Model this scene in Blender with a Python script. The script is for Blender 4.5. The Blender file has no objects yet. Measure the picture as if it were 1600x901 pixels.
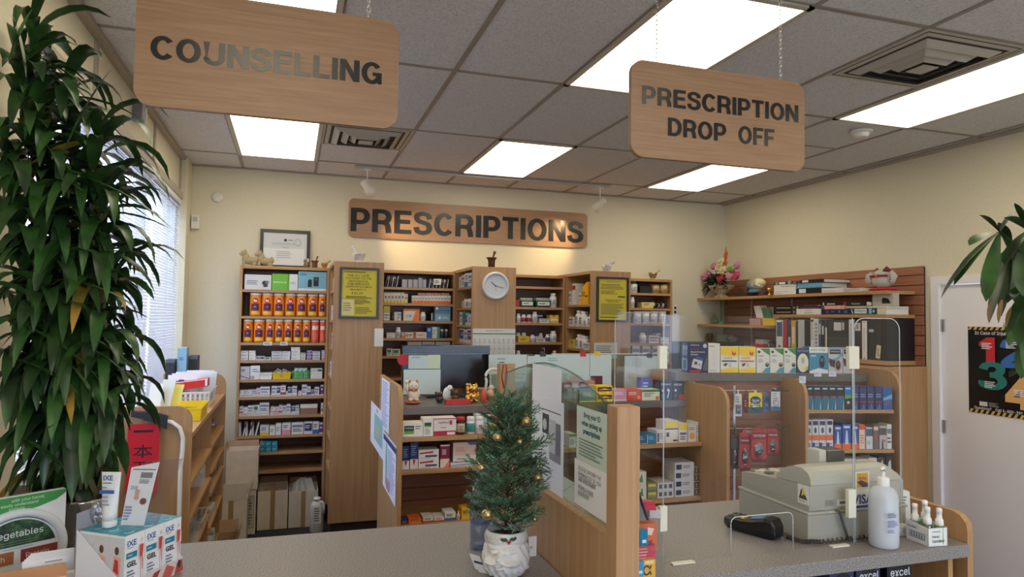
import bpy,bmesh,math,random
from mathutils import Vector,Matrix
random.seed(7)
sc=bpy.context.scene
COL=sc.collection
FPX=1071.5
YAW,PIT,ROL=.3105,.0428,.0142
CAM=Vector((.9074,-6.4633,1.7607))
_cy,_sy=math.cos(YAW),math.sin(YAW)
FW=Vector((_sy*math.cos(PIT),_cy*math.cos(PIT),math.sin(PIT)))
_r=Vector((_cy,-_sy,0));_u=_r.cross(FW)
RT=math.cos(ROL)*_r+math.sin(ROL)*_u
UP=-math.sin(ROL)*_r+math.cos(ROL)*_u
cd=bpy.data.cameras.new('camera');cd.sensor_width=36;cd.lens=36*FPX/1600
cd.clip_start=.02;cd.clip_end=200
cam=bpy.data.objects.new('camera',cd);COL.objects.link(cam);sc.camera=cam
cam.matrix_world=Matrix(((RT.x,UP.x,-FW.x,CAM.x),(RT.y,UP.y,-FW.y,CAM.y),(RT.z,UP.z,-FW.z,CAM.z),(0,0,0,1)))
sc.view_settings.view_transform='Standard';sc.view_settings.look='None'
sc.view_settings.exposure=0.08;sc.view_settings.gamma=1;sc.view_settings.use_curve_mapping=False
W=bpy.data.worlds.new('sky');sc.world=W;W.use_nodes=True
bg=W.node_tree.nodes['Background'];bg.inputs[0].default_value=(.60,.74,1.0,1);bg.inputs[1].default_value=6.6
PANEL_E=5.3
SPOT_W=23
def ray(px,py):return FW+(px-800)/FPX*RT-(py-450.5)/FPX*UP
def P(px,py,ax,v):
 a='xyz'.index(ax);d=ray(px,py);return CAM+d*((v-CAM[a])/d[a])
def Xat(px,y,z):
 n=RT-(px-800)/FPX*FW;return CAM.x-((y-CAM.y)*n.y+(z-CAM.z)*n.z)/n.x
def Yat(px,x,z):
 n=RT-(px-800)/FPX*FW;return CAM.y-((x-CAM.x)*n.x+(z-CAM.z)*n.z)/n.y
def Zat(py,x,y):
 n=UP+(py-450.5)/FPX*FW;return CAM.z-((x-CAM.x)*n.x+(y-CAM.y)*n.y)/n.z
V=Vector
EX,EY,EZ=V((1,0,0)),V((0,1,0)),V((0,0,1))
def lin(c):
 return tuple((x/255/12.92 if x/255<=.04045 else((x/255+.055)/1.055)**2.4)for x in c)
_M={}
def M(c,rough=.55,metal=0,spec=.5,coat=0):
 k=(c,rough,metal,spec,coat)
 if k in _M:return _M[k]
 m=bpy.data.materials.new('paint_%02x%02x%02x'%c);m.use_nodes=True
 b=m.node_tree.nodes['Principled BSDF']
 b.inputs['Base Color'].default_value=(*lin(c),1);b.inputs['Roughness'].default_value=rough
 b.inputs['Metallic'].default_value=metal;b.inputs['Specular IOR Level'].default_value=spec
 if coat:b.inputs['Coat Weight'].default_value=coat;b.inputs['Coat Roughness'].default_value=.08
 _M[k]=m;return m
def nodes(name):
 m=bpy.data.materials.new(name);m.use_nodes=True;nt=m.node_tree
 return m,nt,nt.nodes['Principled BSDF'],nt.nodes.new,nt.links.new
def ramp(nt,fac,stops):
 r=nt.nodes.new('ShaderNodeValToRGB');e=r.color_ramp.elements
 while len(e)<len(stops):e.new(.5)
 for i,(p,c)in enumerate(stops):e[i].position=p;e[i].color=(*lin(c),1)
 nt.links.new(fac,r.inputs[0]);return r.outputs[0]
def wood(name,c1,c2,axis='z',scale=1,rough=.45):
 m,nt,b,N,L=nodes(name)
 t=N('ShaderNodeTexCoord');mp=N('ShaderNodeMapping');L(t.outputs['Object'],mp.inputs[0])
 s={'z':(60,60,2.2),'x':(2.2,60,60),'y':(60,2.2,60)}[axis]
 mp.inputs['Scale'].default_value=[q*scale for q in s]
 n=N('ShaderNodeTexNoise');n.inputs['Scale'].default_value=1;n.inputs['Detail'].default_value=6;n.inputs['Roughness'].default_value=.62
 n.inputs['Distortion'].default_value=.35
 L(mp.outputs[0],n.inputs[0])
 L(ramp(nt,n.outputs[0],[(.33,c2),(.5,tuple((a+b_)//2 for a,b_ in zip(c1,c2))),(.66,c1)]),b.inputs['Base Color'])
 b.inputs['Roughness'].default_value=rough
 return m
BEECH=wood('beech_laminate_upright',(186,145,101),(168,127,86))
BEECHX=wood('beech_laminate_level',(190,149,104),(170,129,86),'x')
BEECHY=wood('beech_laminate_deep',(190,149,104),(170,129,86),'y')
OAKSIGN=wood('sign_wood_grain',(178,140,106),(158,120,88),'x',1.5,.4)
SHELFBACK=wood('shelf_back_board',(132,88,62),(116,76,54),'x')
SLAT=wood('slatwall_laminate',(172,118,90),(154,102,76),'y')
SLATX=wood('slatwall_laminate_dark',(150,100,74),(134,88,66),'x')
def speck(name,base,dark,light,s=420,rough=.35,lo=.36,hi=.64):
 m,nt,b,N,L=nodes(name)
 t=N('ShaderNodeTexCoord');n=N('ShaderNodeTexNoise');n.inputs['Scale'].default_value=s;n.inputs['Detail'].default_value=2
 L(t.outputs['Object'],n.inputs[0])
 L(ramp(nt,n.outputs[0],[(lo,dark),(.5,base),(hi,light)]),b.inputs['Base Color'])
 b.inputs['Roughness'].default_value=rough;return m
COUNTER=speck('grey_speckled_laminate',(132,126,124),(98,92,90),(166,160,156),300,.38)
COUNTERD=speck('grey_laminate_edge',(104,98,94),(80,74,72),(128,122,118),300,.45)
CARPET=speck('dark_floor',(44,44,50),(28,28,34),(62,62,68),200,.9)
WALLM=speck('cream_wall_paint',(224,216,190),(222,214,187),(226,218,193),60,.7)
CARD=speck('corrugated_cardboard',(170,140,110),(166,136,106),(174,144,114),12,.85)
CARDL=speck('pale_cardboard',(228,214,196),(224,210,191),(232,218,200),12,.85)
def tile_mat():
 m,nt,b,N,L=nodes('acoustic_ceiling_tile')
 t=N('ShaderNodeTexCoord')
 n=N('ShaderNodeTexNoise');n.inputs['Scale'].default_value=110;n.inputs['Detail'].default_value=3;L(t.outputs['Object'],n.inputs[0])
 v=N('ShaderNodeTexVoronoi');v.inputs['Scale'].default_value=95;L(t.outputs['Object'],v.inputs[0])
 a=ramp(nt,n.outputs[0],[(.35,(206,204,206)),(.6,(226,224,226))])
 k=ramp(nt,v.outputs['Distance'],[(.10,(70,68,70)),(.2,(255,255,255))])
 n2=N('ShaderNodeTexNoise');n2 .inputs['Scale'].default_value=45;L(t.outputs['Object'],n2 .inputs[0])
 k2=ramp(nt,n2 .outputs[0],[(.5,(255,255,255)),(.56,(0,0,0))])
 mx0=N('ShaderNodeMix');mx0 .data_type='RGBA';mx0 .blend_type='LIGHTEN';mx0 .inputs[0].default_value=1
 L(k,mx0 .inputs[6]);L(k2,mx0 .inputs[7])
 mx=N('ShaderNodeMix');mx.data_type='RGBA';mx.blend_type='MULTIPLY';mx.inputs[0].default_value=1
 L(a,mx.inputs[6]);L(mx0 .outputs[2],mx.inputs[7]);L(mx.outputs[2],b.inputs['Base Color'])
 b.inputs['Roughness'].default_value=.95;b.inputs['Specular IOR Level'].default_value=.1
 return m
TILE=tile_mat()
def emis(name,c,s):
 m=bpy.data.materials.new(name);m.use_nodes=True;nt=m.node_tree;nt.nodes.clear()
 e=nt.nodes.new('ShaderNodeEmission');e.inputs[0].default_value=(*lin(c),1);e.inputs[1].default_value=s
 o=nt.nodes.new('ShaderNodeOutputMaterial');nt.links.new(e.outputs[0],o.inputs[0]);return m
LAMP=emis('fluorescent_diffuser',(255,242,213),PANEL_E)
BULB=emis('spot_bulb',(255,214,150),12)
def clear(name,tint=(255,255,255),rough=.02,amount=.0,ior=1.45,bump=0):
 m=bpy.data.materials.new(name);m.use_nodes=True;nt=m.node_tree;nt.nodes.clear();N=nt.nodes.new;L=nt.links.new
 tr=N('ShaderNodeBsdfTransparent');tr.inputs[0].default_value=(*lin(tint),1)
 gl=N('ShaderNodeBsdfGlossy');gl.inputs['Roughness'].default_value=rough;gl.inputs[0].default_value=(1,1,1,1)
 lw=N('ShaderNodeLayerWeight');lw.inputs[0].default_value=.5
 pw=N('ShaderNodeMath');pw.operation='POWER';pw.inputs[1].default_value=5;L(lw.outputs['Facing'],pw.inputs[0])
 fr=N('ShaderNodeMath');fr.operation='MULTIPLY_ADD';fr.inputs[1].default_value=.93;fr.inputs[2].default_value=((ior-1)/(ior+1))**2;L(pw.outputs[0],fr.inputs[0])
 mx=N('ShaderNodeMixShader');o=N('ShaderNodeOutputMaterial')
 ad=N('ShaderNodeMath');ad.operation='ADD';ad.inputs[1].default_value=amount;ad.use_clamp=True
 L(fr.outputs[0],ad.inputs[0]);L(ad.outputs[0],mx.inputs[0]);L(tr.outputs[0],mx.inputs[1]);L(gl.outputs[0],mx.inputs[2]);L(mx.outputs[0],o.inputs[0])
 if bump:
  t=N('ShaderNodeTexCoord');n=N('ShaderNodeTexNoise');n.inputs['Scale'].default_value=bump;L(t.outputs['Object'],n.inputs[0])
  bp=N('ShaderNodeBump');bp.inputs['Strength'].default_value=1;bp.inputs['Distance'].default_value=.02;L(n.outputs[0],bp.inputs['Height'])
  L(bp.outputs[0],gl.inputs['Normal']);L(bp.outputs[0],lw.inputs['Normal'])
 return m
GLASS=clear('clear_window_glass')
ACRYL=clear('clear_acrylic',(252,252,252),ior=1.34)
FILM=clear('thin_clear_film',(238,232,236),.08,.03,1.4)
GLASSG=clear('greenish_glass',(225,238,236),amount=.02)
BAG=clear('crinkled_clear_plastic',(235,235,240),.12,.10,1.5,26)
PETB=clear('bluish_bottle_plastic',(196,208,236),.08,.10,1.45,9)
def milky(name,c,alpha):
 m,nt,b,N,L=nodes(name)
 b.inputs['Base Color'].default_value=(*lin(c),1);b.inputs['Alpha'].default_value=alpha;b.inputs['Roughness'].default_value=.25
 return m
MILK=milky('translucent_white_plastic',(206,210,216),.84)
PAPERT=milky('paper_through_light',(240,240,250),.97)
def leafmat(name,c1,c2,tip=None):
 m,nt,b,N,L=nodes(name)
 t=N('ShaderNodeTexCoord');n=N('ShaderNodeTexNoise');n.inputs['Scale'].default_value=9;n.inputs['Detail'].default_value=3;L(t.outputs['Object'],n.inputs[0])
 L(ramp(nt,n.outputs[0],[(.35,c1),(.65,c2)]),b.inputs['Base Color'])
 b.inputs['Roughness'].default_value=.38
 return m
LEAF=leafmat('long_green_leaf',(26,48,26),(58,92,42))
LEAF2=leafmat('broad_green_leaf',(36,66,30),(66,110,48))
WHITE=M((232,230,224));CREAM=M((232,222,190));BLACK=M((22,22,24),.4);INK=M((26,26,30),.6)
STEEL=M((190,190,190),.3,1);GOLD=M((206,164,84),.25,1);BRONZE=M((92,70,48),.35,.9)
_TX={}
import os
FONT=None
try:
 _p=os.path.join(bpy.utils.system_resource('DATAFILES',path='fonts'),'Inter.woff2')
 if os.path.exists(_p):FONT=bpy.data.fonts.load(_p)
except Exception:FONT=None
def text_geo(s,bold=.0):
 k=(s,bold)
 if k in _TX:return _TX[k]
 c=bpy.data.curves.new('t','FONT');c.body=s;c.size=1;heavy=bold>=.03;bold=min(bold,.006)if FONT and not heavy else bold
 if FONT and s.isascii()and not heavy:c.font=FONT
 c.offset=bold;c.resolution_u=3;c.fill_mode='FRONT'
 o=bpy.data.objects.new('t',c);COL.objects.link(o)
 me=bpy.data.meshes.new_from_object(o.evaluated_get(bpy.context.evaluated_depsgraph_get()))
 vs=[v.co.copy()for v in me.vertices];fs=[tuple(p.vertices)for p in me.polygons]
 bpy.data.objects.remove(o);bpy.data.curves.remove(c);bpy.data.meshes.remove(me)
 if vs:
  x0=min(v.x for v in vs);x1=max(v.x for v in vs);y0=min(v.y for v in vs);y1=max(v.y for v in vs)
  vs=[((v.x-x0)/max(x1-x0,1e-6),(v.y-y0)/max(y1-y0,1e-6))for v in vs];asp=(x1-x0)/max(y1-y0,1e-6)
 else:asp=1
 _TX[k]=(vs,fs,asp);return _TX[k]
def _arc(cx,cy,rx,ry,a0,a1,n=14):return[(cx+rx*math.cos(math.radians(a0+(a1-a0)*i/n)),cy+ry*math.sin(math.radians(a0+(a1-a0)*i/n)))for i in range(n+1)]
_T=.205
def _spl(P_,n=6):
 out=[]
 Q=[P_[0]]+P_+[P_[-1]]
 for i in range(1,len(Q)-2):
  for j in range(n):
   t=j/n;a,b,c,d=Q[i-1:i+3]
   out.append(tuple(.5*((2*b[k])+(-a[k]+c[k])*t+(2*a[k]-5*b[k]+4*c[k]-d[k])*t*t+(-a[k]+3*b[k]-3*c[k]+d[k])*t**3)for k in(0,1)))
 return out+[P_[-1]]
_C=[(.70,.68)]+[]
GLYPH={'I':(.20,[[(.1,0),(.1,1)]],[]),'L':(.58,[[(.1,0),(.1,1)],[(.1,.085),(.58,.085)]],[]),'E':(.62,[[(.1,0),(.1,1)],[(.1,.085),(.62,.085)],[(.1,.52),(.57,.52)],[(.1,.915),(.61,.915)]],[]),'F':(.58,[[(.1,0),(.1,1)],[(.1,.49),(.52,.49)],[(.1,.915),(.58,.915)]],[]),'T':(.64,[[(.32,0),(.32,1)],[(0,.915),(.64,.915)]],[]),'P':(.66,[[(.1,0),(.1,1)],[(.1,.915),(.36,.915)]+_arc(.36,.66,.205,.255,85,-85)+[(.36,.405),(.1,.405)]],[]),'R':(.70,[[(.1,0),(.1,1)],[(.1,.915),(.38,.915)]+_arc(.38,.68,.205,.235,85,-85)+[(.38,.445),(.1,.445)],[(.42,.44),(.53,.36),(.565,.22),(.59,0)]],[]),'D':(.71,[[(.1,0),(.1,1)],[(.1,.915),(.32,.915)]+_arc(.32,.5,.295,.415,85,-85)+[(.32,.085),(.1,.085)]],[]),'U':(.70,[[(.1,1),(.1,.34)]+_arc(.35,.34,.25,.255,180,360)+[(.60,.34),(.60,1)]],[]),'N':(.70,[[(.095,0),(.095,1)],[(.605,0),(.605,1)]],[[(0,1),(.21,1),(.70,0),(.49,0)]]),'O':(.77,[_arc(.385,.5,.29,.425,90,450,32)],[]),'C':(.71,[_arc(.375,.5,.28,.425,38,322,24)],[]),'G':(.75,[_arc(.375,.5,.28,.425,38,342,24)],[[(.40,.54),(.74,.54),(.74,.01),(.60,.01),(.60,.38),(.40,.38)]]),'S':(.66,[_spl([(.575,.69),(.53,.84),(.34,.92),(.15,.86),(.10,.73),(.17,.60),(.34,.53),(.50,.46),(.57,.31),(.52,.15),(.34,.075),(.14,.14),(.085,.32)])],[]),'1':(.36,[[(.26,0),(.26,1)]],[[(.0,.80),(.0,.66),(.26,.66),(.26,1),(.2,1)]]),'2':(.60,[_spl([(.09,.66),(.14,.85),(.31,.92),(.48,.84),(.50,.68),(.42,.52),(.26,.36),(.13,.20),(.10,.07)]),[(.03,.085),(.58,.085)]],[]),'3':(.60,[_spl([(.09,.72),(.15,.87),(.31,.92),(.46,.84),(.47,.66),(.36,.55),(.24,.53)]),_spl([(.24,.53),(.40,.50),(.50,.38),(.50,.22),(.38,.09),(.22,.085),(.09,.16),(.08,.30)])],[]),'4':(.62,[[(.44,0),(.44,1)],[(.03,.28),(.61,.28)]],[[(.03,.20),(.03,.40),(.36,1),(.53,1),(.53,.90),(.20,.36)]]),' ':(.30,[],[]),}
GLYPH['3']=(.60,GLYPH['3'][1],[])
def stroke_text(st,t=_T,gap=.085):
 vs=[];fs=[];x=0;lay=[]
 for ch in st:
  q=0;w,strokes,polys=GLYPH[ch]
  for ln in strokes:
   n=len(ln);closed=abs(ln[0][0]-ln[-1][0])+abs(ln[0][1]-ln[-1][1])<1e-3;b=len(vs)
   for i,p in enumerate(ln):
    a=ln[i-1]if i else(ln[-2]if closed else ln[0]);c=ln[i+1]if i<n-1 else(ln[1]if closed else ln[-1])
    d1=(p[0]-a[0],p[1]-a[1]);d2=(c[0]-p[0],c[1]-p[1])
    l1=math.hypot(*d1)or 1;l2=math.hypot(*d2)or 1
    dx=(d1[0]/l1 if i or closed else 0)+(d2[0]/l2 if i<n-1 or closed else 0);dy=(d1[1]/l1 if i or closed else 0)+(d2[1]/l2 if i<n-1 or closed else 0)
    l=math.hypot(dx,dy)or 1;dx/=l;dy/=l
    th=t*(.90 if abs(dx)>abs(dy)*1.2 else 1)/2
    vs+=[(x+p[0]-dy*th,p[1]+dx*th),(x+p[0]+dy*th,p[1]-dx*th)]
   for i in range(n-1):fs.append((b+2*i+1,b+2*i+3,b+2*i+2,b+2*i))
   lay+=[q]*(2*n);q+=1
  for pl in polys:
   b=len(vs);area=sum(pl[i-1][0]*pl[i][1]-pl[i][0]*pl[i-1][1]for i in range(len(pl)))
   pl=pl if area>0 else pl[::-1]
   vs+=[(x+p[0],p[1])for p in pl];fs.append(tuple(range(b,b+len(pl))));lay+=[q]*len(pl);q+=1
  x+=w+gap
 return vs,fs,x-gap,lay
class MB:
 def __init__(s):s.v=[];s.f=[];s.m=[];s.sm=[];s.mats=[];s.pre=None
 def mi(s,m):
  if m not in s.mats:s.mats.append(m)
  return s.mats.index(m)
 def add(s,vs,fs,m,smooth=False):
  b=len(s.v);i=s.mi(m)
  s.v+=[V(v)for v in vs]
  for f in fs:s.f.append(tuple(b+q for q in f));s.m.append(i);s.sm.append(smooth)
  return s
 def box(s,x0,x1,y0,y1,z0,z1,m):
  if x0>x1:x0,x1=x1,x0
  if y0>y1:y0,y1=y1,y0
  vs=[(x0,y0,z0),(x1,y0,z0),(x1,y1,z0),(x0,y1,z0),(x0,y0,z1),(x1,y0,z1),(x1,y1,z1),(x0,y1,z1)]
  return s.add(vs,[(3,2,1,0),(4,5,6,7),(0,1,5,4),(1,2,6,5),(2,3,7,6),(3,0,4,7)],m)
 def obox(s,c,u,v,w,a,b,h,m):
  "box from corner-centre c: half a along u, half b along v, height h along w"
  c,u,v,w=V(c),V(u),V(v),V(w)
  vs=[c+u*i*a+v*j*b+w*k for k in(0,h)for i,j in((-1,-1),(1,-1),(1,1),(-1,1))]
  return s.add(vs,[(3,2,1,0),(4,5,6,7),(0,1,5,4),(1,2,6,5),(2,3,7,6),(3,0,4,7)],m)
 def quad(s,a,b,c,d,m):return s.add([a,b,c,d],[(0,1,2,3)],m)
 def prism(s,poly,o,u,v,n,depth,m,m2=None):
  "polygon (2D) in plane o,u,v extruded by -n*depth (front face looks along n)"
  o,u,v,n=V(o),V(u),V(v),V(n);k=len(poly)
  a=[o+u*p[0]+v*p[1]for p in poly];b=[q-n*depth for q in a]
  s.add(a,[tuple(range(k))],m)
  s.add(b,[tuple(range(k-1,-1,-1))],m2 or m)
  return s.add(a+b,[(j,i,k+i,k+j)for i,j in((i,(i+1)%k)for i in range(k))],m2 or m)
 def lathe(s,c,prof,m,seg=20,ax=None,smooth=True,mats=None,sx=1,sy=1):
  c=V(c);w=V(ax).normalized()if ax else EZ
  u=(EX if abs(w.x)<.9 else EY);u=(u-w*u.dot(w)).normalized();v=w.cross(u)
  vs=[];n=len(prof)
  for r,z in prof:
   for i in range(seg):
    a=2*math.pi*i/seg;vs.append(c+u*(r*math.cos(a)*sx)+v*(r*math.sin(a)*sy)+w*z)
  b=len(s.v);s.v+=vs
  for j in range(n-1):
   i0=s.mi(mats[j]if mats else m)
   for i in range(seg):
    k=(i+1)%seg;s.f.append((b+j*seg+i,b+j*seg+k,b+(j+1)*seg+k,b+(j+1)*seg+i));s.m.append(i0);s.sm.append(smooth)
  for j,rev in((0,1),(n-1,0)):
   if prof[j][0]>1e-4:
    f=[b+j*seg+i for i in range(seg)]
    s.f.append(tuple(f[::-1]if rev else f));s.m.append(s.mi(mats[min(j,n-2)]if mats else m));s.sm.append(False)
  return s
 def ell(s,c,r,m,seg=14,rings=9,rot=None):
  c=V(c);vs=[];fs=[]
  r=(r,r,r)if isinstance(r,(int,float))else r
  for j in range(rings+1):
   t=math.pi*j/rings
   for i in range(seg):
    a=2*math.pi*i/seg
    p=V((r[0]*math.sin(t)*math.cos(a),r[1]*math.sin(t)*math.sin(a),r[2]*math.cos(t)))
    if rot:p=rot@p
    vs.append(c+p)
  for j in range(rings):
   for i in range(seg):
    k=(i+1)%seg;fs.append((j*seg+i,(j+1)*seg+i,(j+1)*seg+k,j*seg+k))
  return s.add(vs,fs,m,True)
 def tube(s,pts,r,m,seg=8,taper=None):
  pts=[V(p)for p in pts];n=len(pts);vs=[];b=None
  up=EZ
  for i,p in enumerate(pts):
   d=(pts[min(i+1,n-1)]-pts[max(i-1,0)]).normalized()
   a=up.cross(d)
   if a.length<.05:a=EX.cross(d)
   a.normalize();c=d.cross(a);rr=r*(taper[i]if taper else 1)
   for k in range(seg):
    t=2*math.pi*k/seg;vs.append(p+a*(rr*math.cos(t))+c*(rr*math.sin(t)))
  fs=[(i*seg+k,i*seg+(k+1)%seg,(i+1)*seg+(k+1)%seg,(i+1)*seg+k)for i in range(n-1)for k in range(seg)]
  fs+=[tuple(range(seg-1,-1,-1)),tuple((n-1)*seg+k for k in range(seg))]
  return s.add(vs,fs,m,True)
 def text(s,st,o,u,v,w,h,m,bold=.0,fit=False,align='c'):
  "text in the box w x h at o (lower left)"
  vs,fs,asp=text_geo(st,bold)
  if not vs:return s
  tw,th=w,h
  if not fit:
   if asp*h<=w:tw=asp*h
   else:th=w/asp
  ox={'c':(w-tw)/2,'l':0,'r':w-tw}[align];oy=(h-th)/2
  o,u,v=V(o),V(u),V(v)
  return s.add([o+u*(ox+p[0]*tw)+v*(oy+p[1]*th)for p in vs],fs,m)
 def sign(s,st,o,u,v,w,h,m):
  vs,fs,tw,lay=stroke_text(st);o,u,v=V(o),V(u),V(v);n_=u.cross(v)
  return s.add([o+u*(p[0]/tw*w)+v*(p[1]*h)+n_*(.0003*q)for p,q in zip(vs,lay)],fs,m)
 def decor(s,o,u,v,w,h,items,off=.0004):
  "printed marks on a face: o lower left, u right, v up; item coordinates 0..1"
  o,u,v=V(o),V(u),V(v);n=u.cross(v).normalized()
  for i,it in enumerate(items):
   q=o+n*off*(i+1)
   k=it[0]
   if k=='r':
    _,a,b,c,d,col=it[:6];m=col if not isinstance(col,tuple)else M(col)
    s.quad(q+u*a*w+v*b*h,q+u*c*w+v*b*h,q+u*c*w+v*d*h,q+u*a*w+v*d*h,m)
   elif k=='t':
    _,a,b,c,d,st,col=it[:7];bold=it[7]if len(it)>7 else .02
    m=col if not isinstance(col,tuple)else M(col)
    s.text(st,q+u*a*w+v*b*h,u,v,(c-a)*w,(d-b)*h,m,bold,align=it[8]if len(it)>8 else 'c')
   elif k=='S':
    _,a,b,c,d,st,col=it;s.sign(st,q+u*a*w+v*b*h,u,v,(c-a)*w,(d-b)*h,M(col)if isinstance(col,tuple)else col)
   elif k=='l':
    _,a,b,c,d,nn,col=it[:7];rnd=random.Random(int(a*97+b*31+nn));m=M(col)if isinstance(col,tuple)else col
    for j in range(nn):
     y0=d-(d-b)*(j+.2)/nn;y1=d-(d-b)*(j+.65)/nn;e=a+(c-a)*rnd.uniform(.6,1)
     s.quad(q+u*a*w+v*y1*h,q+u*e*w+v*y1*h,q+u*e*w+v*y0*h,q+u*a*w+v*y0*h,m)
   elif k=='c':
    _,a,b,r,col=it[:5];rr=it[5]*h if len(it)>5 else r*w;m=M(col)if isinstance(col,tuple)else col
    s.add([q+u*(a*w+r*w*math.cos(t*math.pi/10))+v*(b*h+rr*math.sin(t*math.pi/10))for t in range(20)],[tuple(range(20))],m)
   elif k=='p':
    _,pl,col=it;m=M(col)if isinstance(col,tuple)else col
    s.add([q+u*a*w+v*b*h for a,b in pl],[tuple(range(len(pl)))],m)
  return s
 def build(s,name,parent=None,label=None,cat=None,group=None,kind=None,origin=None,bevel=0):
  me=bpy.data.meshes.new(name)
  if parent is not None:og=parent_loc(parent)
  elif origin is not None:og=V(origin)
  elif kind=='structure':og=V((0,0,0))
  else:
   n=len(s.v);xs=[p.x for p in s.v];ys=[p.y for p in s.v];zs=[p.z for p in s.v]
   og=V(((min(xs)+max(xs))/2,(min(ys)+max(ys))/2,min(zs)))
  me.from_pydata([tuple(p-og)for p in s.v],[],s.f)
  for m in s.mats:me.materials.append(m)
  me.polygons.foreach_set('material_index',s.m);me.polygons.foreach_set('use_smooth',s.sm)
  me.update()
  o=bpy.data.objects.new(name,me);COL.objects.link(o)
  if parent is not None:o.parent=parent
  else:o.location=og
  LOC[o.name]=og
  if bevel:
   b=o.modifiers.new('bevel','BEVEL');b.width=bevel;b.segments=2;b.limit_method='ANGLE';b.angle_limit=.7
  return tag(o,label,cat,group,kind)
LOC={}
def parent_loc(p):return LOC[p.name]
def tag(o,label=None,cat=None,group=None,kind=None):
 if label:o['label']=label
 if cat:o['category']=cat
 if group:o['group']=group
 if kind:o['kind']=kind
 return o
def thing(name,loc,label,cat,group=None):
 o=bpy.data.objects.new(name,None);COL.objects.link(o);o.empty_display_size=.05
 o.location=V(loc);LOC[o.name]=V(loc)
 return tag(o,label,cat,group)
def dup(o,delta,label=None,parent=None):
 c=o.copy();COL.objects.link(c)
 if parent is None:c.location=o.location+V(delta)
 else:c.parent=parent
 LOC[c.name]=LOC[o.name]+V(delta)
 if label:c['label']=label
 for ch in list(o.children):dup(ch,delta,None,c)
 return c
def struct(name,mb):return mb.build(name,kind='structure')
def rrect(w,h,r,n=6,corners=(1,1,1,1)):
 "rounded rectangle points, counter-clockwise from lower left; corners = ll, lr, ur, ul"
 pts=[]
 for(cx,cy,a0,on)in((r,r,180,corners[0]),(w-r,r,270,corners[1]),(w-r,h-r,0,corners[2]),(r,h-r,90,corners[3])):
  if on:
   for i in range(n+1):
    a=math.radians(a0+90*i/n);pts.append((cx+r*math.cos(a),cy+r*math.sin(a)))
  else:
   pts.append((0 if cx==r else w,0 if cy==r else h))
 return pts
ORD=['first','second','third','fourth','fifth','sixth','seventh','eighth','ninth','tenth','eleventh','twelfth','thirteenth','fourteenth','fifteenth','sixteenth','seventeenth','eighteenth','nineteenth','twentieth','twenty-first','twenty-second','twenty-third']
# ================================================================== THE SETTING
RX,CH=5.438,3.05
YN=-9.6
WY0,WY1,WZ0,WZ1=-3.62,-.12,1.16,2.70
b=MB().box(-.3,RX+.3,-4.2,.2,-.1,0,CARPET).box(-.3,RX+.3,YN-.2,-4.2,-.1,0,speck('shop_floor_vinyl',(150,146,140),(140,136,130),(158,154,148),60,.5));struct('floor',b)
struct('ceiling',MB().box(-.3,RX+.3,YN-.2,.2,CH,CH+.1,TILE))
struct('wall_back',MB().box(-.2,RX+.2,0,.15,0,CH,WALLM))
b=MB();b.box(RX,RX+.15,-2.60,.1,0,CH,WALLM).box(RX,RX+.15,YN,-3.59,0,CH,WALLM).box(RX,RX+.15,-3.59,-2.60,2.08,CH,WALLM)
struct('wall_right',b)
b=MB();b.box(-.15,0,YN,WY0,0,CH,WALLM).box(-.15,0,WY1,.1,0,CH,WALLM).box(-.15,0,WY0,WY1,0,WZ0,WALLM).box(-.15,0,WY0,WY1,WZ1,CH,WALLM)
struct('wall_left',b)
b=MB();b.box(-.2,RX+.2,YN-.15,YN,0,.5,WALLM).box(-.2,RX+.2,YN-.15,YN,2.5,CH,WALLM)
for x0,x1 in((-.2,.3),(2.6,2.8),(5.1,RX+.2)):b.box(x0,x1,YN-.15,YN,.5,2.5,WALLM)
struct('wall_near',b)
struct('window_2',MB().box(.3,2.6,YN-.08,YN-.074,.5,2.5,GLASS));struct('window_3',MB().box(2.8,5.1,YN-.08,YN-.074,.5,2.5,GLASS))
struct('pavement',MB().box(-30,30,-40,30,-.5,-.25,M((150,150,146))))
TRIM=M((176,166,150),.5)
struct('pilaster',MB().box(0,.06,-.27,0,0,CH,WALLM))
b=MB();b.box(0,.03,WY0-.06,-.10,2.695,2.755,TRIM);struct('trim_1',b)
for i,y in enumerate((-1.40,-2.85,-.28)):struct('trim_%d'%(i+2),MB().box(0,.012,y-.022,y+.022,2.755,CH,TRIM))
b=MB();b.box(0,.045,YN,0,CH-.022,CH-.004,TRIM);struct('trim_5',b)
ALU=M((176,176,178),.4,.6)
b=MB()
for y in(WY0,-2.83,-1.40,WY1-.04):b.box(-.10,-.04,y,y+.05,WZ0,WZ1,ALU)
b.box(-.10,-.04,WY0,WY1,WZ0,WZ0+.05,ALU).box(-.10,-.04,WY0,WY1,WZ1-.05,WZ1,ALU)
wf=b.build('window_1',kind='structure')
MB().box(-.073,-.067,WY0,WY1,WZ0+.05,WZ1-.05,GLASS).build('pane',wf)
struct('window_sill',MB().box(-.15,.06,WY0-.05,-.10,WZ0-.035,WZ0,M((150,144,136),.5)))
struct('baseboard_right',MB().box(RX-.012,RX,-9.5,-3.62,0,.10,BLACK))
struct('baseboard_back',MB().box(4.60,RX,-.012,0,0,.10,BLACK))
GX0,GY0=.469,-.564
BAR=M((150,140,132),.5)
b=MB()
for i in range(-1,9):
 x=GX0+.6096*i
 if 0<x<RX:b.box(x-.012,x+.012,YN,0,CH-.005,CH,BAR)
for j in range(0,8):
 y=GY0-1.2192*j;b.box(0,RX,y-.012,y+.012,CH-.0045,CH,BAR)
b.box(GX0+.6096*6,GX0+.6096*7,GY0-1.829-.01,GY0-1.829+.01,CH-.0045,CH,BAR)
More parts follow.
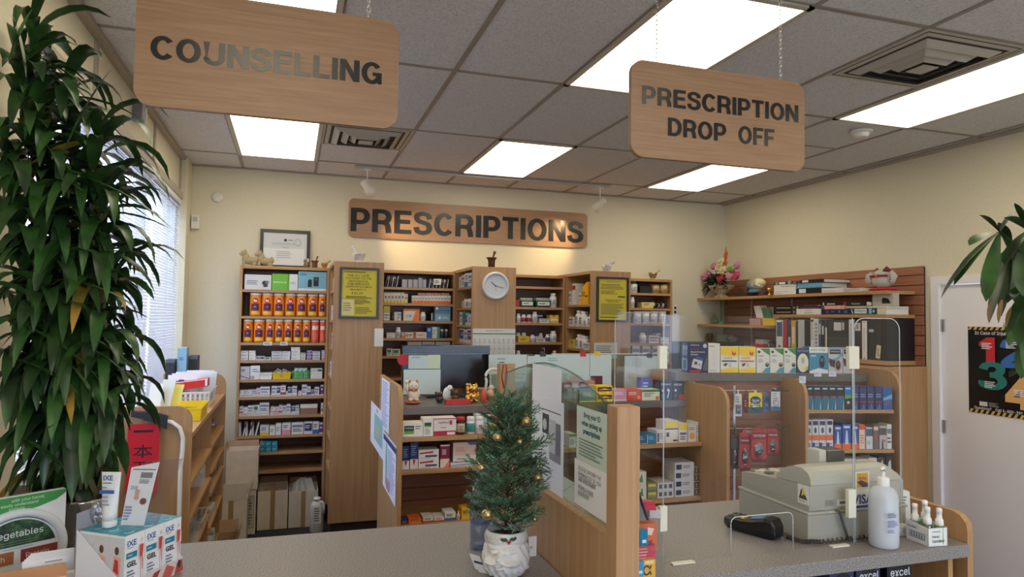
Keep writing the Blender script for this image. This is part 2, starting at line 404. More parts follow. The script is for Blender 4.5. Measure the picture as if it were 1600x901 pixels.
b.box(GX0+.6096,GX0+.6096*2,-1.174-.01,-1.174+.01,CH-.0045,CH,BAR)
b.box(RX-.04,RX,YN,0,CH-.022,CH-.004,TRIM)
b.box(0,RX,-.03,0,CH-.012,CH-.004,TRIM)
struct('ceiling_grid',b)
FRM=M((196,188,176),.4)
n=0
cn=['left','middle','right'];rn=['by the back wall','above the hanging signs','above the camera','at the shop front']
for j in range(4):
 for i in range(3):
  x0=GX0+.6096*3*i*1.0;y1=GY0-2.4384*j;x1=x0+.6096;y0=y1-1.2192
  t=thing('ceiling_light',((x0+x1)/2,(y0+y1)/2,CH-.02),'rectangular fluorescent ceiling light panel, %s one of the row %s'%(cn[i],rn[j]),'ceiling light','fluorescent ceiling lights')
  f=MB();e=.028
  for a,c,d,g in((x0,x0+e,y0,y1),(x1-e,x1,y0,y1),(x0,x1,y0,y0+e),(x0,x1,y1-e,y1)):f.box(a,c,d,g,CH-.014,CH,FRM)
  f.build('frame',t)
  MB().box(x0+e,x1-e,y0+e,y1-e,CH-.010,CH-.004,LAMP).build('diffuser',t)
def vent(x0,y0,label):
 x1,y1=x0+.6096,y0+.6096;t=thing('air_vent',((x0+x1)/2,(y0+y1)/2,CH-.03),label,'ceiling vent','ceiling air diffusers')
 met=M((190,182,172),.5);MB().box(x0+.02,x1-.02,y0+.02,y1-.02,CH-.008,CH-.002,M((70,66,64),.8)).build('backing',t)
 for k,(a,zz)in enumerate(((.0,.006),(.075,.018),(.14,.024),(.195,.028))):
  b=MB();w=.055 if k==0 else .038
  o=[(x0+a,y0+a),(x1-a,y0+a),(x1-a,y1-a),(x0+a,y1-a)];i_=[(x0+a+w,y0+a+w),(x1-a-w,y0+a+w),(x1-a-w,y1-a-w),(x0+a+w,y1-a-w)]
  z0=CH-.006 if k==0 else CH-.012
  vs=[(*p,z0)for p in o]+[(*p,CH-.010 if k==0 else CH-zz-.014)for p in i_]
  vs2=[(p[0],p[1],p[2]+.003)for p in vs]
  q=[(j,(j+1)%4,4+(j+1)%4,4+j)for j in range(4)]
  b.add(vs,q,met).add(vs2,[f[::-1]for f in q],met)
  b.build('frame' if k==0 else 'louvre',t)
 c=(x0+x1)/2,(y0+y1)/2
 MB().box(c[0]-.05,c[0]+.05,c[1]-.05,c[1]+.05,CH-.046,CH-.042,met).build('centre_plate',t)
vent(GX0+.6096,-1.783,'square metal air vent near the back wall beside the left light')
vent(GX0+.6096*5,-4.221,'large square metal air vent right of the drop off sign')
c=P(1346,203,'z',CH)
b=MB();b.lathe((c.x,c.y,CH-.05),[(.03,0),(.045,.006),(.05,.02),(.05,.03)],WHITE,24).lathe((c.x,c.y,CH-.022),[(.066,0),(.07,.008),(.07,.02)],WHITE,24)
b.build('smoke_detector',None,'round white smoke detector on the ceiling right of drop off sign','smoke detector')
SL=M((226,228,236),.45)
def blind(y0,y1,label):
 t=thing('window_blind',(.02,(y0+y1)/2,WZ0),label,'window blind','white venetian blinds')
 MB().box(-.02,.025,y0,y1,2.655,2.69,SL).build('headrail',t)
 b=MB();z=WZ0+.045
 while z<2.65:
  a=math.radians(57);dx,dz=.0125*math.cos(a),.0125*math.sin(a)
  p=[(.002-dx,y0+.005,z+dz),(.002+dx,y0+.005,z-dz),(.002+dx,y1-.005,z-dz),(.002-dx,y1-.005,z+dz)]
  b.add(p,[(0,1,2,3)],SL);z+=.0215
 b.build('slats',t)
 MB().box(-.012,.014,y0,y1,WZ0+.012,WZ0+.028,SL).build('bottom_rail',t)
 b=MB();n=3
 for i in range(n):
  y=y0+(y1-y0)*(i+.5)/n;b.box(.016,.0175,y-.001,y+.001,WZ0+.02,2.66,SL);b.box(-.015,-.0135,y-.008,y+.008,WZ0+.02,2.66,SL)
 b.build('ladder_cords',t)
blind(WY0+.01,-2.84,'white venetian blind nearest the camera, behind the tall plant')
blind(-2.82,-1.41,'wide white venetian blind in the middle window right of the tall plant')
blind(-1.37,-.14,'white venetian blind in the farthest window beside the corner pilaster')
b=MB()
b.box(.0,.05,-2.06,-1.98,2.88,2.99,M((128,126,128),.4)).box(.05,.054,-2.05,-1.99,2.89,2.98,M((170,168,168),.4))
b.box(.02,.06,-1.98,-1.955,2.86,2.97,WHITE)
b.build('door_chime_box',None,'small grey box high on the window wall left of counselling sign','wall device')
b=MB();DW=M((238,235,236),.5);cs=.055
b.box(RX-.018,RX+.10,-2.635,-2.57,0,2.11,DW).box(RX-.018,RX+.10,-3.62,-3.555,0,2.11,DW).box(RX-.018,RX+.1,-3.554,-2.636,2.05,2.11,DW)
struct('trim_6',b)
d=MB().box(RX+.012,RX+.05,-3.553,-2.637,.01,2.045,DW).build('door_1',kind='structure')
for z in(1.75,1.02,.28):MB().box(RX-.004,RX+.012,-2.66,-2.637,z-.045,z+.045,STEEL).build('hinge',d)
MB().lathe((RX+.012,-3.48,1.0),[(.03,0),(.03,.008),(.012,.012),(.012,.04),(.028,.05),(.028,.07),(.01,.075)],STEEL,18,ax=(-1,0,0)).build('door_knob',d)
py0,py1,pz0,pz1=-2.84,-3.31,1.150,1.745
pw,ph=.47,pz1-pz0
b=MB();b.box(RX+.009,RX+.0115,py1,py0,pz0,pz1,M((20,20,22),.3))
it=[]
for k in range(12):
 a=k/12;it+=[('p',[(a,.965),(a+.042,.965),(a+.075,1),(a+.033,1)],(214,176,92))]
 it+=[('p',[(a,0),(a+.042,0),(a+.075,.045),(a+.033,.045)],(214,176,92))]
it+=[('t',.04,.90,.96,.95,'In Case of Injury at Work',(240,240,238),.02)]
it+=[('S',.18,.58,.42,.88,'1',(196,38,52)),('S',.50,.55,.90,.88,'2',(52,108,184)),('S',.18,.29,.58,.60,'3',(34,122,116)),('S',.54,.10,.96,.46,'4',(226,176,112))]
for a,c_ in((.2,.8),(.56,.82),(.24,.36),(.66,.3)):it+=[('l',a+.02,c_-.06,a+.20,c_+.02,4,(236,236,240))]
it+=[('r',.18,.09,.30,.14,(214,214,214)),('l',.32,.09,.48,.14,4,(160,160,160))]
it+=[('t',.10,.045,.36,.085,'Questions?',(240,240,238),.01),('t',.42,.045,.97,.085,'Call 1-800-387-0750',(240,240,238),.01)]
b.decor((RX+.009,py0,pz0),(0,-1,0),EZ,pw,ph,it,.00025)
b.build('safety_poster',None,'black injury poster with large numbers 1 to 4 on the door','poster')
def sign_board(t,x0,x1,y,z0,z1,r=.05,th=.02,side='-'):
 b=MB();b.prism(rrect(x1-x0,z1-z0,r,8),(x0,y,z0),EX,EZ,(0,-1,0),th,OAKSIGN,M((150,118,92),.4));b.build('board',t)
LET=M((30,28,28),.22,0,.6)
def chain(x,y,z0,z1,t):
 b=MB();z=z0;k=0;L_=.021
 while z<z1:
  pts=[]
  for i in range(9):
   a=2*math.pi*i/8
   p=V((0,0,z+L_/2))+EZ*(L_*.55*math.sin(a))+(EX if k%2 else EY)*(.0055*math.cos(a));pts.append(p+V((x,y,0)))
  b.tube(pts,.0013,STEEL,5);z+=L_*.82;k+=1
 b.build('chain',t)
t=thing('hanging_sign',(.83,-4.3,2.35),'hanging wooden sign reading COUNSELLING at upper left','hanging sign','hanging wooden signs')
sign_board(t,.462,1.212,-4.30,2.352,2.700)
lt=MB();a0,a1=.503,1.160
lt.sign('COUNSELLING',(a0,-4.3015,2.489),EX,EZ,a1-a0,.068,LET);lt.build('lettering',t)
chain(.56,-4.29,2.70,3.05,t);chain(1.115,-4.29,2.70,3.05,t)
t=thing('hanging_sign',(2.41,-4.3,2.34),'hanging wooden sign reading PRESCRIPTION DROP OFF at upper right','hanging sign','hanging wooden signs')
sign_board(t,2.036,2.785,-4.30,2.340,2.690)
MB().sign('PRESCRIPTION',(2.079,-4.3015,2.531),EX,EZ,.676,.066,LET).build('lettering',t)
MB().sign('DROP',(2.184,-4.3015,2.426),EX,EZ,.245,.066,LET).build('lettering',t);MB().sign('OFF',(2.483,-4.3015,2.426),EX,EZ,.161,.066,LET).build('lettering',t)
chain(2.142,-4.29,2.69,3.05,t);chain(2.683,-4.29,2.69,3.05,t)
t=thing('wall_sign',(2.58,0,2.48),'long wooden sign reading PRESCRIPTIONS on the back wall','wall sign')
sign_board(t,1.388,3.778,-.022,2.484,2.842,.045,.02)
lt=MB().sign('PRESCRIPTIONS',(1.405,-.0235,2.538),EX,EZ,2.325,.217,LET);lt.build('lettering',t)
t=thing('track_light',(2.6,-.49,CH-.03),'ceiling track with two white spot heads above PRESCRIPTIONS sign','track light')
MB().box(1.39,3.80,-.508,-.472,CH-.026,CH-.006,M((196,192,186),.4)).build('rail',t)
for(x,tgt)in((1.50,P(655,392,'y',0)),(3.70,P(858,388,'y',0))):
 h=V((x,-.49,2.87));d=(tgt-h).normalized()
 s_=MB().tube([(x,-.49,CH-.026),(x,-.49,2.89)],.006,WHITE,8).box(x-.03,x+.03,-.505,-.475,CH-.04,CH-.026,WHITE).build('stem',t)
 hd=MB().lathe(h-d*.06,[(.022,0),(.03,.003),(.03,.05),(.034,.06),(.048,.09),(.05,.14),(.047,.142),(.044,.12)],M((226,220,208),.4),22,ax=d).build('lamp_head',t)
 MB().lathe(h+d*.052,[(.040,0),(.040,.004)],BULB,18,ax=d).build('bulb',hd)
 ld=bpy.data.lights.new('spot_beam','SPOT');ld.energy=SPOT_W;ld.spot_size=math.radians(62);ld.spot_blend=1;ld.color=(1,.70,.36);ld.shadow_soft_size=.03
 lo=bpy.data.objects.new('spot_beam',ld);COL.objects.link(lo);lo.location=h+d*.10-t.location;lo.parent=t
 lo.rotation_euler=d.to_track_quat('-Z','Y').to_euler()
c=P(340,308,'y',0);MB().lathe((c.x,0,c.z),[(.048,0),(.048,.015),(.038,.028),(.015,.03)],WHITE,24,ax=(0,-1,0)).build('wall_alarm',None,'round white alarm on the back wall near the window corner','wall device')
c=P(306,347,'y',0);b=MB().box(c.x-.03,c.x+.03,-.05,0,c.z-.06,c.z+.06,WHITE).box(c.x-.018,c.x+.018,-.054,-.05,c.z+.0,c.z+.04,M((190,188,184)))
b.build('motion_sensor',None,'small white rectangular motion sensor beside the pilaster','wall device')
c=P(1054,484,'y',0);b=MB().box(c.x-.03,c.x+.03,-.012,0,c.z-.06,c.z+.06,WHITE).box(c.x-.012,c.x+.012,-.016,-.012,c.z+.01,c.z+.035,BLACK).box(c.x-.012,c.x+.012,-.016,-.012,c.z-.035,c.z-.01,BLACK)
b.build('wall_outlet',None,'small white wall outlet right of the farthest bookcase','outlet')
# ================================================================== SHELVED GOODS
PALE=[(228,226,222),(220,220,222),(232,228,218),(214,216,220),(226,222,226)]
def bx_decor(kind,w,h,rnd):
 "marks printed on a carton front, by kind"
 ink=(70,72,86)
 if kind=='plain':return[('l',.12,.3,.75,.7,2,(150,150,158))]
 if kind=='print':return[('r',.06,.62,.94,.82,(120,124,150)),('l',.1,.2,.9,.5,2,ink)]
 if kind=='pink':return[('r',0,0,1,.42,(226,150,170)),('l',.12,.55,.8,.85,2,ink)]
 if kind=='blue':return[('r',0,.0,1,.35,(60,110,170)),('l',.12,.5,.85,.85,2,ink)]
 if kind=='red':return[('r',0,.0,1,.3,(190,50,56)),('l',.12,.45,.85,.85,2,ink)]
 if kind=='purple':return[('r',0,.1,1,.9,(104,56,132)),('l',.15,.4,.85,.7,1,(240,236,244))]
 if kind=='navy':return[('r',.06,.25,.94,.9,(52,60,110)),('l',.15,.45,.8,.75,2,(220,224,240))]
 if kind=='green':return[('r',.06,.45,.75,.88,(60,110,76)),('l',.1,.12,.85,.36,2,ink)]
 if kind=='yellow':return[('r',0,0,1,.3,(232,196,60)),('l',.14,.45,.85,.85,3,ink)]
 if kind=='orange':return[('r',0,0,1,.45,(232,128,60)),('l',.14,.58,.85,.9,2,ink)]
 if kind=='yhead':return[('r',0,.66,1,1,(240,206,50)),('r',.12,.4,.88,.52,(50,66,120)),('l',.15,.1,.85,.34,2,ink)]
 return[]
BAYS=[]
class Row:
 """goods standing on one shelf.  crop = (ox, oy, scale): item numbers are read off an enlarged view.
    plane y = yf (front faces look at the camera side, -y)  or  plane x = xf (front faces look to -x)"""
 def __init__(s,where,z,group,yf=None,xf=None,crop=(0,0,1),depth=.09,fr=None):
  s.w=where;s.z=z+.0008;s.fr=fr;s.clamp=None;s.hmax=9;s.g=group;s.yf=yf;s.xf=xf;s.c=crop;s.d=depth;s.n=0;s.rnd=random.Random(hash(where)%1+len(where)*13)
 def px(s,x):return s.c[0]+x/s.c[2]
 def py(s,y):return s.c[1]+y/s.c[2]
 def span(s,x0,x1,ytop,z=None):
  "frame of the front face: origin, u, width, height"
  z=s.z if z is None else z
  if s.fr is not None:
   A,u=s.fr
   def sol(px):
    n=RT-(px-800)/FPX*FW;q=V((A.x,A.y,z))-CAM;return-q.dot(n)/u.dot(n)
   a,b=sol(s.px(x0)),sol(s.px(x1))
   if s.clamp:a,b=max(a,s.clamp[0]),min(b,s.clamp[1])
   m=V((A.x,A.y,z))+u*(a+b)/2
   hh=max(Zat(s.py(ytop),m.x,m.y)-z,.01)
   return V((A.x,A.y,z))+u*a,u,b-a,min(hh,s.hmax)
  if s.yf is not None:
   a=Xat(s.px(x0),s.yf,z);b=Xat(s.px(x1),s.yf,z);zt=Zat(s.py(ytop),(a+b)/2,s.yf)
   for bx0,bx1,by,lvs in BAYS:
    if bx0-.05<(a+b)/2<bx1+.05 and abs(by-s.yf)<.09:
     a=max(a,bx0+.002);b=min(b,bx1-.002)
     for q in lvs:
      if q>z+.03:zt=min(zt,q-.0255)
   return V((a,s.yf,z)),EX,b-a,max(zt-z,.01)
  a=Yat(s.px(x0),s.xf,z);b=Yat(s.px(x1),s.xf,z);zt=Zat(s.py(ytop),s.xf,(a+b)/2)
  return V((s.xf,a,z)),V((0,-1,0)),a-b,max(zt-z,.01)
 def lab(s,desc,here=True):
  if here:s.n+=1
  o=ORD[s.n-1]
  return '%s, %s from left, %s'%(desc,o,s.w)
 def box(s,x0,x1,ytop,desc,col,items=None,name='medicine_box',depth=None,z=None,cat='box',stack=1,back=.0,here=True,gap=.0015):
  o,u,w,h=s.span(x0,x1,ytop,z);d=depth or s.d;nrm=u.cross(EZ)
  o=o-nrm*back
  hh=h/stack;res=[]
  here_=here
  for k in range(stack):
   b=MB();m=M(col);q=o+EZ*(hh*k+.0002)+u*gap
   if stack>1:q=q+u*s.rnd.uniform(-.002,.002)
   b.obox(q+u*(w/2-gap)-nrm*d/2,u,nrm,EZ,w/2-gap,d/2,hh-.0008,m)
   its=bx_decor(items,w,hh,s.rnd)if isinstance(items,str)else(items or[])
   b.decor(q,u,EZ,w-2*gap,hh-.001,its)
   tier='' if stack==1 else['bottom ','second lowest ','third lowest '][min(k,2)]if k<stack-1 else 'top '
   l=s.lab(tier+desc+(' in stack' if tier and 'stack' not in desc else ''),here_ and k==0)
   res.append(b.build(name,None,l,cat,s.g));here_=True
   if k==0:here_=False
  return res
 def bottle(s,x0,x1,ytop,desc,body=(232,232,230),cap=(236,236,236),label=(210,214,220),shoulder=.78,neck=.7,back=.0,z=None,items=None,glass=None,name='pill_bottle'):
  o,u,w,h=s.span(x0,x1,ytop,z);nrm=u.cross(EZ);r=w/2*.97
  c=o+u*w/2-nrm*(r+.003+back);bm=glass or M(body,.3);lm=M(label)
  b=MB().lathe(c,[(r*.93,.0003),(r,h*.03),(r,h*.14),(r*1.01,h*.141),(r*1.01,h*.64),(r,h*.641),(r,h*shoulder*.93),(r*neck,h*shoulder)],bm,18,mats=[bm,bm,lm,lm,bm,bm,bm])
  if items:
   b.decor(c+nrm*r*1.012-u*r*.55+EZ*h*.16,u,EZ,r*1.1,h*.46,items)
  else:b.decor(c+nrm*r*1.012-u*r*.5+EZ*h*.2,u,EZ,r,h*.36,[('l',.1,.1,.9,.9,3,(110,112,130))])
  ob=b.build(name,None,s.lab(desc),'bottle',s.g,origin=c)
  MB().lathe(c,[(r*neck,h*shoulder),(r*neck*1.06,h*shoulder+.001),(r*neck*1.06,h*.985),(r*neck*.96,h)],M(cap,.4),18).build('cap',ob)
  return ob
def board(b,x0,x1,y0,y1,ztop,th,m):return b.box(x0,x1,y0,y1,ztop-th,ztop,m)
def bookcase(label,x0,x1,y0,y1,ztop,levels,thick=.022,left=True,right=True,toe=None,name='bookcase'):
 t=thing(name,((x0+x1)/2,(y0+y1)/2,0),label,'bookcase')
 BAYS.append((x0+.02,x1-.02,y0,sorted(levels,reverse=True)+[ztop]))
 if left:MB().box(x0,x0+.02,y0,y1,0,ztop,BEECH).build('side_panel',t,bevel=.0012)
 if right:MB().box(x1-.02,x1,y0,y1,0,ztop,BEECH).build('side_panel',t,bevel=.0012)
 a,c=x0+(.02 if left else 0),x1-(.02 if right else 0)
 MB().box(a,c,y1-.008,y1,0,ztop,SHELFBACK).build('back_panel',t)
 MB().box(a,c,y0,y1-.008,ztop-.025,ztop,BEECHX).build('top_board',t)
 for z in levels:MB().box(a,c,y0+.004,y1-.008,z-thick,z,BEECHX).build('shelf',t)
 return t
YB=-.35;ZT=2.168
lv1=[Zat(py,.8,YB)for py in(453,494,535,562.5,592.5,619.5,649,680,706,735)]
lv1x=[453,494,535,562.5,592.5,619.5,649,680,706,735]
bookcase('tall wooden bookcase of medicines on the back wall beside the window corner',.493,1.212,YB,-.002,ZT,lv1)
cA=(350,340,3.337);yf=YB+.012
r=Row("tall bookcase top shelf",lv1[0],'device boxes on the tall bookcase',yf,crop=cA,depth=.2)
r.box(105,247,296,'white device box with small dark gadget pictured',(214,214,216),[('l',.08,.3,.5,.62,3,(110,112,120)),('c',.74,.45,.09,(40,42,48)),('c',.84,.5,.07,(120,120,126)),('r',.7,.18,.86,.42,(60,62,68))],'device_box')
r.box(248,333,292,'bright green box',(112,186,58),[('t',.1,.42,.9,.54,'MEDICAL IN',(240,246,230))],'device_box')
r.box(333,384,294,'white narrow box beside the green one',(222,224,222),[('c',.5,.45,.3,(190,196,192),.09),('r',0,.0,.12,1,(112,186,58))],'device_box')
r.box(385,548,281,'light blue box picturing black earpieces',(126,182,206),[('r',0,.0,1,.12,(220,226,228)),('r',.34,.2,.48,.5,(30,32,38)),('c',.41,.5,.07,(40,42,48)),('r',.54,.24,.72,.72,(34,36,42)),('c',.63,.6,.05,(90,94,100)),('l',.06,.78,.4,.92,2,(70,110,140))],'device_box')
def canister(rw,x0,x1,ytop,desc,red=False,back=0):
 o,u,w,h=rw.span(x0,x1,ytop);r_=w/2*.985;c=o+u*w/2+EY*(r_+.004+back)
 body=M((236,138,34)if not red else(224,96,58),.35);yl=M((242,190,48),.35)
 t=thing('fibre_canister',c,rw.lab(desc),'canister',rw.g)
 b=MB().lathe(c,[(r_*.96,.0005),(r_,.006),(r_,h*.9),(r_*.98,h*.905)],body,22,mats=[STEEL,body,body])
 n=7
 def wrap(items,a0,a1,z0,z1):
  for it in items:
   if it[0]=='r':sub=[('r',it[1]+(it[3]-it[1])*k/6,it[2],it[1]+(it[3]-it[1])*(k+1)/6,it[4],it[5])for k in range(6)]
   elif it[0]=='c':sub=[('p',[(it[1]+it[3]*math.cos(math.pi*k/8),it[2]-it[5]*math.sin(math.pi*k/8)),(it[1]+it[3]*math.cos(math.pi*k/8),it[2]+it[5]*math.sin(math.pi*k/8)),(it[1]+it[3]*math.cos(math.pi*(k+1)/8),it[2]+it[5]*math.sin(math.pi*(k+1)/8)),(it[1]+it[3]*math.cos(math.pi*(k+1)/8),it[2]-it[5]*math.sin(math.pi*(k+1)/8))][::-1],it[4])for k in range(8)]
   else:sub=[it]
   q=MB().decor((0,0,0),EX,EZ,1,1,sub,0)
   vs=[V((c.x+(r_+.0004)*math.sin(a0+(a1-a0)*p.x),c.y-(r_+.0004+it_off)*math.cos(a0+(a1-a0)*p.x),c.z+z0+(z1-z0)*p.z))for p in q.v]
   for f_,mi_ in zip(q.f,q.m):b.add([vs[j]for j in f_],[tuple(range(len(f_)))],q.mats[mi_])
 it_off=0
 A=.82
 if not red:
  L=[('r',-.1,0,.12,1,(246,214,90)),('c',.5,.72,.36,(198,40,40),.2)]
  for k,it in enumerate([('c',.5,.74,.40,(246,196,60),.21),('c',.5,.74,.34,(206,52,40),.18),('r',.08,.24,.92,.60,(92,34,74)),('r',.05,.05,.95,.20,(246,200,60)),('t',.18,.68,.84,.82,'Meta',(250,240,220),.03),('t',.3,.40,.7,.46,'100%',(244,226,200),.02),('l',.2,.08,.8,.18,2,(190,90,40))]):
   it_off=.0003*k;wrap([it],-A,A,h*.03,h*.88)
 else:
  for k,it in enumerate([('r',.0,.62,.5,.82,(236,222,214)),('r',.5,.62,1.,.82,(236,222,214)),('r',.0,.1,.5,.46,(236,110,96)),('r',.5,.1,1.,.46,(236,110,96)),('l',.15,.2,.85,.4,3,(250,210,200))]):
   it_off=.0003*k;wrap([it],-A,A,h*.03,h*.88)
 b.build('body',t)
 MB().lathe(c,[(r_*.985,h*.905),(r_*1.0,h*.91),(r_*1.0,h*.99),(r_*.9,h)],M((238,236,230),.4),22).build('lid',t)
 return t
r=Row("tall bookcase second shelf",lv1[1],'orange fibre canisters',yf,crop=cA)
for a,c_ in((130,192),(193,254),(255,314),(315,373),(374,432),(433,490),(491,547)):
 canister(r,a,c_,391,'orange fibre canister with purple label')
r=Row("tall bookcase third shelf",lv1[2],'orange fibre canisters',yf,crop=cA)
for a,c_,q in((95,148,0),(150,211,0),(213,261,0),(262,309,0),(310,356,0),(360,406,0),(407,450,0),(452,496,1),(498,543,1)):
 canister(r,a,c_,529,'orange red canister with white band' if q else 'orange fibre canister with purple label',q)
for i,(a,c_)in enumerate(((205,250),(293,332))):
 o,u,w,h=r.span(a,c_,640)
 b=MB().box(o.x,o.x+w,YB-.006,YB-.004,r.z-.024,r.z+.006,WHITE);b.decor((o.x,YB-.006,r.z-.024),EX,EZ,w,.03,[('l',.1,.2,.9,.8,2,INK)])
 b.build('price_tag',None,'white shelf price tag, %s one below the lower canisters'%('left','right')[i],'price tag','shelf price tags')
cB=(360,540,5.631)
G='medicine boxes on the tall bookcase'
r=Row('bookcase fourth shelf',lv1[3],G,yf,crop=cB,depth=.12)
for a,c_,y,n_,k,d_ in((85,156,44,3,'print','white medicine box'),(160,221,44,3,'plain','white narrow box'),(224,300,92,1,'navy','flat dark packet'),(303,356,100,1,'green','flat pale green packet'),(360,451,48,3,'print','long white box'),(452,526,50,3,'plain','white box'),(530,612,12,4,'plain','white box in the tallest stack'),(615,663,62,2,'print','small white box'),(668,719,42,3,'purple','purple banded box'),(721,790,48,3,'print','white grey box'),(800,856,40,4,'print','flat white box')):
 r.box(a,c_,y,d_,PALE[(a//7)%5],k,stack=n_)
r=Row('bookcase fifth shelf',lv1[4],G,yf,crop=cB,depth=.14)
r.box(85,170,182,'grey white box with diagonal stripe',(190,188,190),[('p',[(0,.25),(1,.02),(1,.1),(0,.33)],(110,108,112)),('l',.1,.6,.6,.8,2,INK)])
r.box(172,258,175,'white box with maroon target mark',(228,226,222),[('c',.22,.14,.2,(120,30,60)),('c',.22,.14,.12,(240,240,240)),('c',.22,.14,.06,(120,30,60)),('l',.2,.5,.9,.8,2,(140,140,150))])
o,u,w,h=r.span(258,364,238)
b=MB();b.prism(rrect(w,h*.75,.012,4),(o.x,yf,r.z),EX,EZ,(0,-1,0),.12,WHITE);b.box(o.x-.003,o.x+w+.003,yf-.004,yf+.124,r.z+h*.72,r.z+h,M((224,230,222)))
b.build('plastic_tub',None,r.lab('white lidded plastic tub'),'tub',origin=(o.x+w/2,yf+.06,r.z))
def basket(name,x0,x1,y0,y1,z0,h,m,label,group,flare=.08,slots=True,rows=2,cat='basket',nslot=9):
 z0+=.0008;t=MB();ex=(x1-x0)*flare/2;ey=(y1-y0)*flare/2;th=.003
 lo=[(x0+ex,y0+ey),(x1-ex,y0+ey),(x1-ex,y1-ey),(x0+ex,y1-ey)];hi=[(x0,y0),(x1,y0),(x1,y1),(x0,y1)]
 t.add([(*p,z0)for p in lo],[(0,1,2,3)],m)
 for i in range(4):
  j=(i+1)%4;A,B,C,D=V((*lo[i],z0)),V((*lo[j],z0)),V((*hi[j],z0+h)),V((*hi[i],z0+h))
  n_=(B-A).cross(D-A).normalized()
  def q(u0,u1,v0,v1):
   f=lambda u_,v_:(A*(1-u_)+B*u_)*(1-v_)+(D*(1-u_)+C*u_)*v_
   t.quad(f(u0,v0),f(u1,v0),f(u1,v1),f(u0,v1),m);t.quad(f(u0,v1)-n_*th,f(u1,v1)-n_*th,f(u1,v0)-n_*th,f(u0,v0)-n_*th,m)
  if not slots:q(0,1,0,1);continue
  q(0,1,0,.14);q(0,1,.84,1)
  for k in range(rows):
   v0=.14+.70*k/rows;v1=.14+.70*(k+1)/rows
   if k:q(0,1,v0-.03,v0+.03)
   for s_ in range(nslot+1):q(max(0,s_/nslot-.028),min(1,s_/nslot+.028),v0,v1)
 t.box(x0-.004,x1+.004,y0-.004,y0,z0+h-.008,z0+h,m).box(x0-.004,x1+.004,y1,y1+.004,z0+h-.008,z0+h,m).box(x0-.004,x0,y0,y1,z0+h-.008,z0+h,m).box(x1,x1+.004,y0,y1,z0+h-.008,z0+h,m)
 return t.build(name,None,label,cat,group)
YEL=M((232,200,26),.4)
o,u,w,h=r.span(368,533,236);ob=basket('storage_basket',o.x,o.x+w,yf,yf+.13,r.z,h,YEL,r.lab('yellow plastic basket of small boxes'),None,slots=False)
MB().decor((o.x+w*.38,yf+.0015,r.z+h*.25),EX,EZ,w*.22,h*.5,[('c',.5,.5,.4,(200,150,60))]).build('sticker',ob)
for k in range(7):
 x=o.x+.018+k*(w-.04)/7;hh=h+.012+.008*((k*5)%3)
 b=MB().box(x,x+.018,yf+.03,yf+.09,r.z+.004,r.z+hh,M(PALE[k%5]));b.decor((x,yf+.03,r.z+.004),EX,EZ,.018,hh,[('r',.1,.75,.9,.9,[(90,90,110),(80,130,80),(190,90,90)][k%3])])
 b.build('medicine_box',None,'small pale box, %s from left in the yellow bookcase basket'%ORD[k],'box','boxes in the yellow basket')
o,u,w,h=r.span(540,698,226);basket('storage_basket',o.x,o.x+w,yf,yf+.13,r.z,h,M((88,178,84),.4),r.lab('green slotted plastic basket of teal boxes'),None)
for k in range(3):
 x=o.x+.02+k*(w-.04)/3;b=MB().box(x,x+(w-.05)/3,yf+.02,yf+.10,r.z+.004,r.z+h+.026,M((206,226,222)))
 b.decor((x,yf+.02,r.z+h*.8),EX,EZ,(w-.05)/3,h*.2+.026,[('p',[(.2,.1),(.9,.1),(.9,.8)],(40,150,160))]);b.build('medicine_box',None,'teal marked box, %s from left in the green basket'%ORD[k],'box','boxes in the green basket')
r.box(703,808,198,'white open carton with grey top edge',(222,220,216),[('r',0,.68,1,.94,(196,196,192)),('r',.6,.72,.95,.9,(70,90,80))])
def tray(r,x0,x1,ylip,boxes,desc,short):
 o,u,w,h=r.span(x0,x1,ylip);t=MB();m=M((206,198,188),.8);d=.15
 o.x+=.001;w-=.002;t.box(o.x,o.x+w,yf-.004,yf-.002,r.z,r.z+h,m).box(o.x,o.x+.002,yf-.002,yf+d,r.z,r.z+h*1.7,m).box(o.x+w-.002,o.x+w,yf-.002,yf+d,r.z,r.z+h*1.7,m).box(o.x,o.x+w,yf-.002,yf+d,r.z,r.z+.002,m)
 t.decor((o.x,yf-.004,r.z),EX,EZ,w,h,[('l',.06,.25,.4,.75,2,(150,146,140))])
 t.build('cardboard_tray',None,r.lab(desc),'tray','cardboard trays on the bookcase')
 for k,(a,c_,y,kd)in enumerate(boxes):
  oo,u,w2,h2=r.span(a,c_,y);x=max(oo.x,o.x+.003);x2=min(oo.x+w2,o.x+w-.003)
  b=MB().box(x,x2-.001,yf+.004,yf+.10,r.z+.0025,r.z+h2,M(PALE[(a+k)%5]));b.decor((x,yf+.004,r.z+h*.7),EX,EZ,x2-x-.001,max(h2-h*.7,.01),bx_decor(kd,1,1,r.rnd))
  b.build('medicine_box',None,'small medicine box, %s from left in %s'%(ORD[k],short),'box','boxes in the cardboard trays')
r=Row('bookcase sixth shelf',lv1[5],G,yf,crop=cB)
tray(r,73,350,425,[(80,112,392,'plain'),(113,148,392,'print'),(149,184,390,'plain'),(185,222,388,'print'),(224,257,376,'pink'),(259,345,362,'print')],'long pale cardboard tray',"sixth shelf's left tray")
tray(r,354,588,428,[(360,403,355,'print'),(404,440,358,'navy'),(442,486,350,'red'),(488,502,400,'plain'),(504,542,366,'navy'),(545,590,355,'print')],'middle pale cardboard tray',"sixth shelf's middle tray")
tray(r,591,850,430,[(594,625,400,'plain'),(628,672,344,'print'),(674,706,360,'blue'),(710,738,388,'navy'),(740,782,366,'print'),(794,840,348,'purple')],'right pale cardboard tray',"sixth shelf's right tray")
r=Row('bookcase seventh shelf',lv1[6],G,yf,crop=cB)
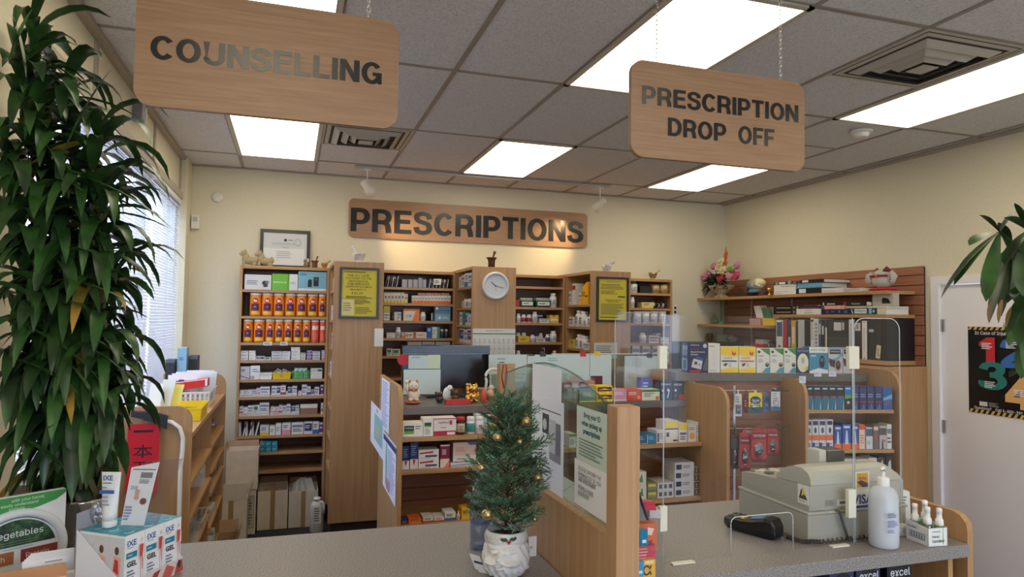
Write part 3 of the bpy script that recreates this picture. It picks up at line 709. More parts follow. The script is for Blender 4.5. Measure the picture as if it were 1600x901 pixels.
tray(r,70,344,588,[(76,112,535,'red'),(114,150,545,'plain'),(152,200,528,'print'),(202,252,524,'green'),(254,338,502,'print')],'left pale cardboard tray',"seventh shelf's left tray")
tray(r,348,608,584,[(352,388,540,'pink'),(390,424,542,'orange'),(426,456,524,'red'),(458,490,530,'print'),(492,530,518,'print'),(538,570,532,'navy'),(572,606,528,'print')],'middle pale cardboard tray',"seventh shelf's middle tray")
r.box(612,766,512,'brown open carton with white lining',(150,112,84),[('r',0,.62,1,1,(224,220,214))])
r.box(795,840,505,'white package with dark rounded label',(226,226,226),[('c',.5,.5,.34,(52,52,60),.36),('c',.5,.62,.26,(226,226,226),.12)])
r=Row('bookcase eighth shelf',lv1[7],G,yf,crop=cB)
for k,a in enumerate((70,98,128,156,182,208)):
 o,u,w,h=r.span(a,a+26,672);b=MB();q=o+EY*.01+u*.002
 tilt=V((.22 if k%2 else-.05,0,1)).normalized();uu=EX
 b.obox(q+u*.008+EY*.06,uu,EY,tilt,.006 if k%2 else .010,.055,h*.97,M((224,224,228)if k%2 else(196,198,206)))
 b.build('blister_sleeve',None,r.lab('leaning pale blister sleeve'),'medicine packet','leaning blister sleeves')
for a,c_,y,k,d_ in((258,338,700,'yellow','white and yellow carton'),(342,394,704,'plain','low white carton'),(395,445,684,'plain','taller white carton'),(450,530,680,'pink','white carton with pink base'),(535,642,676,'print','wide white carton with dark print'),(645,722,670,'navy','dark blue marked carton'),(725,778,668,'blue','blue and white carton'),(780,842,680,'purple','purple and orange carton')):
 r.box(a,c_,y,d_,PALE[a%5],k)
r=Row('bookcase ninth shelf',lv1[8],G,yf,crop=cB)
for k in range(3):
 r.box(255+k*53,306+k*53,838,'teal blue carton',(44,140,166),[('l',.12,.3,.85,.7,2,(150,210,222))],stack=2,depth=.1)
def tower(label,x0,x1,y0,levels,name='tower_cabinet',ztop=2.185):
 t=thing(name,((x0+x1)/2,y0/2,0),label,'cabinet','projecting shelf cabinets')
 MB().box(x0,x1,y0,y0+.025,.16,ztop,BEECH).build('end_panel',t,bevel=.0015)
 MB().box(x0+.02,x1-.01,y0+.02,-.01,0,.16,M((46,38,34))).build('toe_kick',t)
 MB().box(x1-.018,x1,y0+.025,-.004,.16,ztop,BEECH).build('back_panel',t)
 MB().box(x0,x1-.018,y0+.025,-.004,ztop-.025,ztop,BEECHY).build('top_board',t)
 MB().box(x0,x1-.018,-.38,-.35,.16,ztop-.025,BEECH).build('divider',t)
 for z in levels:MB().box(x0+.003,x1-.018,y0+.025,-.38,z-.02,z,BEECHY).build('shelf',t)
 return t
YT=-.95
tx1,tx2,tx3=(1.216,1.603),(2.330,2.712),(3.407,3.793)
def lev(pys,x,y):return[Zat(p,x,y)for p in pys]
lvT1=lev((452,500,545,590,640,690,740),tx1[0],YT+.02)
lvT2=lev((446.5,480.5,508.5,537,566,600,640),tx2[0],YT+.02)
lvT3=lev((475,511,547,580,615),tx3[0],YT+.02)
tower('tall wooden end panel holding the first framed yellow notice',*tx1,YT,lvT1)
tower('tall wooden end panel with the round clock and calendar',*tx2,YT,lvT2)
tower('tall wooden end panel with the second framed yellow notice',*tx3,YT,lvT3)
lvB2=lev((449,473.6,501,528.2,556,590,625),1.95,YB)
lvB3=lev((447.5,479.7,504.2,534.5,565,600),3.1,YB)
lvB4=lev((458,481.4,505.2,536,566,600),4.35,YB)
bookcase('back wall bookcase between notice panel and clock panel',1.605,2.328,YB,-.002,2.17,lvB2)
bookcase('back wall bookcase between clock panel and second notice',2.715,3.405,YB,-.002,2.17,lvB3)
bookcase('farthest right back wall bookcase under the metal mortar',3.795,4.575,YB,-.002,2.17,lvB4)
cC=(590,420,6.433);G='medicines on the bookcase left of the clock'
r=Row('left-of-clock top shelf',lvB2[0],G,yf,crop=cC,depth=.12)
def bagged(o,w,h,label,grp=None,strips=8,yd=.12,tagm=True):
 t=thing('bagged_packets',(o.x+w/2,o.y+.05,o.z),label,'plastic bag',grp)
 b=MB()
 for k in range(strips):
  x=o.x+.012+(w-.03)*k/strips;b.obox((x,o.y+yd/2,o.z+.002),EX,EY,V((.15,0,1)).normalized(),.0025,yd/2-.01,h*.8,M((188,190,196),.35,.4)if k%2 else M((74,76,84)))
 b.build('packets',t)
 q=MB();q.ell((o.x+w/2,o.y+yd/2,o.z+h*.5+.001),(w*.49,yd*.55,h*.49),BAG,22,14);q.build('bag',t)
 return t
o,u,w,h=r.span(66,235,36);bagged(o,w,h,r.lab('clear bag of dark packets'),strips=6)
for a,c_ in((245,300),(305,352),(356,405),(408,450),(452,490)):
 r.box(a,c_,88+(a%3)*8,'upright silver blister cards',(150,150,158),[('r',q/6+.02,.05,q/6+.08,.95,(214,214,222))for q in range(6)],'blister_cards',cat='medicine packet')
o,u,w,h=r.span(490,738,80);bg_=bagged(o,w,h,r.lab('clear bag of white and dark packets'),strips=12)
b=MB().box(o.x+w*.28,o.x+w*.58,o.y-.008,o.y-.006,o.z+h*.30,o.z+h*.82,WHITE);b.decor((o.x+w*.28,o.y-.008,o.z+h*.3),EX,EZ,w*.3,h*.5,[('l',.1,.2,.9,.8,3,INK)]);b.build('paper_label',bg_)
r=Row('left-of-clock second shelf',lvB2[1],G,yf,crop=cC,depth=.1)
for k in range(7):r.box(62+k*34.5,62+(k+1)*34.5,236 if k<6 else 250,'white carton with yellow base and round photo',(226,224,218),[('r',0,0,1,.24,(232,200,60)),('c',.5,.55,.3,(112,110,118),.17),('r',.1,.86,.9,.96,(226,190,70))])
for k in range(12):r.box(346+k*32.4,346+(k+1)*32.4,266,'white carton with orange base and round photo',(226,222,216),[('r',0,0,1,.34,(232,112,44)),('c',.5,.62,.3,(160,156,158),.17)],depth=.06)
for k in range(4):r.box(415+k*80,495+k*80,236,'orange white carton behind the small ones',(222,118,66),[('r',0,.84,1,.92,(240,230,220))],back=.065,depth=.06)
r=Row('left-of-clock third shelf',lvB2[2],G,yf,crop=cC,depth=.1)
r.box(60,122,440,'white carton with dark print',(226,222,210),'print');o,u,w,h=r.span(60,122,372)
b=MB().box(o.x,o.x+w,yf,yf+.1,r.z+.0005+Zat(420+438/6.433,o.x,yf)-r.z,r.z+h,M((196,184,60)));b.build('medicine_box',None,'olive yellow box on the white carton left of clock','box',G)
r.bottle(135,163,448,'dark brown bottle',(44,36,34),(40,38,40),(70,60,56))
r.box(166,200,430,'white carton with yellow stripe',(226,222,212),[('r',.4,.0,.6,1,(222,190,70))]);r.box(201,238,432,'white carton with grey print',(222,220,216),'print')
r.box(258,422,402,'wide white and orange carton',(228,222,214),[('p',[(.55,0),(1,0),(1,1),(.8,1)],(236,132,60)),('r',0,.84,1,1,(226,120,50)),('c',.22,.4,.1,(200,196,190)),('l',.34,.3,.55,.5,2,INK)])
r.bottle(430,487,432,'white pill bottle')
r.box(535,570,438,'dark green narrow box',(40,52,50),[('r',.1,.1,.4,.9,(200,210,206))])
r.box(574,732,450,'pale blue and white box, lower',(128,176,200),[('c',.3,.45,.1,(226,236,240)),('l',.5,.3,.9,.6,2,(230,238,242))])
o,u,w,h=r.span(574,732,376);z0=Zat(420+449/6.433,o.x,yf)
b=MB().box(o.x,o.x+w,yf,yf+.1,z0+.001,r.z+h,M((92,138,170)));b.decor((o.x,yf,z0+.001),EX,EZ,w,r.z+h-z0,[('r',0,.4,1,.5,(60,84,110)),('r',.06,.55,.2,.9,(220,226,230))])
b.build('medicine_box',None,'blue box stacked on the pale blue box left of clock','box',G)
r=Row('left-of-clock fourth shelf',lvB2[3],G,yf,crop=cC,depth=.1)
r.box(90,180,640,'low white box',(222,218,214),'plain',stack=2)
r.bottle(182,238,586,'tall white bottle with tag');r.box(240,272,636,'white and orange carton',(226,214,204),'orange')
r.box(275,362,636,'white box with orange disc',(228,220,212),[('c',.2,.5,.18,(224,130,60)),('l',.45,.3,.9,.7,2,INK)])
r.box(366,494,634,'long white box with orange edge',(228,218,208),[('r',0,0,.16,1,(228,110,50)),('l',.25,.35,.9,.7,2,(190,110,70))])
r.box(496,545,585,'bright blue carton',(48,104,182),[('l',.1,.6,.9,.9,2,(220,230,244))])
r.box(547,625,584,'white carton with green side',(226,226,220),[('r',.62,0,1,1,(70,160,110)),('l',.1,.3,.5,.8,3,(130,130,140))])
r.bottle(632,670,606,'navy labelled bottle',(60,66,100),(226,226,230),(44,52,96));r.bottle(674,712,606,'second navy labelled bottle',(60,66,100),(226,226,230),(44,52,96))
r=Row('left-of-clock fifth shelf',lvB2[4],G,yf,crop=cC,depth=.1)
for a,c_,k in((300,440,'plain'),(446,574,'print'),(582,730,'plain')):r.box(a,c_,730,'grey white flat carton',(178,172,168),k)
r.box(90,150,800,'white green carton',(210,212,204),'green');r.box(152,228,806,'green labelled carton',(206,214,204),'green')
def sidegoods(x,lv,rows,where,grp,ztp=2.18,yA=YT+.03,yB=-.40):
 k=0
 for q,(z,lst)in enumerate(zip(lv,rows)):
  for(a,c_,h,kind,col)in lst:
   h=min(h,(lv[q-1]if q else ztp)-.028-z)
   y1=yA+(yB-yA)*a;y0=yA+(yB-yA)*c_;k+=1
   lab='%s, item %s'%(where,ORD[min(k-1,19)])
   if kind=='o':
    r_=abs(y1-y0)/2*.95;c=V((x+r_+.012,(y0+y1)/2,z));b=MB().lathe(c,[(r_*.95,.0003),(r_,.003),(r_,h*.75),(r_*.7,h*.8)],M(col,.35),14)
    b.decor(c+V((-r_*1.01,r_*.6,h*.15)),(0,-1,0),EZ,r_*1.2,h*.5,[('r',0,0,1,1,(206,206,212)),('l',.1,.1,.9,.9,3,(80,80,100))])
    ob=b.build('pill_bottle',None,'white bottle in the side shelves %s, %s from the front top'%(where,ORD[min(k-1,19)]),'bottle',grp,origin=c)
    MB().lathe(c,[(r_*.7,h*.8),(r_*.74,h*.81),(r_*.74,h),],M((236,236,238)),14).build('cap',ob)
   else:
    b=MB().box(x+.01,x+.11,y0+.0008,y1-.0008,z+.0003,z+h,M(col));b.decor((x+.01,y1-.001,z+.002),(0,-1,0),EZ,y1-y0-.002,h-.003,bx_decor(kind,1,1,random))
    b.build('medicine_box',None,'carton in the side shelves %s, %s from the front top'%(where,ORD[min(k-1,19)]),'box',grp)
sidegoods(tx2[0],lvT2,[[(.02,.3,.115,'print',(210,210,218)),(.31,.55,.12,'blue',(206,210,220)),(.56,.75,.11,'print',(210,206,206)),(.76,.95,.10,'plain',(208,204,200))],[(.04,.26,.075,'o',(228,228,228)),(.28,.5,.08,'o',(228,228,228)),(.55,.78,.08,'o',(226,226,226))],[(.04,.28,.115,'o',(226,226,230)),(.3,.42,.10,'navy',(210,214,226)),(.44,.66,.12,'green',(90,140,120)),(.68,.86,.115,'print',(222,222,222))],[(.04,.28,.125,'navy',(210,212,222)),(.3,.52,.11,'print',(214,216,222)),(.54,.84,.12,'navy',(206,208,216))]],'left of the clock','goods in the side shelves left of the clock')
sidegoods(tx1[0],lvT1,[[(.1,.5,.1,'plain',(214,206,190))],[(.1,.3,.1,'print',(216,214,214)),(.4,.8,.12,'plain',(216,214,214))],[(.1,.5,.12,'print',(216,216,220))],[(.05,.4,.14,'plain',(216,216,220)),(.5,.8,.1,'print',(216,210,210))]],'behind the first notice','goods in the side shelves behind the first notice')
cD=(800,400,5.004);G='medicines on the bookcase right of the clock'
r=Row('right-of-clock second shelf',lvB3[1],G,yf,crop=cD,depth=.1)
r.box(28,60,340,'red round-edged box',(170,44,44),None)
for a,c_ in((64,172),(186,303)):
 o,u,w,h=r.span(a,c_,345);basket('storage_basket',o.x,o.x+w,yf,yf+.13,r.z,h*.98,M((24,84,76),.4),r.lab('dark green basket with paper label'),'dark green baskets',slots=False)
 b=MB().box(o.x+w*.12,o.x+w*.9,yf-.0065,yf-.005,r.z+h*.25,r.z+h*.78,WHITE);b.decor((o.x+w*.12,yf-.0065,r.z+h*.25),EX,EZ,w*.78,h*.5,[('l',.1,.25,.9,.75,1,INK)])
 b.build('basket_label',None,'white paper label on the %s dark green basket'%('left' if a<100 else 'right'),'label','labels on the dark green baskets')
 for k in range(3):
  x=o.x+.012+k*(w-.02)/3;b=MB().box(x,x+(w-.03)/3,yf+.02,yf+.10,r.z+.006,r.z+h+.022,M((214,220,208)));b.decor((x,yf+.02,r.z+h),EX,EZ,(w-.03)/3,.022,[('r',.1,.3,.9,.7,(80,160,90))])
  b.build('medicine_box',None,'green marked box, %s from left in the %s dark green basket'%(ORD[k],'left' if a<100 else 'right'),'box','boxes in the dark green baskets')
r.bottle(304,357,290,'tall white bottle')
r=Row('right-of-clock third shelf',lvB3[2],G,yf,crop=cD,depth=.1)
r.bottle(40,72,450,'slim white bottle');r.bottle(76,116,456,'white capped bottle, red label',label=(170,60,70));r.bottle(118,160,456,'second white bottle, red label',label=(170,60,70));r.bottle(163,205,434,'rounded white bottle')
r.box(216,292,488,'white carton tray',(222,220,218),'print');r.bottle(222,290,460,'white and blue tub',(70,90,150),(224,224,228),(60,80,140),back=.105)
r.box(295,365,460,'yellow carton',(226,190,60),[('r',.1,.3,.9,.5,(240,236,220)),('r',.3,.82,.6,1,(190,60,50))])
r=Row('right-of-clock fourth shelf',lvB3[3],G,yf,crop=cD,depth=.1)
r.box(48,138,625,'yellow open carton',(224,184,44),[('l',.2,.3,.8,.6,2,INK)],depth=.06)
r.bottle(50,92,600,'white bottle in yellow carton',back=.065);r.bottle(95,138,600,'second white bottle in yellow carton',back=.065)
r.bottle(146,185,616,'small white bottle');r.box(190,262,640,'low white carton',(222,220,220),'print',depth=.05);r.bottle(195,228,602,'blue bottle',(60,76,140),(52,62,120),back=.055);r.bottle(230,262,604,'white blue bottle',back=.055);r.bottle(266,300,612,'small white blue bottle',label=(70,84,140));r.bottle(305,357,585,'large white bottle')
r=Row('right-of-clock fifth shelf',lvB3[4],G,yf,crop=cD,depth=.1)
r.bottle(35,72,740,'white capped bottle');r.bottle(320,356,740,'white capped jar')
sidegoods(tx3[0],lvT3,[[(.42,.5,.11,'print',(216,214,216)),(.86,.97,.13,'print',(216,216,216))],[(.02,.16,.12,'o',(226,226,228)),(.18,.34,.09,'o',(220,220,220)),(.36,.54,.14,'o',(224,224,228)),(.56,.72,.15,'o',(228,228,228)),(.76,.96,.09,'print',(220,220,220))],[(.05,.3,.06,'print',(226,226,226)),(.32,.5,.12,'o',(224,224,224)),(.52,.7,.13,'o',(228,228,228)),(.72,.95,.08,'yellow',(228,200,90))]],'left of second notice','goods in the side shelves left of the second notice')
b=MB().prism([(0,0),(.17,0),(.17,.19),(.14,.2),(.06,.16),(0,.06)],(tx3[0]+.008,YT+.26,lvT3[0]+.001),(0,-1,0),EZ,(-1,0,0),.1,M((236,174,40)))
b.decor((tx3[0]+.008,YT+.26,lvT3[0]),(0,-1,0),EZ,.17,.19,[('t',.2,.35,.62,.6,'PP',INK),('l',.62,.3,.98,.45,1,INK)]);b.build('yellow_pouch',None,'yellow pouch in the side shelves left of the second notice','pouch')
b=MB().box(tx3[0]+.01,tx3[0]+.1,-.56,-.50,lvT3[0]+.001,lvT3[0]+.2,M((222,222,220)));b.decor((tx3[0]+.01,-.50,lvT3[0]),(0,-1,0),EZ,.07,.2,[('r',.0,.7,1,.9,(170,60,60))]);b.build('white_carton',None,'tall white carton behind the yellow pouch','box')
G='goods on the farthest right back bookcase'
r=Row('far right bookcase top shelf',lvB4[0],G,yf,crop=cD,depth=.1)
r.bottle(936,992,190,'white jug with green cap',cap=(30,110,80));r.box(1000,1098,234,'black bag',(30,30,36),None,'black_bag',cat='bag')
JAR=M((196,168,120),.5)
for a,c_ in((1100,1168),(1170,1234)):r.bottle(a,c_,222,'clear jar of tan pieces',(196,168,120),(170,140,96),(176,146,104),shoulder=.9,neck=.9,name='storage_jar')
r=Row('far right bookcase second shelf',lvB4[1],G,yf,crop=cD,depth=.1)
r.bottle(934,965,318,'slim white bottle');r.box(1015,1105,360,'yellow and white carton',(226,214,150),'yellow')
o,u,w,h=r.span(1108,1240,340);b=MB()
for k in range(9):b.ell((o.x+w*(.14+.09*k),yf+.06+.02*math.sin(k*2),r.z+h*(.44+.1*math.sin(k*1.7))),(w*.11,.03,h*.3),M((36,34,38)if k%3 else(190,190,192)),10,7)
b.build('cloth_bundle',None,r.lab('crumpled dark bag with pale items'),'bag',G)
r=Row('far right bookcase third shelf',lvB4[2],G,yf,crop=cD,depth=.1)
for a,c_ in((965,1025),(1030,1088),(1093,1152),(1160,1220)):
 r.bottle(a,c_,430,'wide white jar with dark marked label',label=(196,196,202),shoulder=.82,neck=.95,name='storage_jar',items=[('r',.1,.1,.9,.9,(224,224,226)),('r',.1,.1,.16,.9,(90,50,60)),('r',.84,.1,.9,.9,(70,70,84)),('l',.25,.2,.8,.8,3,(90,90,110))])
r=Row('far right bookcase fourth shelf',lvB4[3],G,yf,crop=cD,depth=.1)
r.box(1160,1228,636,'small white carton',(222,222,222),'print',stack=2);r.box(1168,1202,602,'small white carton at the back',(222,222,222),'print',back=.1);r.bottle(1010,1060,600,'white capped bottle');r.box(1070,1150,620,'white low carton',(216,216,220),'print')
r=Row('far right bookcase fifth shelf',lvB4[4],G,yf,crop=cD,depth=.1)
for a in(940,1020,1100,1170):r.box(a,a+60,700,'pale carton',(214,212,208),'print')
def notice(x0,x1,z0,z1,label,items):
 t=thing('framed_notice',((x0+x1)/2,YT-.01,z0),label,'framed notice','framed yellow notices')
 b=MB();fr=M((38,34,30),.35);e=.018;y0,y1=YT-.018,YT-.001
 for a,c,d,g in((x0,x0+e,z0,z1),(x1-e,x1,z0,z1),(x0+e,x1-e,z0,z0+e),(x0+e,x1-e,z1-e,z1)):b.box(a,c,y0,y1,d,g,fr)
 b.build('frame',t)
 s_=MB().box(x0+e,x1-e,YT-.008,YT-.001,z0+e,z1-e,M((214,196,60),.6));s_.decor((x0+e,YT-.008,z0+e),EX,EZ,x1-x0-2*e,z1-z0-2*e,items);s_.build('notice_sheet',t)
a=P(531,417,'y',YT);c=P(591,498,'y',YT);INKB=(52,46,34)
notice(a.x,c.x,c.z,a.z,'framed yellow notice on the left end panel beside the canisters',[('t',.14,.85,.8,.9,'FOR ALL LAND',INKB),('t',.1,.79,.84,.84,'CUSTOMARY FEE FOR',INKB),('t',.2,.73,.75,.78,'PROFESSIONAL',INKB),('t',.16,.67,.78,.72,'FOR SERVICES',INKB),('t',.12,.61,.86,.66,'DISPENSING A DRUG',INKB),('t',.24,.55,.7,.6,'PRESCRIPTION',INKB),('t',.28,.46,.6,.53,'$ 12.99',INKB),('l',.12,.38,.9,.44,2,INKB),('l',.06,.25,.85,.37,4,(90,80,40)),('r',0,.02,.36,.36,(222,210,140)),('l',.05,.1,.3,.3,4,(150,140,90)),('l',.4,.05,.9,.2,4,(120,108,50)),('l',.06,.93,.8,.97,1,(110,100,50))])
a=P(932,432,'y',YT);c=P(981,503,'y',YT)
notice(a.x,c.x,c.z,a.z,'framed yellow notice on the right end panel below white mortar',[('t',.28,.91,.76,.96,'NOTICE TO PATIENTS',INKB),('l',.08,.74,.92,.88,4,(110,100,50)),('l',.08,.62,.7,.72,3,(110,100,50)),('c',.72,.57,.03,(40,60,40)),('r',.76,.55,.94,.59,(90,90,60)),('t',.2,.47,.84,.5,'DISPENSING FEES AND',INKB),('t',.28,.43,.76,.46,'PRESCRIPTIONS',INKB),('l',.08,.12,.92,.4,9,(120,110,56)),('l',.05,.04,.95,.08,1,INKB)])
c=P(773.5,446.5,'y',YT);cr=.118
t=thing('wall_clock',(c.x,YT,c.z),'round white wall clock on the middle end panel','clock')
o=V((c.x,YT-.001,c.z))
MB().lathe(o,[(cr*.96,0),(cr,.008),(cr,.022),(cr*.95,.034),(cr*.86,.038),(cr*.78,.03),(cr*.77,.018)],M((206,208,212),.3),40,ax=(0,-1,0)).build('rim',t)
b=MB().lathe(o,[(cr*.79,.010),(cr*.79,.016)],M((226,226,222),.5),40,ax=(0,-1,0))
for h_ in range(12):
 a=math.radians(90-30*(h_ or 12));q=o+V((math.cos(a)*cr*.62,-.0165,math.sin(a)*cr*.62));st=str(h_ or 12)
 b.text(st,q-V((.011,0,.009)),EX,EZ,.022,.018,INK,.02)
b.build('dial',t)
def hand(ang,L,w,yy,nm):
 d=V((math.sin(ang),0,math.cos(ang)));n=V((d.z,0,-d.x));q=o+V((0,yy,0))
 MB().obox(q-d*L*.15,n,EY,d,w/2,.0006,L*1.15,INK).build(nm,t)
hand(math.radians(308),cr*.42,.006,-.019,'hour_hand');hand(math.radians(104),cr*.58,.004,-.021,'minute_hand');hand(math.radians(176),cr*.4,.0014,-.023,'second_hand')
a=P(738.5,513,'y',YT);c=P(805,560,'y',YT)
t=thing('wall_calendar',((a.x+c.x)/2,YT,1.35),'white month calendar with green line below the clock','calendar')
zc0=a.z-.50;b=MB().box(a.x+.002,c.x-.004,YT-.006,YT-.0005,zc0,a.z,M((222,220,214)))
it=[('t',.3,.955,.7,.975,'CANADIAN COMMUNITY',INK),('r',0,.905,1,.925,(90,140,100))]
for i in range(9):
 for j in range(8):
  if(i*7+j*3)%8==0 and j>4:continue
  it+=[('t',.03+i*.108,.80-.1*j,.06+i*.108,.83-.1*j,str((i+j*7)%28+1),(180,50,60)if(i+j)%5==1 else(70,70,80)),('l',.02+i*.108,.75-.1*j,.10+i*.108,.79-.1*j,2,(170,168,168))]
b.decor((a.x+.002,YT-.006,zc0),EX,EZ,c.x-a.x-.006,a.z-zc0,it);b.build('sheet',t)
a=P(667+0,0,'y',YT)
b=MB().box(P(933,0,'y',YT).x,P(968,0,'y',YT).x,YT-.002,YT-.0005,Zat(560,3.5,YT),Zat(535,3.5,YT),M((206,204,200)));q0=b.v[0]
b.decor((P(933,0,'y',YT).x,YT-.002,Zat(560,3.5,YT)),EX,EZ,.19,.13,[('l',.1,.2,.9,.9,5,(140,140,140))]);b.build('paper_sheet',None,'small white printed sheet below the second yellow notice','paper')
b=MB().box(P(597,0,'y',YT).x,tx1[1]+.004,YT-.004,YT-.001,Zat(541,1.6,YT),Zat(513,1.6,YT),WHITE)
b.build('paper_tag',None,'small white card taped to first end panel edge','paper')
TOPZ=ZT
c=P(445,385,'y',-.05)
a=P(407,357,'y',-.05);d_=P(484,413,'y',-.09)
t=thing('certificate_frame',((a.x+d_.x)/2,-.07,TOPZ),'black framed certificate leaning on the wall above the bookcase','framed certificate')
W_,H_=d_.x-a.x,a.z-TOPZ;tl=V((0,.045,H_)).normalized();nn=V((0,-1,0));nn=EX.cross(tl);o=V((a.x,-.062,TOPZ+.001))
H2=math.hypot(.045,H_)
b=MB();e=.028
for(u0,u1,v0,v1)in((0,e,0,H2),(W_-e,W_,0,H2),(e,W_-e,0,e),(e,W_-e,H2-e,H2)):
 b.prism([(u0,v0),(u1,v0),(u1,v1),(u0,v1)],o+nn*.012,EX,tl,nn,.014,M((24,22,22),.35))
b.build('frame',t)
b=MB().prism([(e,e),(W_-e,e),(W_-e,H2-e),(e,H2-e)],o+nn*.003,EX,tl,nn,.003,M((208,212,214),.5))
b.decor(o+nn*.003+EX*e+tl*e,EX,tl,W_-2*e,H2-2*e,[('r',.0,0,.94,.52,(226,228,228)),('c',.5,.78,.035,(40,44,60)),('l',.56,.75,.68,.81,1,(120,120,130)),('c',.78,.72,.09,(170,172,178)),('c',.78,.72,.07,(206,208,212)),('l',.2,.62,.8,.7,2,(180,182,186)),('t',.42,.54,.6,.57,'Certificate',(120,120,130)),('l',.3,.2,.75,.45,4,(190,190,194))])
b.build('certificate',t)
def lion(cx,label,flip=1):
 b=MB();m=M((168,150,112),.5);z=TOPZ;y=-.25
 f=lambda dx,dz,r,dy=0:b.ell((cx+dx*flip,y+dy,z+dz),r,m,14,9)
 f(.0,.045,(.055,.03,.032));f(-.035,.065,(.032,.028,.045));f(-.05,.105,(.027,.024,.026));f(-.072,.10,(.016,.014,.012));f(-.04,.128,(.008,.006,.012),-.012);f(-.04,.128,(.008,.006,.012),.012)
 f(.05,.055,(.018,.02,.03));f(-.05,.02,(.013,.011,.024),-.016);f(-.05,.02,(.013,.011,.024),.016);f(.035,.018,(.022,.012,.02),-.018);f(.035,.018,(.022,.012,.02),.018)
 b.box(cx-.07,cx+.065,y-.032,y+.032,z,z+.006,m)
 b.build('stone_lion',None,label,'figurine','stone lion figurines',origin=(cx,y,z))
lion(P(391,405,'y',-.25).x,'left of two small beige stone lions on the bookcase');lion(P(415,405,'y',-.25).x,'right beige stone lion, in front of the black certificate frame')
def mortar(cx,y,z,s,m,label,style=0,pest=1,pm=None):
 pr=[(.030,0),(.034,.004),(.030,.012),(.022,.018),(.036,.03),(.047,.05),(.050,.068),(.053,.072),(.053,.080),(.047,.080),(.040,.055),(.02,.035),(0,.03)]if style==0 else[(.026,0),(.028,.006),(.020,.012),(.034,.03),(.044,.06),(.049,.078),(.046,.078),(.035,.045),(0,.03)]if style==1 else[(.024,0),(.030,.004),(.030,.05),(.032,.07),(.045,.085),(.047,.092),(.040,.09),(.026,.06),(0,.04)]
 t=thing('mortar_and_pestle',(cx,y,z),label,'mortar and pestle','mortars and pestles')
 MB().lathe((cx,y,z),[(r*s,h*s)for r,h in pr],m,26).build('mortar',t)
 d=V((-.6*pest,0,.9)if style==0 else(.3*pest,0,.95)if style==2 else(.85*pest,0,.7)).normalized();p0=V((cx,y,z+.05*s))
 MB().lathe(p0,[(0,-.006*s),(.013*s,0),(.016*s,.012*s),(.008*s,.03*s),(.008*s,.07*s),(.013*s,.09*s),(.012*s,.10*s),(.0,.106*s)],pm or m,14,ax=d).build('pestle',t)
MARB=speck('grey_marble',(206,206,208),(160,162,170),(226,226,226),18,.25,.3,.6)
mortar(P(561,400,'y',-.80).x,-.80,2.185,1.0,MARB,'grey marble mortar and pestle on the left end panel',0)
mortar(P(768,410,'y',-.82).x,-.82,2.185,.98,BRONZE,'dark bronze mortar and pestle above the clock',2)
mortar(P(948,417,'y',-.80).x,-.80,2.178,.95,MARB,'white marble mortar and pestle above the second yellow notice',1,1)
mortar(P(1020,430,'y',-.20).x,-.20,2.17,.95,M((168,156,130),.25,.9),'brass coloured mortar and pestle on the farthest bookcase',1,1)
mortar(P(492,412,'y',-.25).x,-.25,TOPZ,.72,M((110,72,44),.4),'dark wooden mortar and pestle right of the certificate',2)
mortar(P(507,414,'y',-.25).x,-.25,TOPZ,.62,M((188,120,60),.4),'small orange wood mortar and pestle at bookcase end',1)
cx=P(479,410,'y',-.25).x;b=MB();m_=M((128,106,88),.5);b.ell((cx,-.25,TOPZ+.03),(.024,.02,.03),m_).ell((cx-.012,-.25,TOPZ+.06),(.014,.013,.016),m_).ell((cx+.012,-.25,TOPZ+.064),(.010,.01,.022),M((206,196,184)))
b.build('small_figurine',None,'tiny brown figurine between certificate and dark wooden mortar','figurine')
# ================================================================== FLOOR BOXES IN FRONT OF THE TALL BOOKCASE
def carton(x0,x1,y0,y1,z0,z1,label,m=CARDL,flaps=(1,1,1,1),fl=.10,tape=True,group='open cardboard boxes'):
 t=thing('cardboard_box',((x0+x1)/2,(y0+y1)/2,z0),label,'cardboard box',group)
 th=.004;b=MB();inn=CARD
 b.box(x0,x1,y0,y0+th,z0,z1,m).box(x0,x1,y1-th,y1,z0,z1,m).box(x0,x0+th,y0+th,y1-th,z0,z1,m).box(x1-th,x1,y0+th,y1-th,z0,z1,m).box(x0,x1,y0,y1,z0,z0+th,m)
 if tape:b.quad((x0+(x1-x0)*.42,y0-.0008,z0),(x0+(x1-x0)*.58,y0-.0008,z0),(x0+(x1-x0)*.58,y0-.0008,z1),(x0+(x1-x0)*.42,y0-.0008,z1),M((168,140,100),.3))
 b.build('box_body',t)
 for k,on in enumerate(flaps):
  if not on:continue
  a=V((0,-.10,.995))if k==0 else V((.32,0,.95))if k==1 else V((0,.25,.97))if k==2 else V((-.22,0,.97))
  if on==2:a=V((a.x*1.4,a.y*1.5,.55))
  a.normalize()
  if k in(0,2):p=[V((x0+.004,y0 if k==0 else y1,z1)),V((x1-.004,y0 if k==0 else y1,z1))]
  else:p=[V((x1 if k==1 else x0,y0+.004,z1)),V((x1 if k==1 else x0,y1-.004,z1))]
  q=[p[0],p[1],p[1]+a*fl,p[0]+a*fl];n=(q[1]-q[0]).cross(q[2]-q[1]).normalized()*.0018
  MB().add([v+n for v in q]+[v-n for v in q],[(0,1,2,3),(7,6,5,4),(0,4,5,1),(1,5,6,2),(2,6,7,3),(3,7,4,0)],m if k==0 else inn).build('flap',t)
 return t
a,c=P(336,780,'y',-.796),P(386,780,'y',-.796)
carton(a.x,c.x,-.796,-.56,0.001,c.z,'tall open cardboard box standing nearest the window shelves',fl=.13,flaps=(1,1,0,1))
a,c=P(353,770,'y',-.54),P(400,765,'y',-.54)
zb=c.z
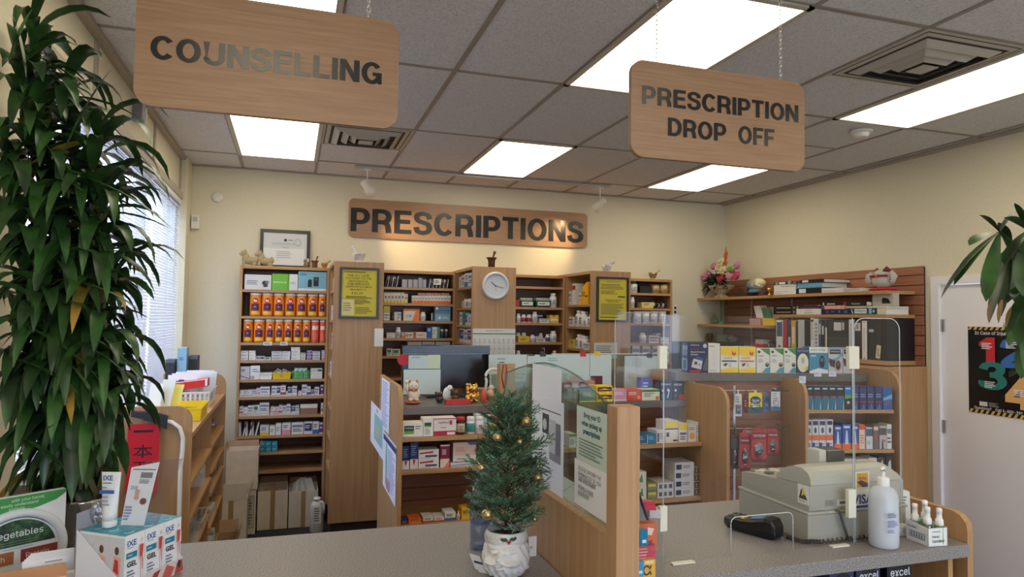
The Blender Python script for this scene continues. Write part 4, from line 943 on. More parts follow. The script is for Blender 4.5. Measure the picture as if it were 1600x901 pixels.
carton(a.x+.02,c.x,-.54,-.362,0.001,zb-.004,'closed cardboard box with printed panel under another box',flaps=(0,0,0,0),tape=False)
b=MB().box(a.x+.02,c.x,-.54,-.362,zb-.0035,zb-.0005,CARDL);b.decor((c.x-.10,-.5406,.05),EX,EZ,.09,.26,[('r',0,0,1,1,(150,140,128)),('r',.04,.02,.96,.98,(200,190,174)),('l',.1,.1,.9,.9,9,(120,112,104))]);b.build('cardboard_sheet',None,'flat cardboard lid with label on the covered box','cardboard box')
a,c=P(354,702,'y',-.54),P(404,702,'y',-.54)
carton(a.x,c.x,-.54,-.362,zb,c.z,'open pale cardboard box stacked on top of another box',fl=.05,flaps=(0,1,1,1),tape=False)
a,c=P(403,765,'y',-.45),P(450,765,'y',-.45)
carton(a.x,c.x,-.45,-.14,0.001,c.z,'open cardboard box with tape, left of two under the bookcase',fl=.055,flaps=(0,0,1,1))
a,c=P(451,765,'y',-.45),P(500,765,'y',-.45)
carton(a.x+.004,c.x-.016,-.45,-.14,0.001,c.z,'open cardboard box of papers, right of two under the bookcase',fl=.05,flaps=(0,0,1,0))
b=MB();x=a.x+.03
for k in range(6):b.obox((x+.035*k,-.30,c.z-.10),V((1,.3,0)).normalized(),EY,V((.3-.12*k,.1,1)).normalized(),.03,.001,.15+.012*(k%3),WHITE if k%2 else M((210,204,196)))
b.build('crumpled_papers',None,'white papers sticking out of the right open box','papers')
b=MB();x=P(420,750,'y',-.3).x
for k in range(5):b.obox((x-.04+.03*k,-.30,c.z-.10),V((1,.5,0)).normalized(),EY,V((.5-.25*k,.2,1)).normalized(),.04,.0015,.13,CARD)
b.build('cardboard_scraps',None,'brown cardboard scraps sticking out of the left open box','cardboard')
c=V((1.150,-.60,0));b=MB().lathe(c,[(.05,.002),(.055,.01),(.055,.20),(.048,.23),(.03,.25),(.026,.26)],M((216,214,206),.35),20,sy=.8);b.decor(c+V((-.03,-.048,.08)),EX,EZ,.06,.14,[('r',0,0,1,1,(226,224,214)),('l',.1,.1,.9,.9,6,(110,110,110))])
j=b.build('white_jug',None,'large white jug on the floor beside the first end panel','jug',origin=c);MB().lathe(c,[(.028,.255),(.028,.278),(.0,.279)],WHITE,16).build('cap',j);MB().tube([c+V((.02,-.02,.25)),c+V((.045,-.03,.24)),c+V((.052,-.03,.20)),c+V((.05,-.03,.15))],.011,M((216,214,206),.35)).build('handle',j)
# ================================================================== SHELF UNIT UNDER THE WINDOWS
def end_panel(x0,x1,y,z0,z1,r,th=.022):
 return MB().prism([(p[0],p[1])for p in rrect(x1-x0,z1-z0,r,10,(0,0,1,0))],(x0,y,z0),EX,EZ,(0,-1,0),th,BEECH)
SX=.45
t=thing('shelf_unit',(.22,-1.85,0),'low wooden shelf unit under the windows with rounded end panels','shelf unit')
end_panel(.02,.475,-2.90,0,1.325,.07).build('end_panel',t,bevel=.001)
end_panel(.02,SX,-.83,0,1.31,.09).build('end_panel',t,bevel=.001)
MB().box(.02,SX-.01,-1.70,-1.68,.05,1.13,BEECH).build('divider',t)
MB().box(.02,SX-.005,-2.878,-.832,1.13,1.155,BEECHY).build('top_board',t)
MB().box(.02,.035,-2.878,-.832,.05,1.13,SHELFBACK).build('back_panel',t)
MB().box(.03,SX-.03,-2.878,-.832,0,.05,M((46,38,34))).build('toe_kick',t)
for z in(.91,.725,.50,.33,.07):MB().box(.035,SX,-2.878,-1.702,z-.02,z,BEECHY).build('shelf',t)
for z in(.92,.76,.62,.40,.12):MB().box(.035,SX,-1.678,-.832,z-.02,z,BEECHY).build('shelf',t)
pts=[P(x,y,'y',-2.915)for x,y in((248,657),(268,659),(281,668),(286,684),(285,705),(282,730),(281,760),(280,800),(279,830))]
MB().tube(pts,.010,WHITE,8).build('white_cable',None,'thick white cable along rounded end panel edge by the plant','cable')
b=MB();pp=[P(x,y,'y',-2.93)for x,y in((205,647),(225,648),(248,651),(262,655))]
for i in range(3):b.add([pp[i]+V((0,0,.012)),pp[i+1]+V((0,0,.012)),pp[i+1]+V((0,-.01,-.018-.014*i)),pp[i]+V((0,-.01,-.010-.012*i)),pp[i]+V((0,.05,.014)),pp[i+1]+V((0,.05,.014))],[(3,2,1,0),(0,1,5,4)],M((34,36,44),.8))
b.build('black_cloth',None,'black cloth draped over end panel above the red banner','cloth')
a,c=P(200,663,'y',-2.925),P(246,770,'y',-2.925);a2=P(250,663,'y',-2.925)
b=MB();rm=M((206,24,44),.5);bw=a2 .x-a.x;bh=a.z-c.z;n=8
b.prism([(0,0),(bw,0),(bw,bh),(0,bh)],(a.x,-2.924,c.z),EX,EZ,(0,-1,0),.0015,rm)
for i,ch in enumerate('一本万利'):
 q=V((a.x+bw*.18,-2.9246,a.z-bh*(.245*i+.25)))
 if ch=='一':b.text(ch,q+EZ*bh*.13,EX,EZ,bw*.62,bh*.035,INK,0,fit=True)
 else:b.text(ch,q+EZ*bh*.01,EX,EZ,bw*.62,bh*.19,INK,0,fit=True)
b.build('red_banner',None,'red paper banner with black brushed characters on end panel','banner')
def R_(px,py,y):return P(px,py,'y',y)
TZ=1.155
yb=-1.35
m_=M((228,226,222),.4)
basket('white_basket',.16,.42,-1.62,-1.20,TZ,.10,m_,'white perforated plastic basket on top of window shelves','baskets on the window shelves',rows=3)
for k in range(7):
 b=MB();x=.19+.012*k;b.obox((x+.07,-1.60+.045*k,TZ+.01),EX,EY,V((.02*(k-3),.16,1)).normalized(),.085,.0015,.20+.006*(k%3),M((232,232,234)))
 b.decor((x-.01,-1.60+.045*k-.002,TZ+.06),EX,V((0,.16,1)).normalized(),.16,.13,[('l',.1,.1,.9,.9,6,(120,120,150)),('r',.3,.82,.5,.92,(100,50,110))]);b.build('paper_sheets',None,'white printed sheet standing in the white basket, %s from front'%ORD[k],'paper','sheets in the white basket')
b=MB().obox((.29,-1.575,TZ+.122),V((1,0,.12)).normalized(),EY,EZ,.115,.06,.05,M((206,38,36),.45));b.decor((.178,-1.636,TZ+.110),V((1,0,.12)).normalized(),EZ,.23,.05,[('c',.3,.45,.10,(230,110,100)),('c',.3,.45,.085,(206,38,36)),('r',.93,.1,.99,.9,WHITE),('r',.0,.9,1,1,(224,222,216))])
b.build('red_box',None,'flat red box lying across the white basket','box')
basket('yellow_tray',.13,.44,-2.22,-1.88,TZ,.075,YEL,'yellow plastic tray on top of window shelves','baskets on the window shelves',slots=False,flare=.05)
b=MB().box(.20,.34,-2.2205,-2.2195,TZ+.015,TZ+.055,M((200,176,40)));b.decor((.20,-2.2208,TZ+.015),EX,EZ,.14,.04,[('t',.02,.05,.98,.95,'KERR',(70,62,30),.01)]);b.v=[v+V((0,-.006,0))for v in b.v];b.build('tray_lettering',None,'raised label on the front of the yellow tray','label')
for k,(x,h,tl,col)in enumerate(((.17,.20,.10,(224,220,206)),(.21,.22,.18,(214,212,200)),(.25,.19,.22,(236,222,110)),(.36,.05,.1,(40,120,100)))):
 b=MB().obox((x,-2.12+.03*k,TZ+.006),V((1,-.5,0)).normalized(),EY,V((tl,.1,1)).normalized(),.04,.002,h,M(col));b.build('paper_leaflet',None,'%s leaflet standing in the yellow tray'%('cream','grey white','pale yellow','small green')[k],'leaflet')
for k,(x,y,h,col,txt,lb)in enumerate(((.08,-1.15,.28,(44,46,56),'','dark blue narrow box'),(.15,-1.12,.36,(140,182,206),'SMP','tall light blue box'),(.215,-1.05,.30,(40,44,40),'','dark box with white stripe'))):
 b=MB().box(x,x+.058,y,y+.12,TZ+.0005,TZ+h,M(col));b.decor((x,y,TZ),EX,EZ,.058,h,[('t',.1,.25,.9,.38,txt,(40,60,120)),('l',.2,.75,.8,.82,2,(60,90,130))]if txt else[('r',.3,.1,.7,.55,(140,150,140)),('r',.0,.92,1,1,(90,100,110))])
 b.build('tall_carton',None,lb+' standing at the far end of the window shelves','box')
def clump(cx,cy,z,label,m=BAG,s=1,name='plastic_bag'):
 b=MB();rr=random.Random(int(cy*100))
 for k in range(7):b.ell((cx+rr.uniform(-.06,.05)*s,cy+rr.uniform(-.10,.10)*s,z+.045*s+rr.uniform(0,.02)),(.05*s,.06*s,.042*s),m,12,8,rot=Matrix.Rotation(rr.uniform(-.5,.5),3,'X'))
 t=b.build(name,None,label,'plastic bag');return t
clump(.36,-1.15,.62,'crumpled clear plastic bag on far lower window shelf',BAG,.95)
clump(.33,-1.05,.40,'crumpled grey plastic bag beside the open cardboard box',BAG,.9)
clump(.36,-1.05,.92,'clear plastic bag hanging below white basket end',BAG,.7)
b=MB();met=M((170,166,160),.4)
b.box(.20,.44,-2.35,-2.05,.5008,.506,met)
b.build('thin_tray',None,'thin grey tray on a lower window shelf','tray')
basket('grey_basket',.18,.445,-2.1,-1.78,.5005,.06,M((190,186,180),.5),'pale grey slotted tray on the middle window shelf',None,rows=1)
for k in range(3):
 b=MB().box(.33,.42,-1.95+.07*k,-1.89+.07*k,.7255,.80+.01*k,M((214,212,208)));b.decor((.42,-1.95+.07*k,.73),EY,EZ,.06,.07,[('l',.1,.1,.9,.9,4,(100,100,110))]);b.build('medicine_box',None,'pale carton on the third window shelf, %s from front'%ORD[k],'box','cartons on the window shelves')
for k in range(4):
 b=MB().box(.30,.43,-1.55+.12*k,-1.46+.12*k,.1205,.22+.02*(k%2),M(PALE[k]));b.build('medicine_box',None,'pale carton low on the far window shelf, %s from front'%ORD[k],'box','cartons low on the window shelves')
b=MB().box(.24,.44,-1.50,-1.30,.4005,.47,M((196,186,172)));b.build('brown_carton',None,'brown carton on the far window shelf near open box','box')
first=None;n=0
for i in range(4):
 for j in range(4):
  x=.268+.052*j;y=-2.46+.055*i
  n+=1
  if first is None:
   c0=V((x,y,.3305));bm_=MB().lathe(c0,[(.021,0),(.023,.004),(.023,.058),(.016,.064)],M((66,52,46),.3),16).build('dark_bottle',None,'dark bottle with white cap in the group behind the gel boxes','bottle','dark bottles with white caps on the window shelf',origin=c0)
   MB().lathe(c0,[(.0185,.062),(.019,.064),(.019,.082),(.016,.084)],WHITE,16).build('cap',bm_);first=bm_;fx=c0
  else:dup(first,V((x,y,.3305))-fx)
carton(.47,.60,-1.62,-1.30,.001,.26,'small brown open box on the floor beside the window shelves',m=CARD,fl=.08,flaps=(0,1,1,0),tape=False)
# ================================================================== MIDDLE DISPLAY COUNTERS
def side_panel(x,y0,y1,z0,z1,r,label=None,th=.022,wx=0):
 "upright panel in the y-z plane, rounded at the upper front corner"
 poly=[(0,0),(y1-y0,0),(y1-y0,z1-z0)]+[(r+r*math.cos(math.radians(a)),z1-z0-r+r*math.sin(math.radians(a)))for a in range(90,181,10)]
 return MB().prism(poly,(x,y0,z0),EY,EZ,(1,0,0),th,BEECH)
PF=-2.90
XA0,XB0,XC0,XD0=1.448,3.442,4.02,4.722
tA=thing('display_counter',(2.45,-2.5,0),'wooden display counter with lucky cats on top and medicine shelves','display counter')
side_panel(XA0+.022,PF,-2.10,0,1.395,.09).build('end_panel',tA,bevel=.001)
zA=1.232
MB().box(XA0+.022,XB0-.0235,-2.45,-1.85,zA-.045,zA,COUNTERD).build('countertop',tA,bevel=.002)
b=MB();z=.12
b.box(XA0+.023,XB0-.023,-2.262,-2.25,0,zA-.045,SLATX)
while z<1.15:b.box(XA0+.024,XB0-.024,-2.275,-2.262,z,z+.068,SLATX);z+=.0762
b.build('slatwall_back',tA)
zs1,zs2=P(640,684,'y',-2.64).z,P(640,735,'y',-2.64).z
XM=P(779,660,'y',-2.64).x
zr1,zr2=P(1050,693,'y',-2.64).z,P(1050,779,'y',-2.64).z
MB().box(XM,XM+.045,-2.66,-2.45,.10,zA-.046,BEECH).build('divider',tA,bevel=.001)
for z in(zs1,zs2,zs2-.30):MB().box(XA0+.024,XM-.001,-2.64,-2.276,z-.022,z,BEECHX).build('shelf',tA,bevel=.001)
for z in(zr1,zr2,zr2-.30):MB().box(XM+.046,XB0-.024,-2.64,-2.276,z-.022,z,BEECHX).build('shelf',tA,bevel=.001)
MB().box(XA0+.022,XB0-.0235,-2.63,-2.27,0,.10,M((46,38,34))).build('toe_kick',tA)
MB().box(XA0+.05,XA0+.065,-2.2795,-2.2755,.2,1.15,STEEL).build('slotted_strip',tA)
def paper_x(x,y0,y1,z0,z1,items,label,m=None,tilt=0,name='paper_notice',grp=None):
 "sheet on a face looking to -x; y0 is the far (left in the picture) edge"
 b=MB();u=V((0,-1,0));v=V((0,tilt,1)).normalized()
 b.prism([(0,0),(abs(y1-y0),0),(abs(y1-y0),z1-z0),(0,z1-z0)],(x,y0,z0),u,v,(-1,0,0),.0006,m or M((232,234,246)))
 b.decor((x,y0,z0),u,v,abs(y1-y0),z1-z0,items,.0003)
 return b.build(name,None,label,'paper',grp)
xx=XA0-.002
def py_(px,py):return P(px,py,'x',xx)
a,c=py_(597,590),py_(608,670)
paper_x(xx-.001,a.y,c.y,py_(602,672).z,py_(602,592).z,[('l',.1,.05,.9,.95,18,(150,160,210))],'top white printed sheet on left end panel of cat counter',grp=None)
a,c=py_(583,636),py_(600,700)
paper_x(xx-.0005,a.y+.12,c.y,py_(594,712).z,py_(594,640).z,[('t',.1,.86,.9,.94,'PICNIC',INK),('r',.3,.2,.9,.8,(150,190,200)),('r',.4,.3,.7,.6,(180,200,160))],'white flyer with green picture on left end panel')
a,c=py_(600,670),py_(618,780)
paper_x(xx-.0015,a.y,c.y,py_(609,782).z+.02,py_(609,684).z,[('r',0,.86,1,.96,(70,70,130)),('r',.22,.1,.34,.84,(120,190,170)),('l',.4,.1,.95,.8,14,(150,160,210)),('r',.3,.05,.6,.25,(200,140,160))],'long white schedule sheet with purple header on left end panel')
def maneki(c,s,body,label,ear=(150,50,50),cushion=None,gold=False,arm=1,name='lucky_cat'):
 c=V(c);m=M(body,.25,.9 if gold else 0,.5);t=thing(name,c,label,'lucky cat figurine','lucky cat figurines')
 z0=0
 if cushion:MB().ell(c+V((0,0,.012*s+.001)),(.062*s,.05*s,.012*s),M(cushion),20,8).build('cushion',t);z0=.018*s
 f=lambda b,p,r,mm=None,rot=None:b.ell(c+V(p)*s+V((0,0,z0+.0025)),[q*s for q in r],mm or m,16,10,rot)
 b=MB();f(b,(0,0,.045),(.042,.036,.046));f(b,(0,-.004,.105),(.040,.034,.034));f(b,(-.022,-.026,.012),(.016,.02,.012));f(b,(.022,-.026,.012),(.016,.02,.012))
 f(b,(.034,-.014,.05),(.012,.014,.03));f(b,(-.046*arm,-.006,.10),(.012,.013,.034));f(b,(-.048*arm,-.01,.135),(.014,.014,.014))
 b.build('body',t)
 for sx in(-1,1):
  p=c+V((.024*sx,-.002,.128))*s+V((0,0,z0));MB().lathe(p,[(.014*s,0),(.009*s,.012*s),(.001,.024*s)],m if gold else M(ear),10).build('ear',t)
 b=MB()
 for sx in(-1,1):f(b,(.014*sx,-.036,.108),(.004,.002,.003),INK)
 f(b,(0,-.039,.098),(.004,.003,.003),M((170,60,60)));b.build('face',t)
 b=MB().lathe(c+V((0,-.001,.074))*s+V((0,0,z0)),[(.030*s,0),(.037*s,.004*s),(.030*s,.008*s)],M((176,30,36)),18);f(b,(0,-.036,.072),(.008,.006,.008),GOLD);b.build('collar',t)
 return t
def onA(px,y=-2.30):return V((Xat(px,y,zA),y,zA))
def szA(p,pytop):return(Zat(pytop,p.x,p.y)-p.z)
p=onA(645,-2.30);maneki(p,szA(p,596)/.155,(226,214,198),'cream lucky cat with brown ear patches on a patterned cushion',(170,110,60),(196,96,80))
p=onA(686);maneki(p,szA(p,611)/.155,(44,46,50),'small dark lucky cat with red scarf between cream and grey cats',(196,150,90),None)
p=onA(711);maneki(p,szA(p,607)/.155,(70,64,44),'dark bronze lucky cat on the red block',(70,64,44),None)
b=MB().box(p.x-.075,p.x+.075,-2.39,-2.345,zA+.0005,zA+.028,M((196,44,52)));b.build('red_block',None,'flat red box in front of the dark bronze lucky cat','box')
p=onA(699,-2.24);b=MB().ell(p+V((0,0,.0465)),(.03,.02,.045),WHITE,16,10).ell(p+V((.012,-.01,.085)),(.018,.012,.02),WHITE);b.build('white_figurine',None,'small white rounded figurine left of dark bronze cat','figurine')
p=onA(739);maneki(p,szA(p,597)/.155,(222,180,96),'large shiny gold lucky cat on the middle counter',gold=True)
p=onA(728);b=MB().ell(p+V((.0,-.05,.03)),(.018,.014,.028),GOLD).ell(p+V((.0,-.05,.064)),(.013,.012,.013),GOLD);b.build('gold_figurine',None,'tiny gold figurine left in front of gold lucky cat','figurine')
p=onA(754);b=MB().lathe(p+V((0,-.02,0)),[(.02,.0005),(.02,.05),(.008,.09)],M((206,90,60)),12);b.build('orange_figurine',None,'small orange figurine right beside gold lucky cat','figurine')
p=onA(767);b=MB();b.lathe(p,[(.04,.0005),(.04,.03),(.03,.035)],M((150,60,40)),14).ell(p+V((0,0,.055)),(.028,.022,.026),M((214,180,150))).ell(p+V((.002,0,.09)),(.018,.016,.017),M((214,200,180)))
b.build('seated_figurine',None,'small seated pale figurine on brown base beside white hook','figurine')
pc=onA(770,-2.22);r_=.05;pts=[pc+V((r_*math.cos(math.radians(a)),0,.15+r_*math.sin(math.radians(a))))for a in range(250,20,-20)]
MB().tube([pc+V((-.02,0,.011))]+[pc+V((-.05,0,.06))]+pts[2:],.009,WHITE,10).build('white_hook',None,'white curved hook shape behind the figurines','hook')
p=onA(788,-2.30);b=MB().box(p.x-.05,p.x+.05,-2.36,-2.30,zA+.0005,zA+.24,BEECH)
b.build('wooden_post',None,'short square wooden post on the counter behind small tree','post')
b=MB()
for k in(-1,1):b.tube([(p.x+.008*k-.02,-2.363,zA+.24),(p.x+.018*k-.02,-2.364,zA+.16),(p.x+.002*k-.02,-2.364,zA+.09)],.0035,M((190,30,30)),6)
b.build('red_ribbon',None,'red ribbon hanging on the short wooden post','ribbon')
p=P(775,640,'y',-2.68);b=MB().ell((p.x,p.y,p.z),(.035,.02,.03),GOLD).ell((p.x-.01,p.y,p.z+.035),(.02,.014,.02),GOLD).ell((p.x,p.y,p.z-.05),(.02,.014,.02),M((190,60,40),.3)).ell((p.x,p.y,p.z-.09),(.024,.016,.026),GOLD).tube([(p.x,p.y,p.z+.04),(p.x-.01,-2.47,zA+.01),(p.x,-2.40,zA+.005)],.003,M((190,30,30)),6)
b.build('gold_ornament',None,'gold ornament on red cord hanging over the counter edge','ornament')
BAYS+=[(XM+.047,XB0-.025,-2.64,[zA-.02,zr1,zr2]),(XA0+.024,XM-.002,-2.64,[zA-.02,zs1,zs2])]
cE=(820,540,4.289);G='boxes on the right part of the cat counter'
r=Row('cat counter top',zA,G,-2.43,crop=cE,depth=.1)
r.bottle(292,325,290,'green and clear tin',(70,110,90),(120,140,140),(90,130,110));r.bottle(327,362,290,'second green and clear tin',(70,110,90),(120,140,140),(90,130,110))
r.box(364,478,292,'blue box with yellow corner',(84,128,150),[('p',[(.8,0),(1,0),(1,.2)],(230,220,80)),('r',0,0,1,.1,(220,220,90)),('l',.2,.4,.8,.8,3,(190,210,220))])
r.box(482,590,268,'yellow and brown box',(236,196,30),[('r',.05,.3,.95,.85,(70,40,30)),('t',.3,.86,.7,.98,'Bran',(60,40,20)),('p',[(.1,.5),(.5,.7),(.9,.5)],(236,196,30)),('c',.7,.15,.05,(240,240,200))],stack=2)
r.box(592,684,292,'pale pink box',(214,150,170),[('l',.1,.5,.8,.8,2,(240,220,226)),('r',0,0,1,.15,(230,200,210))])
r.box(686,783,292,'red orange box',(206,70,50),[('l',.1,.5,.7,.8,2,(240,220,200)),('c',.82,.3,.12,(236,160,120))])
r.box(785,905,292,'white carton with green top and orange dot',(226,224,210),[('r',0,.78,1,1,(60,130,60)),('l',.1,.3,.7,.7,3,(110,110,110)),('c',.86,.2,.1,(226,110,60))])
r.box(832,905,222,'tall pale blue box behind',(96,120,190),[('l',.2,.2,.8,.8,4,(200,214,240))],back=.11,depth=.06,stack=1)
r.box(907,989,230,'navy box with white figure',(38,46,70),[('t',.1,.72,.9,.86,'Meyecur',(220,224,230)),('c',.22,.48,.09,(230,230,232)),('p',[(.55,.1),(.65,.1),(.8,.5),(.6,.6),(.55,.45),(.68,.42)],(190,200,214)),('r',.08,.05,.4,.3,(60,110,140))])
r.box(991,1067,234,'dark box with red corner',(40,40,62),[('t',.1,.74,.8,.86,'PRISM',(220,224,230)),('c',.24,.5,.1,(230,230,232)),('p',[(.6,.3),(1,.25),(1,0),(.5,0)],(190,44,50)),('l',.1,.12,.45,.3,3,(170,60,90))])
cF=(580,530,4.743);G='medicines on the cat counter shelves'
yS=-2.61
r=Row('upper shelf below cats',zs1,G,yS,crop=cF,depth=.10)
r.box(234,383,618,'flat white box with green label',(232,232,226),[('r',.05,.2,.55,.8,(48,70,60)),('r',.05,.2,.55,.42,(110,180,60)),('l',.62,.5,.92,.8,2,(120,120,120)),('t',.1,.55,.5,.7,'FreeLyte',(230,236,230))],gap=.001)
r.box(384,460,537,'upright white box with green label',(230,230,226),[('r',.1,.55,.8,.78,(48,70,60)),('r',.1,.52,.8,.60,(110,180,60)),('l',.15,.1,.8,.45,4,(140,140,146))])
r.box(460,630,568,'wide white box with crimson base',(230,222,222),[('r',0,0,1,.27,(176,34,66)),('t',.22,.66,.66,.82,'OptiPari',INK),('r',.70,.62,.82,.86,(190,40,60)),('l',.3,.42,.7,.5,1,(190,90,110)),('r',.6,.04,.94,.2,(236,220,226)),('r',0,.95,1,1,(176,34,66))])
r.bottle(635,703,540,'dark bottle with red cap',(50,34,26),(190,36,40),(196,180,150),shoulder=.78,neck=.88)
r.bottle(712,775,562,'white bottle with teal label',(226,228,228),label=(50,150,160),neck=.85);r.bottle(779,840,562,'white bottle with red lettering',(230,230,230),label=(222,224,226),neck=.85,items=[('r',.1,.6,.9,.8,(200,50,60)),('l',.1,.1,.9,.5,4,(130,130,140))])
r.box(850,915,522,'white and teal box',(220,224,226),[('r',.05,.7,.95,.86,(60,160,180)),('l',.1,.2,.8,.6,4,(130,140,150))]);r.box(806,850,508,'slim white and blue box',(222,224,228),[('r',0,.5,1,.95,(90,160,200))],back=.11,depth=.06)
r.box(916,940,560,'white box behind the small tree',(222,222,222),'print')
cG=(580,680,4.078)
r=Row('lower shelf below cats',zs2,G,yS,crop=cG,depth=.10)
for a,c_,y in((196,243,68),(245,299,46)):
 r.box(a,c_,y,'narrow navy and white box',(34,44,96),[('r',0,0,1,.38,(222,222,226)),('p',[(.3,.36),(.7,.36),(.5,.12)],(190,40,50)),('l',.1,.5,.9,.9,5,(120,140,190))])
r.box(300,432,90,'white box with red band',(224,224,228),[('p',[(.05,.55),(.7,.62),(.75,.85),(.05,.72)],(196,40,44)),('r',.32,.2,.9,.42,(60,76,120)),('l',.1,.05,.7,.15,1,(140,140,150))],stack=2)
r.box(437,500,58,'maroon and white upright box',(130,26,54),[('r',.0,0,1,.38,(226,214,210)),('p',[(.4,0),(1,0),(1,.34)],(226,120,100)),('l',.2,.55,.8,.8,3,(230,210,220)),('r',0,.94,1,1,(220,220,220))])
r.box(503,690,170,'flat white and blue box',(214,220,230),[('p',[(0,.2),(1,.5),(1,.7),(0,.4)],(90,120,180))])
o,u,w,h=r.span(522,668,45);z0=Zat(680+170/4.078,o.x,yS)+.001
b=MB().box(o.x,o.x+w,yS+.005,yS+.1,z0,r.z+h,M((226,196,186)));b.decor((o.x,yS+.005,z0),EX,EZ,w,r.z+h-z0,[('r',0,0,1,.3,(230,226,228)),('t',.15,.06,.62,.2,'Allerject',(70,80,130)),('p',[(.6,1),(1,1),(1,.86),(.72,.86)],(60,90,160)),('l',.1,.5,.7,.75,3,(206,150,140))])
b.build('medicine_box',None,'peach and white box on the flat white blue box','box',G)
zl=Zat(680+612/4.078,1.8,yS);zl=P(640,735,'y',-2.64).z-.30
r=Row('bottom shelf below cats',zl,G,yS,crop=cG,depth=.10)
for a,c_,y,kd,d_,col in((192,236,543,'navy','navy and white box',(60,60,110)),(238,320,530,'orange','orange box',(226,110,50)),(330,396,520,'red','red and white box',(226,220,220)),(400,466,520,'red','second red and white box',(226,220,220)),(468,539,490,'blue','white box with blue label',(226,226,226)),(575,633,465,'yellow','yellow box',(238,186,40))):
 r.box(a,c_,y,d_,col,kd)
r.bottle(546,569,484,'tiny white dropper bottle',neck=.35,shoulder=.6)
r=Row('upper shelf right of divider',zr1,G,yS,crop=cE,depth=.12)
r.box(296,345,590,'white box with green top',(224,224,220),[('r',0,.8,1,1,(60,150,70)),('l',.1,.2,.9,.6,3,(130,130,130))])
r.box(690,724,590,'navy white box',(60,80,120),[('r',.1,.2,.9,.8,(220,226,232))]);r.box(725,817,590,'blue box with white frame',(36,100,140),[('r',0,0,.03,1,(226,230,234)),('r',0,0,1,.05,(226,230,234)),('l',.15,.4,.85,.8,3,(150,200,220))]);r.box(818,880,592,'smaller blue box with white frame',(40,120,160),[('r',0,0,.06,1,(226,230,234)),('l',.15,.4,.85,.8,3,(150,200,220))])
r.box(882,938,566,'white box',(222,222,222),[('r',.1,.1,.3,.8,(70,70,110)),('l',.4,.3,.9,.8,3,(150,150,160))])
r.box(940,1028,502,'white carton with yellow head and blue bar',(228,226,220),[('r',0,.66,1,1,(240,210,50)),('r',0,.60,1,.66,(50,66,120)),('r',.08,.28,.3,.48,(60,64,74)),('r',.6,.06,.95,.14,(60,64,80))]);r.box(1030,1090,520,'narrow white carton with yellow head',(228,226,220),'yhead')
r.box(1093,1150,532,'white carton with orange blob',(228,222,214),[('c',.5,.35,.34,(236,160,60)),('l',.1,.7,.9,.9,2,(130,130,140))]);r.box(1152,1195,510,'tall white carton',(224,226,230),'yellow')
cH=(970,700,4.48)
zr=zs2
r=Row('lower shelf right of divider',zr2,G,yS,crop=cH,depth=.16)
r.box(64,180,165,'white and green box',(222,224,220),[('r',0,.3,.65,.55,(50,120,80)),('p',[(.6,.25),(.8,.25),(.74,.8),(.68,.8)],(60,150,90)),('l',.05,.65,.5,.9,2,(120,130,130))],stack=2)
r.box(184,250,240,'green and yellow box',(120,130,90),[('r',.0,.1,1,.9,(130,150,120)),('r',.1,.5,.9,.8,(222,216,80))],stack=2)
r.box(256,372,240,'white windowed box',(218,218,220),[('r',.1,.25,.28,.8,(90,92,104)),('r',.4,.25,.58,.8,(110,112,120)),('r',.7,.25,.9,.8,(90,92,104))],stack=2)
r.box(376,512,100,'white navy labelled box',(224,224,226),[('r',.06,.2,.34,.8,(52,54,100)),('l',.4,.3,.9,.7,2,(120,120,130))],stack=4)
r.box(515,596,130,'end carton',(196,186,170),[('r',.0,.05,1,.95,(70,62,50)),('r',.3,.2,.7,.8,(160,150,130))],stack=4)
t=thing('monitor',(1.9,-2.0,zA),'wide black monitor with papers taped to it behind the cats','monitor')
MB().box(1.60,2.19,-2.0,-1.965,zA+.06,1.572,M((20,21,24),.18)).build('screen',t,bevel=.003)
MB().box(1.60,2.185,-2.008,-2.002,1.515,1.519,M((120,124,126),.3)).build('screen_line',t)
MB().box(1.86,1.94,-1.965,-1.94,zA+.01,1.45,BLACK).box(1.76,2.04,-2.04,-1.88,zA+.0005,zA+.012,BLACK).build('stand',t)
a,c=P(631,555,'y',-2.012),P(687,615,'y',-2.012)
b=MB().box(a.x+.03,c.x,-2.014,-2.011,P(640,576,'y',-2.012).z,a.z,M((196,214,214)));b.decor((a.x+.03,-2.014,P(640,576,'y',-2.012).z),EX,EZ,c.x-a.x-.03,.09,[('r',.6,0,1,1,(206,220,190)),('l',.1,.7,.5,.9,1,(160,170,170))]);b.build('paper_sheet',None,'upper pale green sheet taped to the black monitor','paper')
b=MB().box(a.x,c.x+.002,-2.018,-2.0145,c.z,P(640,577,'y',-2.012).z,M((204,220,218)));b.build('paper_sheet',None,'lower large pale sheet taped to the black monitor','paper')
c=P(630,562,'y',-2.03);MB().lathe((c.x,-2.02,c.z),[(.036,0),(.036,.003)],M((190,30,50)),22,ax=(0,-1,0)).build('red_sticker',None,'round red sticker at the monitor left edge','sticker')
t=thing('glass_screen',(2.9,-2.1,zA),'clear glass screen standing on the staff counter behind the tree','glass screen')
zg=P(900,553,'y',-2.08).z
MB().box(2.18,XB0+.02,-2.083,-2.077,zA+.001,zg,GLASSG).build('glass_pane',t)
MB().box(2.60,XB0+.02,-2.086,-2.074,zg-.001,zg+.004,M((214,226,226),.2)).build('top_edge',t)
PGRN=M((198,214,210),.6)
def gpaper(x0,x1,y0,y1,label,items=(),m=PGRN,dy=0):
 a,c=P(x0,y0,'y',-2.09),P(x1,y1,'y',-2.09);b=MB().box(a.x,c.x,-2.088-dy-.001,-2.0862-dy,c.z,a.z,m);b.decor((a.x,-2.089-dy,c.z),EX,EZ,c.x-a.x,a.z-c.z,list(items));b.build('paper_sheet',None,label,'paper')
